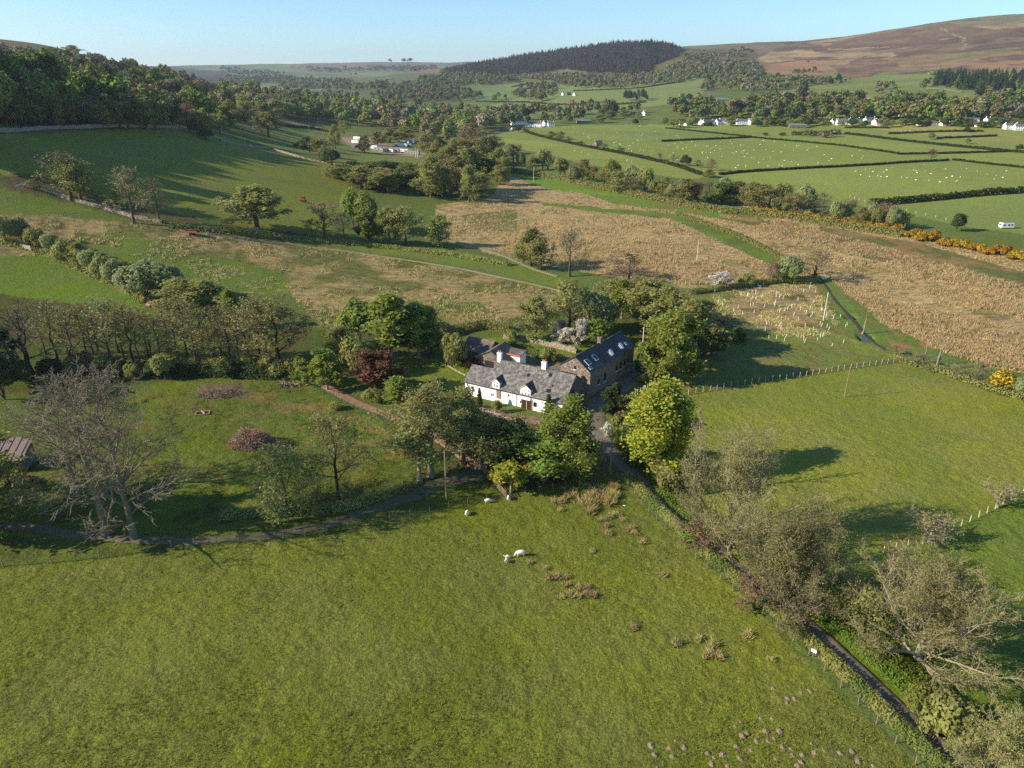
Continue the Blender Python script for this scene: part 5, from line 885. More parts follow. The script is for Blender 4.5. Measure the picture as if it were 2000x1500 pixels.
fence('wire_fence', [(1345, 771), (1450, 752), (1550, 738), (1650, 722), (1760, 706)], 1.9, 1.25, 'straight post and net fence across the top of the lit pasture', 'wood_pale', .055, net=(92, 88, 70))
fence('wire_fence', [(-40, 1110), (23, 1106), (182, 1092), (300, 1074), (375, 1065), (480, 1058), (610, 1046), (750, 1020), (901, 988), (985, 973)], 3.2, 1.25, 'post and wire fence between the farm track and the sheep meadow', 'wood', .06)
fence('wire_fence', [(998, 965), (1050, 960), (1120, 948), (1200, 932), (1212, 938)], 2.4, 1.2, 'short shaded fence under the birches by the lane junction', 'wood', .06)
fence('wire_fence', [(1214, 936), (1300, 1036), (1400, 1128), (1520, 1228), (1600, 1302), (1700, 1402), (1790, 1496), (1850, 1562)], 2.6, 1.2, 'post and wire fence along the meadow side of the lane', 'wood', .055)
fence('wire_fence', [(1725, 1080), (1780, 1064), (1815, 1060), (1880, 1026), (1950, 990), (2000, 958), (2080, 915)], 2.4, 1.2, 'post and wire fence past the two hawthorns', 'wood_pale', .06)
fence('mesh_fence', [(585, 742), (640, 772), (700, 800), (772, 832)], 2.2, 1.2, 'low green mesh fence beside the reddish drive', 'dark_metal', .04, net=(60, 110, 80))
fence('wire_fence', [(322, 440), (400, 446), (520, 458), (640, 470), (760, 484), (880, 497)], 5., 1.3, 'weathered fence below the lone round oak', 'wood', .08)
fence('wire_fence', [(1030, 345), (1120, 350), (1250, 372), (1330, 392)], 6, 1.2, 'fence along the green strip above the reed bed', 'wood', .08)
fence('wire_fence', [(1240, 772), (1262, 760), (1275, 752)], 1.0, 1.1, 'short row of pale stakes on the lane bank', 'wood_pale', .07, wires=1)
fence('wire_fence', [(1660, 385), (1700, 398), (1850, 430)], 6, 1.2, 'distant white fence in the field corner above the gorse', 'wood_pale', .1, wires=1)
def gate(a, b, label, mat='wood', hh=1.25, rails=5):
    A = at(*a); B = at(*b); L = float(np.linalg.norm(B[:2] - A[:2])); o = tag(empty('wooden_gate', A, atan2(B[1] - A[1], B[0] - A[0])), label, 'gate')
    for x in (0, L): MB().box((x, 0, .65), (.16, .16, 1.5)).build('post', M[mat], o)
    for k in range(rails): MB().box((L / 2, 0, .22 + k * (hh - .2) / (rails - 1)), (L - .2, .05, .09)).build('rail', M[mat], o)
    MB().box((L / 2, -.05, hh / 2 + .1), (.08, .05, hh - .1)).build('brace', M[mat], o)
gate((988, 973), (968, 950), 'timber gate closest to the sheep meadow'); gate((966, 948), (948, 926), 'timber gate in the middle of the three by the track'); gate((946, 924), (927, 908), 'timber gate closest to the pale trunked ash')
gate((40, 484), (62, 496), 'pale timber gate in the field above the log heap', 'wood_pale')
def stone_wall(name, pts, hh, ww, label, mat='wall_stone'):
    C = path_pts(pts, .7); T = unit(np.gradient(C, axis=0)); N = np.stack([-T[:, 1], T[:, 0]], 1); prof = [(-.5, -.2), (-.42, .55), (-.3, 1.), (.3, 1.), (.42, .55), (.5, -.2)]; V = []
    z = terrain(C[:, 0], C[:, 1]); nz = vnoise(C[:, 0] * 1.3, C[:, 1] * 1.3)
    for k, (s, h_) in enumerate(prof):
        e = vnoise(C[:, 0] * 2 + k * 9, C[:, 1] * 2) - .5; V.append(np.c_[C + N * (s * ww * (1 + e * .5))[:, None], z + h_ * hh * (.65 + .6 * nz) + e * .12])
    V = np.stack(V, 1); n, m = len(C), len(prof); i = np.arange(n - 1)[:, None] * m; j = np.arange(m - 1)[None]; F = np.stack([i + j, i + m + j, i + m + j + 1, i + j + 1], -1).reshape(-1, 4)
    return tag(link(name, mesh(name, V.reshape(-1, 3), F, [M[mat]])), label, 'wall')
stone_wall('stone_wall', [(984, 660), (1010, 664), (1040, 668), (1085, 678), (1130, 690)], 1.3, 1.2, 'pale dry stone wall behind the garden of the farmhouse')
stone_wall('stone_wall', [(-40, 262), (60, 254), (180, 249), (300, 249), (350, 252), (420, 270)], 1.5, 1.4, 'long stone wall along the foot of the hillside wood')
stone_wall('stone_wall', [(30, 362), (90, 372), (140, 390), (200, 406), (262, 424), (320, 436)], 1.0, 1.6, 'ruined stone bank under the paired trees')
stone_wall('stone_wall', [(430, 275), (480, 286), (530, 292), (600, 312), (650, 322)], 1.2, 1.4, 'broken field wall dropping from the wood to the caravans')
stone_wall('terrace_wall', [(905, 792), (940, 800), (975, 812), (1010, 822), (1055, 828)], .45, .7, 'low reddish rubble edging in front of the farmhouse', 'stone')
stone_wall('garden_edging', [(870, 712), (890, 724), (912, 736)], .35, .3, 'pale kerb line around the lawn corner', 'wall_stone')
def hedge(name, pts, hh, ww, leaf, dens, size, label, twig=None, seed=1, top=0.0, kind=None, step=1.0, leaf2=None):
    C = path_pts(pts, step); r_ = RS(seed); T = unit(np.gradient(C, axis=0)); N = np.stack([-T[:, 1], T[:, 0]], 1); n = int(len(C) * step * dens); f = r_.rand(n) * (len(C) - 1); i = f.astype(int)
    c = C[i] + T[i] * ((f - i) * step)[:, None]; hl = hh * (.7 + .6 * fbm(c[:, 0] / 3. + seed, c[:, 1] / 3., 2)); u = r_.uniform(-1, 1, n); zz = r_.rand(n) ** .7 * np.sqrt(np.maximum(1 - (np.abs(u) ** 3), .05)) * hl
    XY = c + N[i] * (u * ww / 2)[:, None]; z = terrain(XY[:, 0], XY[:, 1]) + zz
    V, F = cards(r_, np.c_[XY, z], size, np.c_[N[i] * u[:, None], .6 + 0 * u], .6); mats = [M[leaf], M[leaf2 or leaf]]; Fs = [F]; mi = (fbm(c[:, 0] / 2.5, c[:, 1] / 2.5, 3) + r_.normal(size=n) * .08 > .5).astype(int) if leaf2 else np.zeros(len(F))
    if twig:
        k = r_.rand(n) < .35; S = np.c_[XY, z][k] - [0, 0, .2]; D = unit(r_.normal(size=S.shape) * .6 + [0, 0, 1.]); V2, F2 = spikes(r_, S, D, r_.uniform(.3, .9, len(S)) * hh * .6, .04); Fs.append(F2 + len(V)); V = np.vstack([V, V2]); mats.append(M[twig]); mi = np.r_[mi, np.full(len(F2), 2)]
    o = link(name, mesh(name, V, Fs, mats, mi=mi)); return tag(o, label, None if kind else 'hedge', None, kind)
M['hedge_dark'] = leaf_mat('hedge_dark', (86, 98, 50), k=.6); M['verge'] = leaf_mat('verge', (122, 144, 54), k=.85); M['verge_dry'] = leaf_mat('verge_dry', (150, 136, 88), k=.8)
hedge('lane_hedge', [(1224, 930), (1265, 974), (1315, 1024), (1400, 1102), (1512, 1196), (1600, 1274), (1700, 1370), (1792, 1456), (1870, 1530), (1960, 1620)], 1.35, 1.7, 'bud', 300, .13, 'low straggling hedge between the lane and the wire fence', 'twig_pale', 3, leaf2='green')
hedge('verge_growth', [(1262, 900), (1300, 960), (1370, 1030), (1450, 1080), (1560, 1165), (1640, 1225), (1740, 1310), (1830, 1395), (1930, 1490), (2050, 1600)], .7, 3.4, 'verge', 300, .15, 'bright green nettles and cow parsley on the lane verge', None, 4, kind='stuff')
hedge('lane_shrubs', [(1268, 908), (1298, 946), (1338, 988), (1380, 1030)], 1.6, 2.4, 'olive', 190, .16, 'shrubby growth between the maple and the first bare oak', 'twig_pale', 22, leaf2='green')
hedge('verge_growth', [(1620, 1190), (1720, 1270), (1850, 1380), (1960, 1470), (2080, 1570)], .9, 5.0, 'verge', 340, .16, 'rank green bank growth under the wide pale oak', None, 5, kind='stuff')
hedge('trackside_brambles', [(430, 1010), (520, 1002), (600, 1000), (680, 990), (760, 965), (815, 945)], 1.1, 2.6, 'olive', 110, .16, 'low dark brambles on the paddock side of the farm track', 'twig_brown', 6)
hedge('lane_bank', [(1200, 780), (1222, 800), (1215, 850), (1225, 890), (1250, 920)], .9, 2.8, 'green', 260, .17, 'leafy bank between the lane and the lime green maple', None, 7, kind='stuff')
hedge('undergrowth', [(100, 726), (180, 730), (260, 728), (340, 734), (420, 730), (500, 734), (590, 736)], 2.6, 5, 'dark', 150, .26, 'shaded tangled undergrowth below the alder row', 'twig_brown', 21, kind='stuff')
hedge('garden_shrubs', [(1000, 672), (1040, 690), (1080, 704), (1100, 700)], 1.4, 3.0, 'green', 170, .18, 'mixed garden shrubs against the barn', 'twig_brown', 8)
hedge('garden_border', [(880, 700), (905, 724), (925, 735)], 1.1, 2.4, 'bright', 170, .16, 'leafy garden border at the lawn corner', None, 9)
hedge('garden_hedge', [(860, 660), (900, 648), (950, 640), (1000, 648)], 2.6, 3.4, 'olive', 130, .24, 'soft green hedge behind the outbuilding', 'twig_brown', 10)
hedge('ditch_hedge', [(1320, 418), (1400, 446), (1460, 470), (1530, 508)], 1.6, 3.4, 'olive', 60, .3, 'low scrub line along the ditch through the reed bed', 'twig_brown', 11)
hedge('scrub_line', [(1345, 575), (1400, 568), (1460, 560), (1520, 552)], 1.8, 2.4, 'bud', 80, .25, 'scrub hedge between the plantation and the reed bed', 'twig_brown', 12)
hedge('scrub_line', [(1744, 695), (1780, 712), (1830, 724), (1880, 742), (1940, 762), (2010, 784)], 1.3, 2.4, 'bud', 80, .22, 'grey scrub along the top edge of the lit pasture', 'twig_grey', 13)
hedge('scrub_line', [(330, 442), (450, 454), (560, 466), (680, 476), (790, 488), (900, 502), (1000, 520)], 1.3, 4, 'bud', 40, .35, 'bramble line with brushwood below the hill field', 'twig_brown', 14)
hedge('scrub_line', [(1500, 545), (1560, 552), (1600, 548)], 2.2, 4, 'olive', 80, .3, 'low scrub around the stream willows', 'twig_brown', 15)
hedge('scrub_line', [(980, 330), (1100, 352), (1250, 384), (1400, 412), (1480, 418), (1600, 436), (1765, 462)], 2.6, 9, 'olive', 60, .45, 'scrub under the riverside belt trees', 'twig_brown', 16, step=2)
hedge('scrub_line', [(0, 470), (60, 486), (110, 504), (150, 522), (200, 545), (240, 562), (290, 590)], 1.6, 4, 'olive', 70, .3, 'scrub in the field hedge above the log heap', 'twig_brown', 17)
far_h = [([(1405, 342), (1480, 335), (1700, 323), (1855, 314)], 1.7, 2.6, 'trimmed hedge running to the lone pink tree'), ([(1293, 277), (1380, 273), (1468, 269)], 2, 3, 'short dark hedge at the sheep field head'), ([(1468, 269), (1559, 277), (1650, 286), (1755, 301)], 1.6, 2.4, 'slanting hedge between the two sheep fields'),
         ([(1755, 302), (1860, 300), (1972, 297)], 1.6, 2.4, 'far hedge behind the lone pink tree'), ([(1860, 313), (1930, 321), (2040, 333)], 1.5, 2.2, 'slanting hedge beyond the lone pink tree'), ([(1699, 403), (1760, 397), (1825, 391), (1930, 381), (2040, 373)], 3.6, 4.2, 'tall bushy hedge above the white caravan'),
         ([(1650, 262), (1760, 275), (1880, 288), (2040, 302)], 2.2, 4, 'hedge of shrubs leading to the village edge'), ([(1300, 251), (1380, 259), (1468, 268)], 1.6, 2.4, 'thin hedge below the white terrace'), ([(1028, 258), (1060, 268), (1125, 283), (1212, 300), (1300, 319), (1370, 342)], 2.2, 4, 'field hedge with bushes below the riverside cottages'),
         ([(1650, 250), (1740, 251)], 2, 3, 'short upper hedge nearest the village'), ([(1735, 262), (1830, 258), (1920, 257)], 2, 3, 'thin middle hedge below the village'), ([(1830, 271), (1950, 266)], 2, 3, 'thin dark hedge at the edge of the rough field'), ([(1545, 264), (1600, 264), (1640, 261)], 5, 8, 'dark blackthorn thicket in the village field'),
         ([(1000, 170), (1040, 162)], 4, 8, 'hedge stub on the upper green slope'), ([(930, 199), (1010, 200), (1100, 205), (1190, 200)], 4, 8, 'long hedge across the lower green slope'), ([(1198, 205), (1230, 203), (1262, 200)], 5, 10, 'dark hedge below the square copse'), ([(1120, 178), (1180, 176), (1250, 172), (1330, 160)], 4, 8, 'upper hedge under the scrub'),
         ([(700, 325), (760, 322), (830, 328)], 2, 4, 'hedge under the caravan park meadow'), ([(440, 232), (520, 240), (600, 250), (660, 262)], 3, 5, 'hedge above the caravan park strip')]
for k, (P, hh, ww, lab) in enumerate(far_h): hedge('field_hedge', P, hh if P[0][1] > 235 else hh * .7, ww, 'hedge_dark', 26 if P[0][1] > 235 else 5, .6 if P[0][1] > 235 else 1.3, lab, None, 30 + k, step=2.0)
def pole(px, py, top_row, label, arm=False, mat='wood', r_=.14):
    p = at(px, py); h = float(height_at_row(p[0], p[1], top_row)) - p[2]; o = tag(empty('telegraph_pole', p), label, 'pole'); MB().tube([(0, 0, -.3), (0, 0, h)], [r_, r_ * .7], 8).build('shaft', M[mat], o)
    if arm: MB().box((0, -.12, h - .4), (1.2, .1, .1)).build('crossarm', M[mat], o)
    else: MB().tube([(0, 0, h), (0, 0, h + .12)], [.06, .04], 6).build('cap', M['dark_metal'], o)
pole(1649, 775.5, 714, 'lone wooden pole standing in the lit pasture', r_=.11); pole(872, 974, 880, 'dark pole beside the track in front of the pale ash'); pole(1191, 928, 838, 'dark pole at the lane junction'); pole(1254, 690, 638, 'pole behind the barn end', mat='wood_pale')
pole(1361, 508, 470, 'pale pole standing in the reed bed', mat='wood_pale'); pole(1608, 626, 571, 'pole in the tree guard plantation', mat='wood_pale'); pole(1114, 391, 367, 'pole at the near edge of the green strip'); pole(1042, 355, 326, 'pole by the river end of the green strip', mat='wood_pale')
pole(812, 308, 288, 'left leg pole by the caravans', mat='wood_pale', r_=.25); pole(816, 309, 290, 'right leg pole by the caravans', mat='wood_pale', r_=.25)
# snags by the stream
def snag(px, py, top_row, label, n, seed):
    p = at(px, py); h = float(height_at_row(p[0], p[1], top_row)) - p[2]; r_ = RS(seed); o = tag(empty('dead_snag', p), label, 'tree')
    for k in range(n):
        a = r_.uniform(0, 6.28); l = h * (1 if k == 0 else r_.uniform(.55, .9)); s = r_.uniform(.1, .35) * (k > 0); t = np.linspace(0, 1, 6)[:, None]; P = np.array([cos(a), sin(a), 0]) * s * l * t ** 1.3 * .5 + np.array([0, 0, l]) * t + r_.normal(size=(6, 3)) * .07; P[0] = (r_.normal() * .2, r_.normal() * .2, -.1)
        s_ = MB().tube(P, np.linspace(.2, .04, 6), 6); 
        for q in range(4): b = P[2 + q % 4]; s_.tube([b, b + unit(r_.normal(size=3) + [0, 0, .6]) * r_.uniform(.4, 1.1)], [.04, .015], 4, cap=False)
        s_.build('stem', M['bark_pale'], o, smooth=True)
snag(1802, 715, 646, 'single pale dead stem beside the stream', 1, 1); snag(1828, 722, 657, 'cluster of pale dead stems beside the stream', 4, 2); snag(1686, 652, 612, 'broken pale snag over the largest pool', 2, 3); snag(1765, 450, 432, 'dead white trunk in the gorse band', 2, 4); snag(1326, 405, 388, 'bleached dead stem by the riverside belt', 2, 5)

# ------------------------------------------------------------------ people and animals
def skin(name, verts, edges, rad, mats, sub=1, paint=None):
    m = bpy.data.meshes.new(name + '_rig'); m.from_pydata([tuple(v) for v in verts], edges, []); o = bpy.data.objects.new(name + '_rig', m); COL.objects.link(o)
    md = o.modifiers.new('s', 'SKIN'); sv = m.skin_vertices[0].data
    for k, r_ in enumerate(rad): sv[k].radius = (r_, r_) if np.ndim(r_) == 0 else r_; sv[k].use_root = (k == 0)
    o.modifiers.new('d', 'SUBSURF').levels = sub; dg = bpy.context.evaluated_depsgraph_get(); dg.update(); me = bpy.data.meshes.new_from_object(o.evaluated_get(dg)); me.name = name
    bpy.data.objects.remove(o); me.materials.clear()
    for x in mats: me.materials.append(x)
    for p in me.polygons: p.use_smooth = True; p.material_index = paint(p.center) if paint else 0
    return me
def sheep_mesh(name, s=1., graze=True, seed=0):
    """body along +x (head at +x), one skinned surface"""
    V = [(-.35, 0, .72), (0, 0, .74), (.35, 0, .72), (.55, 0, .72 if not graze else .62), (.72, 0, .95 if not graze else .32), (.88, 0, .9 if not graze else .12), (-.52, 0, .68), (-.6, 0, .45)]
    E_ = [(0, 1), (1, 2), (2, 3), (3, 4), (4, 5), (0, 6), (6, 7)]; R = [.27, .3, .26, .15, .1, .055, .12, .04]
    for x in (-.36, .36):
        for y in (-.15, .15):
            k = len(V); V += [(x, y, .5), (x + (-.04 if x < 0 else .02), y, .25), (x, y, .02)]; E_ += [(0 if x < 0 else 2, k), (k, k + 1), (k + 1, k + 2)]; R += [.1, .045, .04]
    for y in (-1, 1): k = len(V); V.append((V[4][0] - .02, y * .16, V[4][2] + .03)); E_.append((4, k)); R.append(.03)
    V = [(a * s, b * s, c * s) for a, b, c in V]; R = [r_ * s for r_ in R]
    return skin(name, V, E_, R, [M['fleece'], M['face']], 1, lambda c: 1 if (c[0] > .64 * s or c[2] < .3 * s) else 0)
ewe = sheep_mesh('ewe'); lamb = sheep_mesh('lamb', .55, False)
def put_sheep(nm, me, px, py, rz, label, group=None, cat='sheep', sc=1.):
    p = at(px, py); o = link(nm, me); o.location = p; o.rotation_euler = (0, 0, rz); o.scale = (sc,) * 3; tag(o, label, cat, group)
put_sheep('ewe', ewe, 1017, 1086, pi + .15, 'cream ewe grazing alone in the middle of the meadow', None, 'sheep', 1.15)
put_sheep('lamb', lamb, 989, 1098, pi + 1.1, 'nearer of two lambs beside the grazing ewe', None, 'lamb', 1.2); put_sheep('lamb', lamb, 991, 1091, pi + .2, 'farther of two lambs beside the grazing ewe', None, 'lamb', 1.2)
put_sheep('ewe', ewe, 912, 1006, 1.3, 'sheep in tree shade by the track fence, apart from the others', None, 'sheep', .9); put_sheep('ewe', ewe, 953, 982, .2, 'sheep lying along the shaded fence wire', None, 'sheep', .9); put_sheep('ewe', ewe, 993, 976, 1.4, 'sheep standing at the foot of the timber gate', None, 'sheep', .85)
rs = RS(50)
regions = [([(1110, 262), (1290, 256), (1400, 285), (1400, 330), (1290, 312), (1140, 280)], 60, 'white sheep in the field below the riverside cottages'),
           ([(1300, 283), (1480, 272), (1640, 288), (1740, 302), (1640, 318), (1440, 332)], 66, 'white sheep in the long field behind the trimmed hedge'),
           ([(1640, 335), (1800, 322), (1990, 332), (1995, 358), (1900, 360), (1720, 352)], 36, 'white sheep in the field above the bushy hedge'),
           ([(1000, 268), (1120, 290), (1260, 320), (1150, 308)], 10, 'white sheep in the narrow field beside the river trees'),
           ([(1180, 240), (1290, 246), (1290, 250), (1180, 246)], 8, 'white sheep on the parkland strip')]
for P, n, lab in regions:
    k = 0
    got = []
    while k < n:
        x = rs.uniform(min(p[0] for p in P), max(p[0] for p in P)); y = rs.uniform(min(p[1] for p in P), max(p[1] for p in P))
        if inpoly(np.array([x]), np.array([y]), P)[0]: got.append((x, y)); k += 1
    for k, (x, y) in enumerate(sorted(got)): put_sheep('sheep', ewe, x, y, rs.uniform(0, 6.3), f"{lab}, {ordn(k)} from the river", lab.replace('white ', ''), 'sheep', rs.uniform(.65, .95))
# person on the lawn
pv = [(0, 0, .95), (0, 0, 1.15), (0, .01, 1.38), (0, 0, 1.52), (0, 0, 1.62), (0, 0, 1.72)]; pe = [(0, 1), (1, 2), (2, 3), (3, 4), (4, 5)]; pr = [.15, .14, .17, .06, .095, .075]
for s in (-1, 1):
    k = len(pv); pv += [(s * .1, 0, .88), (s * .12, -.01, .5), (s * .13, .02, .08), (s * .15, -.16, .04)]; pe += [(0, k), (k, k + 1), (k + 1, k + 2), (k + 2, k + 3)]; pr += [.095, .07, .05, .045]
    k = len(pv); pv += [(s * .2, 0, 1.42), (s * .27, .02, 1.15), (s * .12, -.24, 1.12), (s * .07, -.31, 1.13)]; pe += [(2, k), (k, k + 1), (k + 1, k + 2), (k + 2, k + 3)]; pr += [.06, .048, .035, .03]
    for j in range(5):
        q = len(pv); dx = (j - 2) * .018; ln = [.05, .085, .09, .085, .07][j]; pv += [(s * .07 + dx, -.31 - ln * .6, 1.14), (s * .07 + dx * 1.3, -.31 - ln, 1.12)]; pe += [(k + 3, q), (q, q + 1)]; pr += [.009, .008]
pm = skin('person', pv, pe, pr, [M['jacket'], M['trousers'], M['skin']], 1, lambda c: 2 if (c[2] > 1.5 or (c[1] < -.27 and c[2] > 1)) else (1 if c[2] < .93 else 0))
p = at(823, 722); po = link('person', pm); po.location = p; po.rotation_euler = (0, 0, .3); tag(po, 'person in dark clothes standing on the lawn with hands held in front', 'person')
hr = MB(); u, v = np.meshgrid(np.linspace(0, 2 * pi, 13)[:-1], np.linspace(0, 1.9, 6), indexing='ij'); V = np.stack([np.cos(u) * np.sin(v) * .1, np.sin(u) * np.sin(v) * .11 + .015, np.cos(v) * .12 + 1.67], -1).reshape(-1, 3); F = np.array([[a * 6 + b, ((a + 1) % 12) * 6 + b, ((a + 1) % 12) * 6 + b + 1, a * 6 + b + 1] for a in range(12) for b in range(5)]); V[:, 2] += np.where(V[:, 1] < -.03, .03, 0)
hr.add(V, F); hr.build('hair', M['hair'], po, smooth=True)

# ------------------------------------------------------------------ farm clutter
def atv(px, py):
    o = tag(empty('quad_bike', at(px, py), 2.6), 'red quad bike parked on the hill field', 'quad bike'); MB().box((0, 0, .95), (1.3, .7, .35)).box((.75, 0, 1.0), (.5, .9, .3)).box((-.75, 0, 1.0), (.6, .9, .25)).build('body', M['red'], o); MB().box((-.15, 0, 1.2), (.8, .35, .16)).build('seat', M['tyre'], o); MB().tube([(.4, -.45, 1.45), (.4, .45, 1.45)], .04, 6).build('handlebar', M['dark_metal'], o); MB().box((-.1, 0, 1.75), (1.2, .9, .08)).box((.45, 0, 1.45), (.06, .8, .6)).box((-.65, 0, 1.45), (.06, .8, .6)).build('cab', M['red'], o)
    for x in (-.75, .75):
        for y in (-.5, .5): MB().tube([(x, y - .14, .34), (x, y + .14, .34)], .34, 12).build('wheel', M['tyre'], o)
    o.scale = (1.35,) * 3
atv(592, 394)
o = tag(empty('farm_trailer', at(377, 459), -.1), 'rusty orange trailer parked on the marsh track', 'trailer'); MB().box((0, 0, 1.0), (4.4, 2.0, .16)).box((0, 1.0, 1.4), (4.4, .08, .8)).box((0, -1.0, 1.3), (4.4, .08, .5)).box((-2.2, 0, 1.4), (.08, 2, .8)).build('body', M['rust'], o); MB().box((3.2, 0, .8), (2.2, .14, .14)).build('drawbar', M['dark_metal'], o); MB().box((0, 0, 1.5), (3.2, 1.7, .5), .05).build('load', M['dark_metal'], o)
for y in (-1.1, 1.1): MB().tube([(-.3, y - .12, .5), (-.3, y + .12, .5)], .5, 14).build('wheel', M['tyre'], o)
def caravan(px, py, rz, label, L=6.0, W_=2.3, Hh=2.3, group=None, mat='cara', roof='cara_roof', rail=True):
    o = tag(empty('caravan', at(px, py), rz), label, 'caravan', group); r_ = .35; prof = [(-L / 2 + .25, .45), (L / 2 - .1, .45), (L / 2, .8), (L / 2 - .15, Hh * .85), (L / 2 - r_, Hh + .3), (-L / 2 + r_, Hh + .3), (-L / 2 + .1, Hh * .85), (-L / 2, .9)]; n = len(prof)
    b = MB(); V = [(a, -W_ / 2, z) for a, z in prof] + [(a, W_ / 2, z) for a, z in prof]; b.v = [np.array(V)]; b.n = 2 * n; b.f = {4: [np.array([[i, (i + 1) % n, n + (i + 1) % n, n + i] for i in range(n)])], n: [np.array([list(range(n))[::-1], [n + i for i in range(n)]])]}
    b.build('body', M[mat], o); MB().box((0, 0, Hh + .34), (L - .9, W_ - .2, .1)).build('roof', M[roof], o)
    for x in (-L * .3, L * .05, L * .3):
        MB().box((x, -W_ / 2 - .01, 1.7), (L * .16, .05, .6)).build('window', M['glass'], o)
    MB().box((-L / 2 + .03, 0, 1.75), (.08, W_ * .7, .55)).build('window', M['glass'], o)
    for y in (-W_ / 2 + .1, W_ / 2 - .1): MB().tube([(0, y - .08, .33), (0, y + .08, .33)], .33, 10).build('wheel', M['tyre'], o)
    return o
caravan(1964, 446, .1, 'white touring caravan beyond the gorse at the field corner')
cz = [(325, 285), (455, 300), (575, 312), (305, 332), (455, 368), (495, 388), (540, 405), (600, 430), (672, 448), (745, 448), (812, 450), (866, 372), (915, 378), (975, 378), (1015, 335), (945, 332), (905, 335), (870, 440), (935, 452), (1000, 470), (1070, 482)]
for k, (x, y) in enumerate(cz): caravan(650 + x / 6.667, 230 + y / 6.667, [-.5, -.35, 1.1][k % 3] if k < 11 else -.3, f'pale static caravan in the caravan park, {ordn(k)} from the bare parking strip', 8.5, 3.0, 2.6, 'static caravans in the park', 'cara' if k % 3 == 0 else 'cara_green')
def spiky(name, px, py, w_, d_, h_, n, L, mats, label, cat, seed, rad=.03, lay=.5):
    p = at(px, py); r_ = RS(seed); a = r_.rand(n) * 6.28; q = np.sqrt(r_.rand(n)); x = np.cos(a) * q * w_ / 2; y = np.sin(a) * q * d_ / 2; z = h_ * (1 - q ** 2) * r_.rand(n) ** .35 * (.7 + .6 * fbm(x / 1.5 + 9, y / 1.5, 2))
    D = unit(r_.normal(size=(n, 3)) * [1, 1, lay] + np.stack([x / w_, y / d_, .25 + 0 * x], 1)); S = np.stack([x, y, z], 1) - D * L * .4; ln = r_.uniform(.5, 1.2, n) * L
    P = S[:, None] + D[:, None] * (np.array([0, .5, 1])[None, :, None] * ln[:, None, None]) + r_.normal(size=(n, 3, 3)) * L * .04; P[:, :, 2] = np.maximum(P[:, :, 2], .0)
    V, F = tubes(P, np.array([1, .8, .3])[None] * (rad * r_.uniform(.5, 1.6, n))[:, None], 4); mi = np.repeat(r_.randint(0, len(mats), n), 8)
    o = link(name, mesh(name, V, F, [M[m] for m in mats], mi=mi)); o.location = p; return tag(o, label, cat)
M['brush'] = branch_mat('brushwood', (170, 138, 112), .85)
spiky('brush_pile', 492, 868, 8.6, 5.2, 3.3, 2600, 1.3, ['brush', 'twig_pink', 'brush'], 'large heap of pinkish cut brushwood in the paddock', 'brush pile', 1)
spiky('brush_pile', 548, 872, 4.2, 3.0, 1.3, 700, 1.3, ['bark_dark', 'twig_brown'], 'dark low heap of branches beside the large brushwood heap', 'brush pile', 2)
spiky('brush_pile', 428, 770, 10, 5, .8, 700, 1.4, ['brush', 'bark_pale'], 'scattered cut branches below the alder row', 'brush pile', 3); spiky('brush_pile', 565, 752, 5, 3, .7, 120, 1.8, ['bark_pale'], 'pale planks and branches near the drive head', 'brush pile', 4, rad=.06)
spiky('log_heap', 306, 597, 6.2, 3.6, 1.9, 420, 1.3, ['wood_pale', 'bark_pale', 'ochre'], 'pale heap of split logs beside the willow mound', 'log heap', 5, rad=.16, lay=.25)
spiky('brush_pile', 205, 405, 8, 4, 1.6, 260, 2.2, ['bark_pale', 'twig_pink'], 'fallen branches beside the stone bank', 'brush pile', 6, rad=.07); spiky('brush_pile', 490, 452, 10, 5, 1.2, 300, 1.8, ['wood_pale', 'twig_pink'], 'pale brushwood at the foot of the lone round oak', 'brush pile', 7, rad=.06); spiky('brush_pile', 570, 458, 12, 5, 1.0, 340, 1.8, ['twig_pink', 'bark'], 'brushwood strewn below the hill field', 'brush pile', 8, rad=.05)
spiky('brush_pile', 45, 945, 6, 3.5, 1.6, 500, 1.3, ['bark', 'wood'], 'tangle of timber and scrap in front of the tin shed', 'scrap heap', 9, rad=.05)
p = at(396, 808); o = tag(empty('earth_pit', p, .2), 'small dug pit framed with boards in the paddock', 'pit'); MB().box((0, .75, .12), (2.6, .12, .3)).box((0, -.75, .12), (2.6, .12, .3)).box((-1.3, 0, .12), (.12, 1.4, .3)).box((1.3, 0, .12), (.12, 1.4, .3)).build('boards', M['ochre'], o); MB().box((0, 0, .03), (2.5, 1.4, .06)).build('pit_shade_slab', M['tyre'], o); MB().box((.1, 0, .34), (.16, 1.9, .06), .5).build('plank', M['wood_pale'], o)  # near-black slab at ground level paints the shade inside the pit
p = at(1587, 1284); o = tag(empty('notice_board', p, -.7), 'blank white notice on the lane side wire fence', 'sign'); MB().box((0, 0, 1.0), (.62, .04, .45)).build('panel', M['frame'], o); MB().box((0, .04, .5), (.08, .08, 1.0)).build('post', M['wood'], o)
q = at(1219, 988); r_ = RS(5); a = np.linspace(0, 2 * pi, 9)[:-1]; V = np.r_[[(0, 0, .16)], np.stack([np.cos(a) * .42 * r_.uniform(.7, 1.1, 8), np.sin(a) * .2, np.zeros(8) + .02], 1)]; o = link('feed_bag', mesh('feed_bag', V, np.array([[0, 1 + k, 1 + (k + 1) % 8] for k in range(8)]), [M['frame']])); o.location = q; tag(o, 'crumpled white bag lying near the lane fence', 'bag')
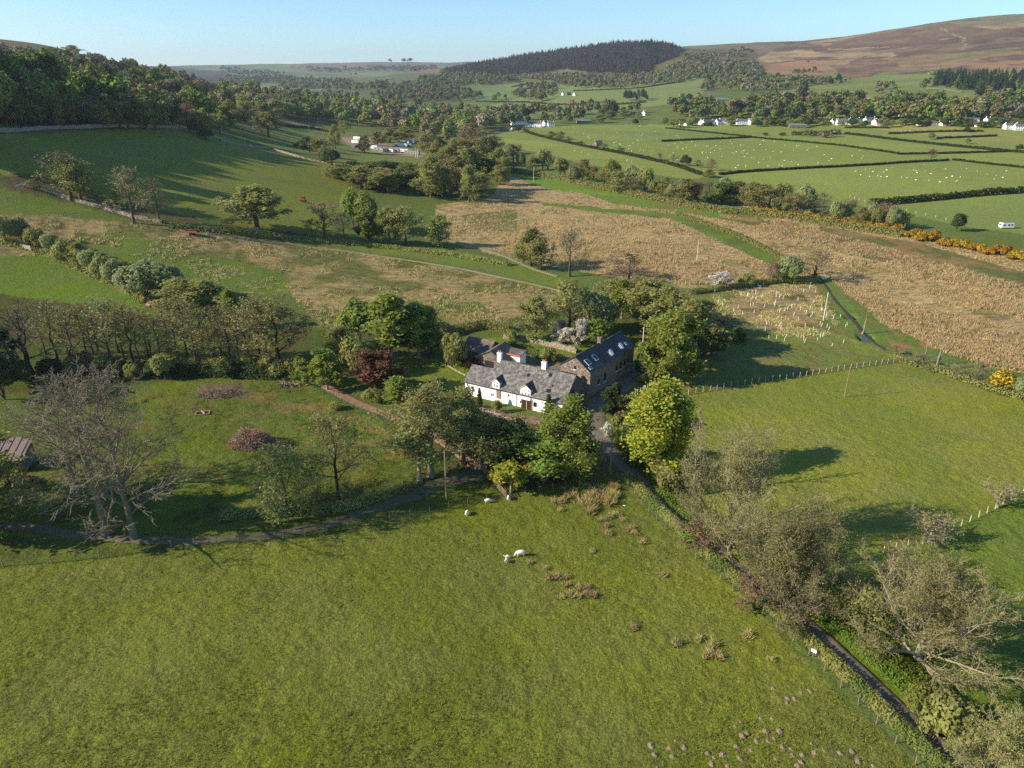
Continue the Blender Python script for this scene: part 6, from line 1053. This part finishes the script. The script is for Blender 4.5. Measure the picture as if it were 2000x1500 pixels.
# molehills
mh = [(180, 640), (195, 685), (285, 695), (268, 652), (300, 620), (340, 648), (455, 680), (488, 700), (530, 688), (555, 740), (598, 648), (612, 705), (625, 595), (648, 580), (618, 527), (590, 545), (714, 508), (770, 508), (740, 570), (808, 570), (695, 620), (668, 665), (780, 607), (752, 620), (820, 648), (787, 707), (728, 738), (860, 655), (870, 688), (918, 685), (913, 722), (895, 740), (963, 632), (980, 675), (1025, 668), (1103, 678), (1160, 670), (1190, 716), (1265, 740), (910, 385), (880, 412), (842, 434), (845, 410), (775, 362), (975, 312), (955, 375), (210, 748), (475, 735)]
mm = []
for s in range(4):
    u, v = np.meshgrid(np.linspace(0, 2 * pi, 25)[:-1], np.linspace(0, 1, 9), indexing='ij'); n_ = fbm(np.cos(u) * v * 3 + s * 7, np.sin(u) * v * 3 + 5, 4); r_ = v * .34 * (.75 + .5 * fbm(np.cos(u) + s, np.sin(u) + 2, 2)); z = np.maximum(0, (1 - v ** 1.5)) * .13 * (.5 + 1.1 * n_) + (n_ - .5) * .12 * (1 - v) - .02 * v
    V = np.stack([np.cos(u) * r_, np.sin(u) * r_, z], -1).reshape(-1, 3); F = np.array([[a_ * 9 + b, a_ * 9 + b + 1, ((a_ + 1) % 24) * 9 + b + 1, ((a_ + 1) % 24) * 9 + b] for a_ in range(24) for b in range(8)])[:, ::-1]; mm.append(mesh('molehill', V, F, [M['earth']], smooth=True))
rm = RS(8)
for k, (x, y) in enumerate(sorted(mh)):
    p = at(1200 + x / 2.5, 1200 + y / 2.5); o = link('molehill', mm[k % 4]); o.location = (p[0], p[1], p[2] + .03); o.rotation_euler = (0, 0, rm.uniform(0, 6)); s = rm.uniform(.55, 1.15); o.scale = (s * 1.1, s, s); tag(o, f'earth molehill in the meadow corner scatter, {ordn(k)} counted towards the lane', 'molehill', 'molehills in the meadow corner')
# rush tufts
def tuft(seed, n=130, h=.75, w_=.55, mats=('rush', 'rush_green'), g=.25):
    r_ = RS(seed); S = np.c_[r_.normal(size=(n, 2)) * w_ * .3, np.zeros(n)]; D = unit(np.c_[S[:, :2] * 1.6 + r_.normal(size=(n, 2)) * .22, np.ones(n)]); V, F = spikes(r_, S, D, r_.uniform(.5, 1.1, n) * h, .075); return mesh('rush_tuft', V, F, [M[m] for m in mats], mi=(r_.rand(n) < g).astype(int))
tf = [tuft(s) for s in range(4)]
tp = [(1430, 305), (1480, 310), (1440, 350), (1490, 340), (1550, 290), (1540, 380), (1590, 340), (1640, 330), (1690, 320), (1600, 380), (1660, 370), (1580, 430), (1700, 350), (1420, 375), (1380, 375), (1415, 420), (1710, 450), (1760, 475), (1640, 480), (1670, 510), (1680, 550), (1800, 530), (1840, 555), (1870, 600), (1595, 650), (1330, 745), (1390, 795), (1450, 840), (1510, 855), (1420, 905), (1465, 895), (1520, 905), (1560, 890), (1600, 900), (1560, 855), (1825, 1080), (1980, 785), (1440, 795),
      (1610, 310), (1620, 360), (1650, 300), (1680, 380), (1560, 350), (1575, 395), (1600, 415), (1460, 330), (1700, 300), (1720, 340), (1735, 455), (1690, 460), (1820, 545), (1240, 712), (1350, 800)]
tp = [(600 + x / 2.857, 850 + y / 2.857) for x, y in tp] + [(1384, 1277), (1366, 1250), (1402, 1284), (1322, 1258), (1460, 1242), (1392, 1262), (1376, 1284), (1505, 1290), (1240, 1228), (1630, 400 + 690)]
for k, (x, y) in enumerate(sorted(tp)):
    p = at(x, y); o = link('rush_tuft', tf[k % 4]); s = rm.uniform(.9, 1.5) * (1.35 if (1120 < x < 1210 and y < 1005) else .85); o.scale = (s * 1.25, s * 1.25, s); o.location = p; o.rotation_euler = (0, 0, rm.uniform(0, 6)); tag(o, f'tan rush tuft in the open meadow, {ordn(k)} counted towards the lane' if y > 1010 else f'tan rush tuft in the patch by the lane junction, {ordn(k)} counted towards the lane', 'rush tuft', 'rush tufts in the meadow' if y > 1010 else 'rush tufts by the junction')
# tree guards
tg = MB().tube([(0, 0, 0), (0, 0, 1.25)], .05, 8); tgm = mesh('tree_guard', np.concatenate(tg.v), [np.concatenate(v) for v in tg.f.values()], [M['frame']])
P = [(1345, 578), (1460, 556), (1590, 556), (1640, 610), (1700, 668), (1620, 682), (1480, 660), (1450, 630), (1400, 600)]; k = 0; tgp = []
while k < 84:
    x = rm.uniform(1345, 1700); y = rm.uniform(556, 684)
    if inpoly(np.array([x]), np.array([y]), P)[0]: tgp.append((x, y)); k += 1
for k, (x, y) in enumerate(sorted(tgp)):
    o = link('tree_guard', tgm); o.location = at(x, y); o.rotation_euler = (rm.normal() * .08, rm.normal() * .08, 0); o.scale = (1, 1, rm.uniform(.7, 1.05)); tag(o, f'white tree guard in the young plantation, {ordn(k)} from the copse towards the stream', 'tree guard', 'tree guards in the plantation')
# stuff tufts: reed bed texture, rough grass
def tufts(name, polys, spacing_px, h, wd, mats, label, seed, n_bl=5, maxn=26000, g=.3, cl=None, rmin=0.):
    r_ = RS(seed); pts = []
    for P in polys:
        xs = [p[0] for p in P]; ys = [p[1] for p in P]; n = int((max(xs) - min(xs)) * (max(ys) - min(ys)) / spacing_px); x = r_.uniform(min(xs), max(xs), n); y = r_.uniform(min(ys), max(ys), n); k = inpoly(x, y, P); k &= reediness(x, y) >= rmin; pts.append(np.c_[x[k], y[k]])
    pts = np.vstack(pts)[:maxn]; G = ground(pts[:, 0], pts[:, 1]); 
    if cl: k = fbm(G[:, 0] / cl[0] + seed, G[:, 1] / cl[0], 4, .6) > cl[1]; G = G[k]
    n = len(G); S = np.repeat(G, n_bl, 0) + np.c_[r_.normal(size=(n * n_bl, 2)) * wd * .35, np.zeros(n * n_bl)]; D = unit(np.c_[r_.normal(size=(len(S), 2)) * .45, np.ones(len(S))]); hh = np.repeat(r_.uniform(.4, 1.3, n) * (.45 + 1.1 * fbm(G[:, 0] / 11., G[:, 1] / 11., 3)), n_bl) * h
    V, F = spikes(r_, S, D, hh * r_.uniform(.6, 1.1, len(S)), hh * .3); mi = np.repeat((r_.rand(n) < g).astype(int), n_bl); o = link(name, mesh(name, V, F, [M[m] for m in mats], mi=mi)); tag(o, label, None, None, 'stuff')
REED = [(878, 412), (960, 392), (1010, 350), (1060, 368), (1290, 392), (1400, 400), (1480, 425), (1560, 430), (1760, 456), (2010, 516), (2010, 728), (1760, 690), (1620, 565), (1610, 548), (1500, 556), (1340, 556), (1180, 535), (1000, 500), (870, 466)]
tufts('reeds', [REED], 4.2, .85, 1.1, ['rush', 'rush_green'], 'tan reed bed covering the marsh', 61, 5, 48000, g=.08, rmin=.65, cl=(14, .40))
tufts('reeds', [[(1390, 575), (1455, 556), (1590, 554), (1625, 600), (1650, 650), (1560, 660), (1470, 648), (1400, 610)]], 5, .5, 1.3, ['rush', 'rush_green'], 'tan reeds among the tree guards', 62, 5, 8000, g=.1, cl=(7, .46))
tufts('rough_grass', [[(0, 425), (300, 438), (700, 494), (1090, 570), (1090, 610), (900, 655), (640, 655), (570, 576), (440, 560), (300, 500), (0, 500)]], 6, .6, 1.0, ['rush', 'rush_green'], 'rough tussock grass over the upper marsh', 63, 5, 26000, g=.45, cl=(9, .5))
tufts('paddock_grass', [[(330, 760), (560, 740), (800, 830), (900, 900), (640, 1000), (340, 1040), (100, 1030), (100, 850)]], 14, .38, .8, ['verge_dry', 'verge'], 'tufted grass over the rough paddock', 64, 6, 12000, g=.55, cl=(3, .54))
tufts('bank_grass', [[(1240, 745), (1345, 768), (1750, 704), (1690, 660), (1480, 665), (1420, 640)]], 12, .3, .8, ['verge_dry', 'verge'], 'tussocky grass above the pasture fence', 65, 5, 9000, g=.5, cl=(3, .48))

M['meadow_tuft'] = leaf_mat('meadow_tuft', (138, 142, 66), k=1.0, trans=.3); M['meadow_dark'] = leaf_mat('meadow_dark', (114, 124, 56), k=.9, trans=.3)
tufts('meadow_grass', [[(-150, 1120), (0, 1115), (350, 1078), (620, 1056), (960, 985), (1080, 955), (1205, 945), (1300, 1045), (1400, 1135), (1520, 1240), (1700, 1415), (1800, 1510), (1900, 1620), (-150, 1620)]], 24, .20, .35, ['meadow_tuft', 'meadow_dark'], 'short tussocky grass over the near sheep meadow', 66, 4, 60000, g=.4)
tufts('pasture_grass', [[(1360, 775), (1750, 712), (1990, 790), (2100, 860), (2000, 950), (1860, 1030), (1730, 1070), (1560, 1060), (1440, 900)]], 26, .14, .35, ['meadow_tuft', 'meadow_dark'], 'short grass over the lit pasture', 67, 3, 16000, g=.3)

# ------------------------------------------------------------------ far woods (masses nobody could count) and single far trees
a = NT('far_leaf'); at_ = a.n('Attribute', attribute_name='Col'); ge = a.n('NewGeometry'); v = a.math('ADD', a.math('MULTIPLY', ge.outputs['Random Per Island'], .55), .72)
h_ = a.math('ADD', a.math('MULTIPLY', ge.outputs['Random Per Island'], .03), .485); M['far_leaf'] = a.fin(a.hsv(at_.outputs[0], h_, 1., v), .85, trans=.2, spec=.05)
PAL = dict(olive=(134, 138, 74), brown=(136, 128, 86), grey=(152, 146, 116), green=(108, 130, 58), bright=(140, 160, 64), dark=(70, 86, 50), pine=(58, 72, 50), larch=(100, 86, 72), larch2=(86, 74, 62), pink=(152, 130, 106), copper=(100, 66, 54), sage=(136, 144, 92))
def trees_at(G, h, w_, cols, seed, cone=False):
    """G (n,3) bases, h,w arrays, cols (n,3) -> verts, tris/quads, colours; more leaf clumps where a tree shows larger"""
    r_ = RS(seed); n = len(G); dist = np.hypot(G[:, 0], G[:, 1]); hp = h * FOC / dist; out = []
    for lo, hi, m in ((26, 1e9, 760), (14, 26, 300), (7, 14, 90), (0, 7, 34)):
        k = np.nonzero((hp >= lo) & (hp < hi))[0]
        if not len(k): continue
        K = len(k); g = G[k][:, None]; hh = h[k][:, None]; ww = w_[k][:, None]
        if cone:
            t = r_.rand(K, m) ** 1.3; a_ = r_.rand(K, m) * 6.283; rr = (1 - t) ** .9 * ww / 2 * r_.uniform(.6, 1.1, (K, m)); C = np.stack([np.cos(a_) * rr, np.sin(a_) * rr, (.12 + .9 * t) * hh], -1) + g; N = np.stack([np.cos(a_), np.sin(a_), .7 + 0 * a_], -1); s = ww * .30 * (1.15 - .7 * t) * (30 / m) ** .3 * np.ones((K, m))
        else:
            d = unit(r_.normal(size=(K, m, 3))); d[..., 2] = np.where(d[..., 2] < -.55, -d[..., 2], d[..., 2]); ph = r_.rand(K, 1) * 50
            lump = .5 + .85 * vnoise(d[..., 0] * 2.4 + ph, d[..., 1] * 2.4 + d[..., 2] * 3.1 + ph); rr = lump * r_.uniform(.3, 1.08, (K, m)) ** .5
            C = np.stack([d[..., 0] * rr * ww / 2, d[..., 1] * rr * ww / 2, hh * .58 + d[..., 2] * rr * hh * .44], -1) + g; N = d; s = ww * .15 * (100 / m) ** .35 * np.ones((K, m))
        V, F = cards(r_, C.reshape(-1, 3), s.reshape(-1), N.reshape(-1, 3), .5, .8); c = np.repeat(np.repeat(cols[k], m, 0) * r_.uniform(.8, 1.22, (K * m, 1)), 4, 0)
        out.append((V, F, c))
    off = 0; Vs, Fs, Cs = [], [], []
    for V, F, c in out: Vs.append(V); Fs.append(F + off); Cs.append(c); off += len(V)
    return np.vstack(Vs), np.vstack(Fs), np.vstack(Cs)
def pick(r_, pal, n, k=.95):
    nm = list(pal); p = np.array([pal[x] for x in nm], float); c = np.array([alb(PAL[x], k) for x in nm]); i = r_.choice(len(nm), n, p=p / p.sum()); return c[i] * r_.uniform(.8, 1.2, (n, 1)) * r_.uniform(.94, 1.06, (n, 3))
def wood(name, polys, h, w_, dens, pal, label, seed, cone=False, coarse=None, hole=None):
    seed = int(seed); r_ = RS(seed); P_all = []
    for P in polys:
        xs = [p[0] for p in P]; ys = [p[1] for p in P]; n = int((max(xs) - min(xs)) * (max(ys) - min(ys)) * .4) + 8; x = r_.uniform(min(xs), max(xs), n); y = r_.uniform(min(ys), max(ys), n); k = inpoly(x, y, P); P_all.append(np.c_[x[k], y[k]])
    Q = np.vstack(P_all); G = ground(Q[:, 0], Q[:, 1]); D = np.hypot(G[:, 0], G[:, 1]); pr = dens / .4 / np.maximum((w_ * FOC / D) * (h * FOC / D), 1.2)
    if coarse: pr = pr * sstep(coarse[1] - .06, coarse[1] + .06, fbm(G[:, 0] / coarse[0] + seed, G[:, 1] / coarse[0], 3))
    k = (r_.rand(len(G)) < pr) & (D < 9000); G = G[k]; n = len(G)
    if not n: return
    sc = r_.uniform(.55, 1.4, n); V, F, C = trees_at(G, h * sc, w_ * sc * r_.uniform(.7, 1.2, n), pick(r_, pal, n, .95 if seed in (201, 203, 221, 202) else .74), int(seed), cone)
    o = link(name, mesh(name, V, [F], [M['far_leaf']], col=C)); tag(o, label, None, None, 'stuff'); return n
mixp = dict(olive=4.5, brown=3, grey=1.5, green=2, bright=.8, dark=1, sage=.5)
wood('upper_woodland', [[(-60, 124), (0, 118), (130, 118), (250, 130), (345, 148), (400, 172), (440, 200), (300, 184), (150, 160), (-60, 160)]], 11, 9, 4.6, dict(olive=3, brown=4, grey=3, dark=.6, green=.6), 'brown budding woodland along the upper hillside', 204.)
wood('woodland', [[(-60, 156), (150, 156), (300, 178), (440, 196), (448, 245), (400, 246), (345, 240), (200, 238), (0, 246), (-60, 248)]], 13, 10, 4.2, dict(olive=3.8, brown=2.4, green=2.2, grey=.8, dark=2, bright=.5), 'dense mixed woodland climbing the shadowed hillside', 201)
wood('woodland', [[(-420, 250), (-30, 256), (-34, 300), (-60, 318), (-420, 318)], [(-420, 120), (-60, 110), (-60, 250), (-420, 250)]], 17, 12, 3.4, dict(dark=2, olive=3, green=2, brown=2), 'tall wood beyond the picture edge shading the hill field', 221)
wood('woodland', [[(-60, 150), (100, 160), (200, 190), (330, 222), (340, 238), (200, 236), (0, 243), (-60, 245)]], 17, 12, 3.0, dict(dark=4, green=3, olive=3, bright=1), 'tall dark trees along the foot of the hillside wood', 202)
wood('far_woodland', [[(430, 176), (500, 182), (560, 196), (700, 206), (860, 214), (940, 226), (1000, 246), (940, 262), (890, 272), (862, 296), (838, 292), (820, 262), (700, 246), (620, 240), (560, 232), (440, 215)]], 14, 11, 5.5, mixp, 'broken woodland filling the valley floor', 203, coarse=(90, .24))
wood('far_woodland', [[(440, 150), (520, 150), (700, 158), (780, 168), (760, 178), (560, 176), (450, 172)], [(560, 180), (700, 190), (760, 200), (700, 205), (560, 195)]], 12, 11, 4.5, dict(dark=3, olive=3, green=1, brown=2), 'distant tree belts across the valley', 204, coarse=(260, .42))
wood('far_woodland', [[(430, 132), (560, 134), (860, 130), (860, 146), (560, 150), (430, 146)]], 14, 16, 2.6, dict(dark=3, brown=2), 'hazy hedgerow trees on the farthest slopes', 205, coarse=(420, .5))
wood('far_woodland', [[(398, 122), (424, 120), (424, 124), (398, 125)], [(760, 119), (842, 117), (842, 121), (760, 122)]], 24, 30, 5, dict(dark=1), 'small dark tree clumps on the far skyline', 206)
wood('hill_woodland', [[(780, 172), (830, 154), (870, 146), (1000, 152), (1016, 160), (960, 166), (900, 168), (840, 170)], [(722, 190), (790, 172), (880, 172), (945, 190), (900, 200), (740, 198)]], 12, 9, 6, dict(dark=2, olive=4, brown=5), 'rounded wooded knolls below the forest hill', 207)
wood('conifer_forest', [[(864, 137), (940, 122), (1000, 112), (1100, 96), (1180, 80), (1186, 84), (1240, 76), (1268, 73), (1310, 84), (1334, 100), (1322, 112), (1280, 126), (1272, 140), (1230, 146), (1150, 142), (1100, 134), (1000, 146), (900, 146)]], 10, 5.5, 7.0, dict(larch=5, larch2=4, pine=1.4), 'dense purplish larch plantation covering the forest hill', 208, cone=True)
wood('conifer_forest', [[(1250, 92), (1275, 84), (1290, 100), (1284, 124), (1262, 128), (1270, 110)]], 16, 7, 5.0, dict(pine=1), 'darker spruce strip down the gully of the forest hill', 209, cone=True)
wood('hill_scrub', [[(1000, 152), (1100, 146), (1230, 150), (1290, 140), (1340, 118), (1400, 120), (1400, 145), (1330, 162), (1210, 172), (1100, 160)]], 9, 8, 5.5, dict(brown=5, olive=3, grey=2, green=1, dark=1), 'scrubby birch woodland under the larch plantation', 210, coarse=(120, .33))
wood('hill_scrub', [[(1400, 130), (1470, 118), (1500, 150), (1600, 160), (1660, 156), (1560, 172), (1480, 182), (1360, 178)]], 11, 10, 4.5, dict(brown=3, olive=3, grey=1, dark=2), 'brown woodland between the slopes and the moor', 211, coarse=(130, .36))
wood('hill_scrub', [[(1340, 108), (1460, 92), (1480, 108), (1400, 124), (1340, 128)], [(1540, 130), (1580, 122), (1600, 140), (1550, 150)], [(1790, 138), (1840, 132), (1860, 146), (1800, 152)]], 9, 12, 1.2, dict(dark=2, brown=3, olive=2), 'scattered thorn scrub on the moor edge', 212, coarse=(160, .5))
wood('far_woodland', [[(1000, 192), (1010, 176), (1050, 164), (1090, 172), (1090, 190), (1050, 198)], [(1080, 160), (1210, 166), (1200, 176), (1100, 172)], [(962, 196), (990, 190), (992, 198), (966, 200)], [(1010, 199), (1060, 194), (1060, 199)]], 13, 10, 3.0, dict(dark=3, olive=4, brown=2, green=2), 'small woods on the green valley side', 213)
wood('conifer_copse', [[(1218, 194), (1266, 193), (1268, 198), (1220, 199)]], 15, 7, 9, dict(dark=3, pine=2), 'square dark copse on the green slope', 214)
wood('far_woodland', [[(940, 232), (1000, 214), (1080, 216), (1130, 228), (1140, 240), (1060, 246), (1010, 246), (980, 262), (940, 252)], [(1090, 214), (1180, 210), (1260, 222), (1180, 232)]], 15, 12, 3.6, {**mixp, 'copper': .3}, 'garden trees round the riverside cottages', 215)
wood('village_trees', [[(1310, 224), (1340, 210), (1430, 216), (1480, 205), (1560, 190), (1640, 200), (1700, 206), (1800, 204), (1900, 216), (2010, 226), (2010, 240), (1850, 240), (1700, 236), (1560, 244), (1500, 242), (1440, 232), (1330, 236)]], 15, 13, 6.5, {**mixp, 'copper': .15, 'bright': .6, 'dark': 2}, 'mature trees among the white village houses', 216, coarse=(60, .2))
wood('village_trees', [[(1300, 200), (1370, 190), (1400, 196), (1360, 206), (1310, 210)], [(1520, 168), (1600, 158), (1660, 156), (1650, 166), (1560, 178)], [(1700, 172), (1750, 166), (1760, 180), (1710, 184)], [(1790, 168), (1812, 164), (1812, 176), (1792, 178)], [(1880, 214), (1960, 206), (2010, 214), (2010, 200), (1940, 192)]], 12, 11, 2.2, dict(dark=2, olive=3, brown=2, grey=1), 'clumps of trees on the green hillside above the village', 217, coarse=(90, .3))
wood('conifer_forest', [[(1822, 170), (1830, 148), (1900, 146), (2010, 150), (2010, 186), (1960, 182), (1880, 176)]], 15, 8, 4.0, dict(pine=4, dark=4, olive=1), 'dark pine plantation under the moor', 218, cone=True)
wood('far_woodland', [[(1900, 190), (1960, 186), (2010, 196), (2010, 212), (1930, 204)]], 12, 10, 2.4, mixp, 'hillside trees beside the hamlet on the slope', 219)
wood('blackthorn', [[(1560, 266), (1640, 262), (1642, 268), (1600, 270)]], 5, 6, 3, dict(brown=2, pink=1), 'pinkish scrub beside the blackthorn thicket', 220)
cluster([(['brown_tree', 'olive_tree', 'dark_tree', 'green_tree', 'bare_tree'][(k * 7) % 5], x, 246 + (k * 5) % 7 - (4 if x < 200 else 0), 186 + (k * 11) % 22 if x < 340 else 200 + (k * 7) % 18, 44 - (k * 3) % 12) for k, x in enumerate(range(-20, 340, 17))] +
        [('bare_tree', 352, 250, 205, 40), ('pink_tree', 368, 252, 200, 44), ('dark_tree', 384, 262, 232, 30), ('brown_tree', 396, 262, 212, 34), ('bare_tree', 412, 266, 218, 28), ('dark_tree', 402, 272, 250, 30), ('brown_tree', 430, 262, 222, 30), ('olive_tree', 452, 246, 196, 36), ('olive_tree', 480, 240, 186, 36), ('bright_tree', 405, 222, 198, 26), ('olive_tree', 515, 238, 196, 34), ('olive_tree', 540, 236, 194, 36), ('green_tree', 492, 236, 222, 16)],
        'along the hillside wood edge', 'trees along the hillside wood edge', 14, 'up the valley')
vf = RS(77)
cluster([(['olive_tree', 'dark_tree', 'brown_tree', 'green_tree', 'bright_tree'][vf.randint(5)], x + vf.uniform(-5, 5), 246 + vf.uniform(-2, 4), 246 - vf.uniform(9, 19), vf.uniform(12, 22)) for x in list(range(1300, 1328, 13)) + [1350, 1388, 1432, 1474] + list(range(1482, 1625, 12)) + [1640, 1662, 1690, 1725] + list(range(1732, 1800, 13)) + [1812, 1838] + list(range(1858, 1950, 13)) + [1965, 1985]],
        'before the village houses', 'trees before the village houses', 15, 'from the river')
# ------------------------------------------------------------------ houses of the village and farms
def house_kit(L, W_, ev, rg, wall, roof, wins, chim=2, seed=0):
    kit = {}; w_ = bpy.data.objects.new
    tmp = bpy.data.objects.new('tmp', None); COL.objects.link(tmp)
    parts = [prism('wall', [(-W_ / 2, -1.5), (W_ / 2, -1.5), (W_ / 2, ev), (0, rg - .1), (-W_ / 2, ev)], -L / 2, L / 2, M[wall], tmp)]; s = (rg - ev) / (W_ / 2)
    for q, t in ((-1, 0), (1, .004)): parts.append(slab([(-L / 2 - .25, q * (W_ / 2 + .3), ev - .3 * s + .08), (L / 2 + .25, q * (W_ / 2 + .3), ev - .3 * s + .08), (L / 2 + .25, 0, rg + t), (-L / 2 - .25, 0, rg + t)], .15, 'roof', M[roof], tmp))
    cs = []
    for k in range(chim): cs.append(MB().box((L / 2 * (.86 if k == 0 else -.86), 0, rg + .3), (.9, .8, 1.5)).build('chimney', M[wall], tmp))
    for k in range(wins):
        for z in ([1.3, 3.9] if ev > 4.5 else [1.4]): parts.append(MB().box((-L / 2 + L * (k + .5) / wins, -W_ / 2 - .01, z), (1.0, .08, 1.2)).build('window', M['glass'], tmp))
    for z in ([1.4, 4.0] if ev > 4.5 else [1.4]): parts.append(MB().box((-L / 2 - .01, .8, z), (.08, .9, 1.1)).build('window', M['glass'], tmp))
    parts.append(MB().box((L * .06, -W_ / 2 - .01, 1.05), (1.0, .1, 2.1)).build('door', M['door'], tmp)); pl = [(p.name.split('.')[0], p.data) for p in parts + cs]
    for p in parts + cs: bpy.data.objects.remove(p)
    bpy.data.objects.remove(tmp); return pl
KITS = dict(cottage=house_kit(10, 7, 5.0, 7.8, 'white', 'slate', 3), terrace=house_kit(20, 7.5, 5.2, 8.2, 'white', 'slate', 6, 2), bungalow=house_kit(13, 8, 2.8, 5.0, 'cream', 'slate_brown', 4, 1), farmhouse=house_kit(14, 7, 5.2, 8.2, 'stone_grey', 'slate', 4, 2), barn=house_kit(24, 11, 4.2, 6.6, 'stone_grey', 'cara_roof', 2, 0), stone_cottage=house_kit(9, 6, 3.4, 6, 'stone', 'slate_brown', 2, 1))
def house(kit, px, py, rz, label, sc=1., group=None, nm=None):
    o = tag(empty(nm or ('barn' if kit == 'barn' else 'house'), at(px, py), rz, (sc,) * 3), label, 'barn' if kit == 'barn' else 'house', group)
    for n_, m_ in KITS[kit]: link(n_, m_, o)
hs = [('cottage', 1328, 243, .9, 'white gabled house at the open end of the village terrace'), ('bungalow', 1344, 245, .2, 'low white house beside the gabled end house'), ('terrace', 1382, 244, .15, 'first long white terrace with steep gable'), ('cottage', 1368, 243, 1.2, 'white gable facing the fields by the first terrace'), ('terrace', 1415, 242, .1, 'second long white terrace in the village row'), ('cottage', 1402, 243, .9, 'white gable between the two terraces'), ('terrace', 1450, 243, .05, 'third white terrace nearest the bright village trees'), ('cottage', 1464, 243, .8, 'last white gable of the terrace row'),
      ('cottage', 1492, 198, .1, 'isolated white house with dark roof above the village trees'), ('cottage', 1562, 178, .3, 'tiny white cottage high on the green slope'), ('barn', 1556, 250, .0, 'low pale barn in the village field'),
      ('cottage', 1628, 243, .7, 'small white house at the start of the village centre'), ('terrace', 1646, 243, .1, 'white row with grey roof by the copper tree'), ('terrace', 1668, 241, .25, 'tall white row left of the copper tree'), ('terrace', 1698, 240, .1, 'tall white row beyond the copper tree'), ('cottage', 1708, 243, .7, 'white gable below the tall village rows'), ('bungalow', 1718, 244, .1, 'low pale house at the end of the tall rows'), ('bungalow', 1800, 244, .1, 'long low grey roofed bungalow between tree belts'), ('bungalow', 1826, 244, .2, 'second low bungalow between tree belts'), ('bungalow', 1846, 245, 0, 'third low bungalow between tree belts'),
      ('cottage', 1762, 226, .4, 'white house half hidden by the round pale tree'), ('bungalow', 1850, 210, .1, 'pale house in the upper village trees'), ('terrace', 1878, 211, .3, 'long white roofed house in the upper village'), ('cottage', 1909, 203, .6, 'white house under the pine plantation'), ('cottage', 1934, 211, .7, 'white gable in the upper hamlet'), ('cottage', 1904, 236, .4, 'white house with large gable by the bright tree'), ('cottage', 1908, 247, 1.0, 'white steep gable standing in the lower field'), ('cottage', 1928, 240, .2, 'small white house beyond the bright village tree'), ('terrace', 1954, 241, .2, 'wide white house at the far end of the village'), ('terrace', 1973, 252, .3, 'large white house closest to the picture edge, with dark windows'), ('terrace', 1994, 254, .2, 'long white house cut by the picture edge'), ('cottage', 1976, 200, .8, 'tall white house on the hillside lane'), ('bungalow', 1994, 206, .3, 'low white house beside the hillside lane'),
      ('farmhouse', 1372, 196, .2, 'grey stone farmhouse on the slope with long sheds'), ('barn', 1396, 197, .1, 'long grey farm shed beside the stone farmhouse'), ('barn', 1410, 198, 0, 'pale roofed farm shed at the track end'),
      ('cottage', 932, 215, .8, 'white gable among trees above the river'), ('bungalow', 948, 217, .2, 'low white house among trees above the river'), ('cottage', 969, 215, .7, 'second white gable among trees above the river'), ('terrace', 1010, 244, .2, 'pink and white cottages at the river end'), ('cottage', 1017, 243, .3, 'pinkish cottage beside the river wood'), ('cottage', 1031, 247, 1.0, 'white gabled cottage by the river field'), ('terrace', 1045, 248, .1, 'dark roofed row behind the white gabled cottage'), ('cottage', 1066, 246, .9, 'white cottage with two gables near the pink blossom'), ('cottage', 1076, 248, .2, 'grey roofed cottage near the pink blossom'),
      ('cottage', 1100, 186, .7, 'pale farm cottage on the green slope'), ('farmhouse', 1110, 186, .3, 'stone farm building between two white farm cottages'), ('cottage', 1122, 187, 1.1, 'bright white gabled farmhouse on the green slope'), ('farmhouse', 1214, 171, .2, 'pinkish stone farm at the top of the green slope'), ('cottage', 1136, 211, .3, 'small white house in the parkland trees'), ('farmhouse', 1238, 224, .2, 'long grey hall with tall chimney in the parkland'), ('cottage', 1258, 225, .9, 'pale gabled lodge beside the grey hall'), ('stone_cottage', 1168, 285, .3, 'small stone shed on the field hedge'), ('barn', 1140, 241, .1, 'dark field barn by the parkland edge'),
      ('barn', 494, 163, .2, 'pale farm roofs far up the valley'), ('cottage', 592, 149, .4, 'tiny white farm on the farthest slope'), ('barn', 760, 156, .1, 'white barn roof among far woods')]
for k, (kit, x, y, rz, lab) in enumerate(hs): house(kit, x, y, rz + .25 * math.sin(k), lab, 1.1 if y < 160 else .84)
# white stone sheds and tracks
def far_wall(pts, label, w_=1.6): stone_wall('stone_wall', pts, 1.4, w_, label)
far_wall([(1118, 281), (1140, 284), (1160, 286)], 'broken pale wall beside the small stone shed')
ribbon('hill_track', [(1685, 190), (1710, 194), (1745, 200)], 7, M['trod'], 'pale track across the green hillside', lift=.6, step=4)
ribbon('hill_track', [(1812, 172), (1840, 174), (1880, 180)], 6, M['trod'], 'pale track below the pine plantation', lift=.6, step=4)
ribbon('river', [(868, 268), (920, 263), (960, 260), (990, 257), (1003, 250)], 9, M['river'] if 'river' in M else wm, 'short glimpse of river below the dark riverside trees', lift=.35, step=3)
# ------------------------------------------------------------------ the air over the valley
hz = NT('haze_air'); pv_ = hz.n('VolumePrincipled'); pv_.inputs['Color'].default_value = (.80, .90, 1., 1); pv_.inputs['Density'].default_value = 0.000055; pv_.inputs['Anisotropy'].default_value = .3
hz.l(pv_.outputs[0], hz.out.inputs['Volume'])
hb = MB().box((0, 7600, 220), (40000, 17000, 500)).build('haze', [hz.m]); tag(hb, 'thin blue haze filling the valley air', None, None, 'stuff')
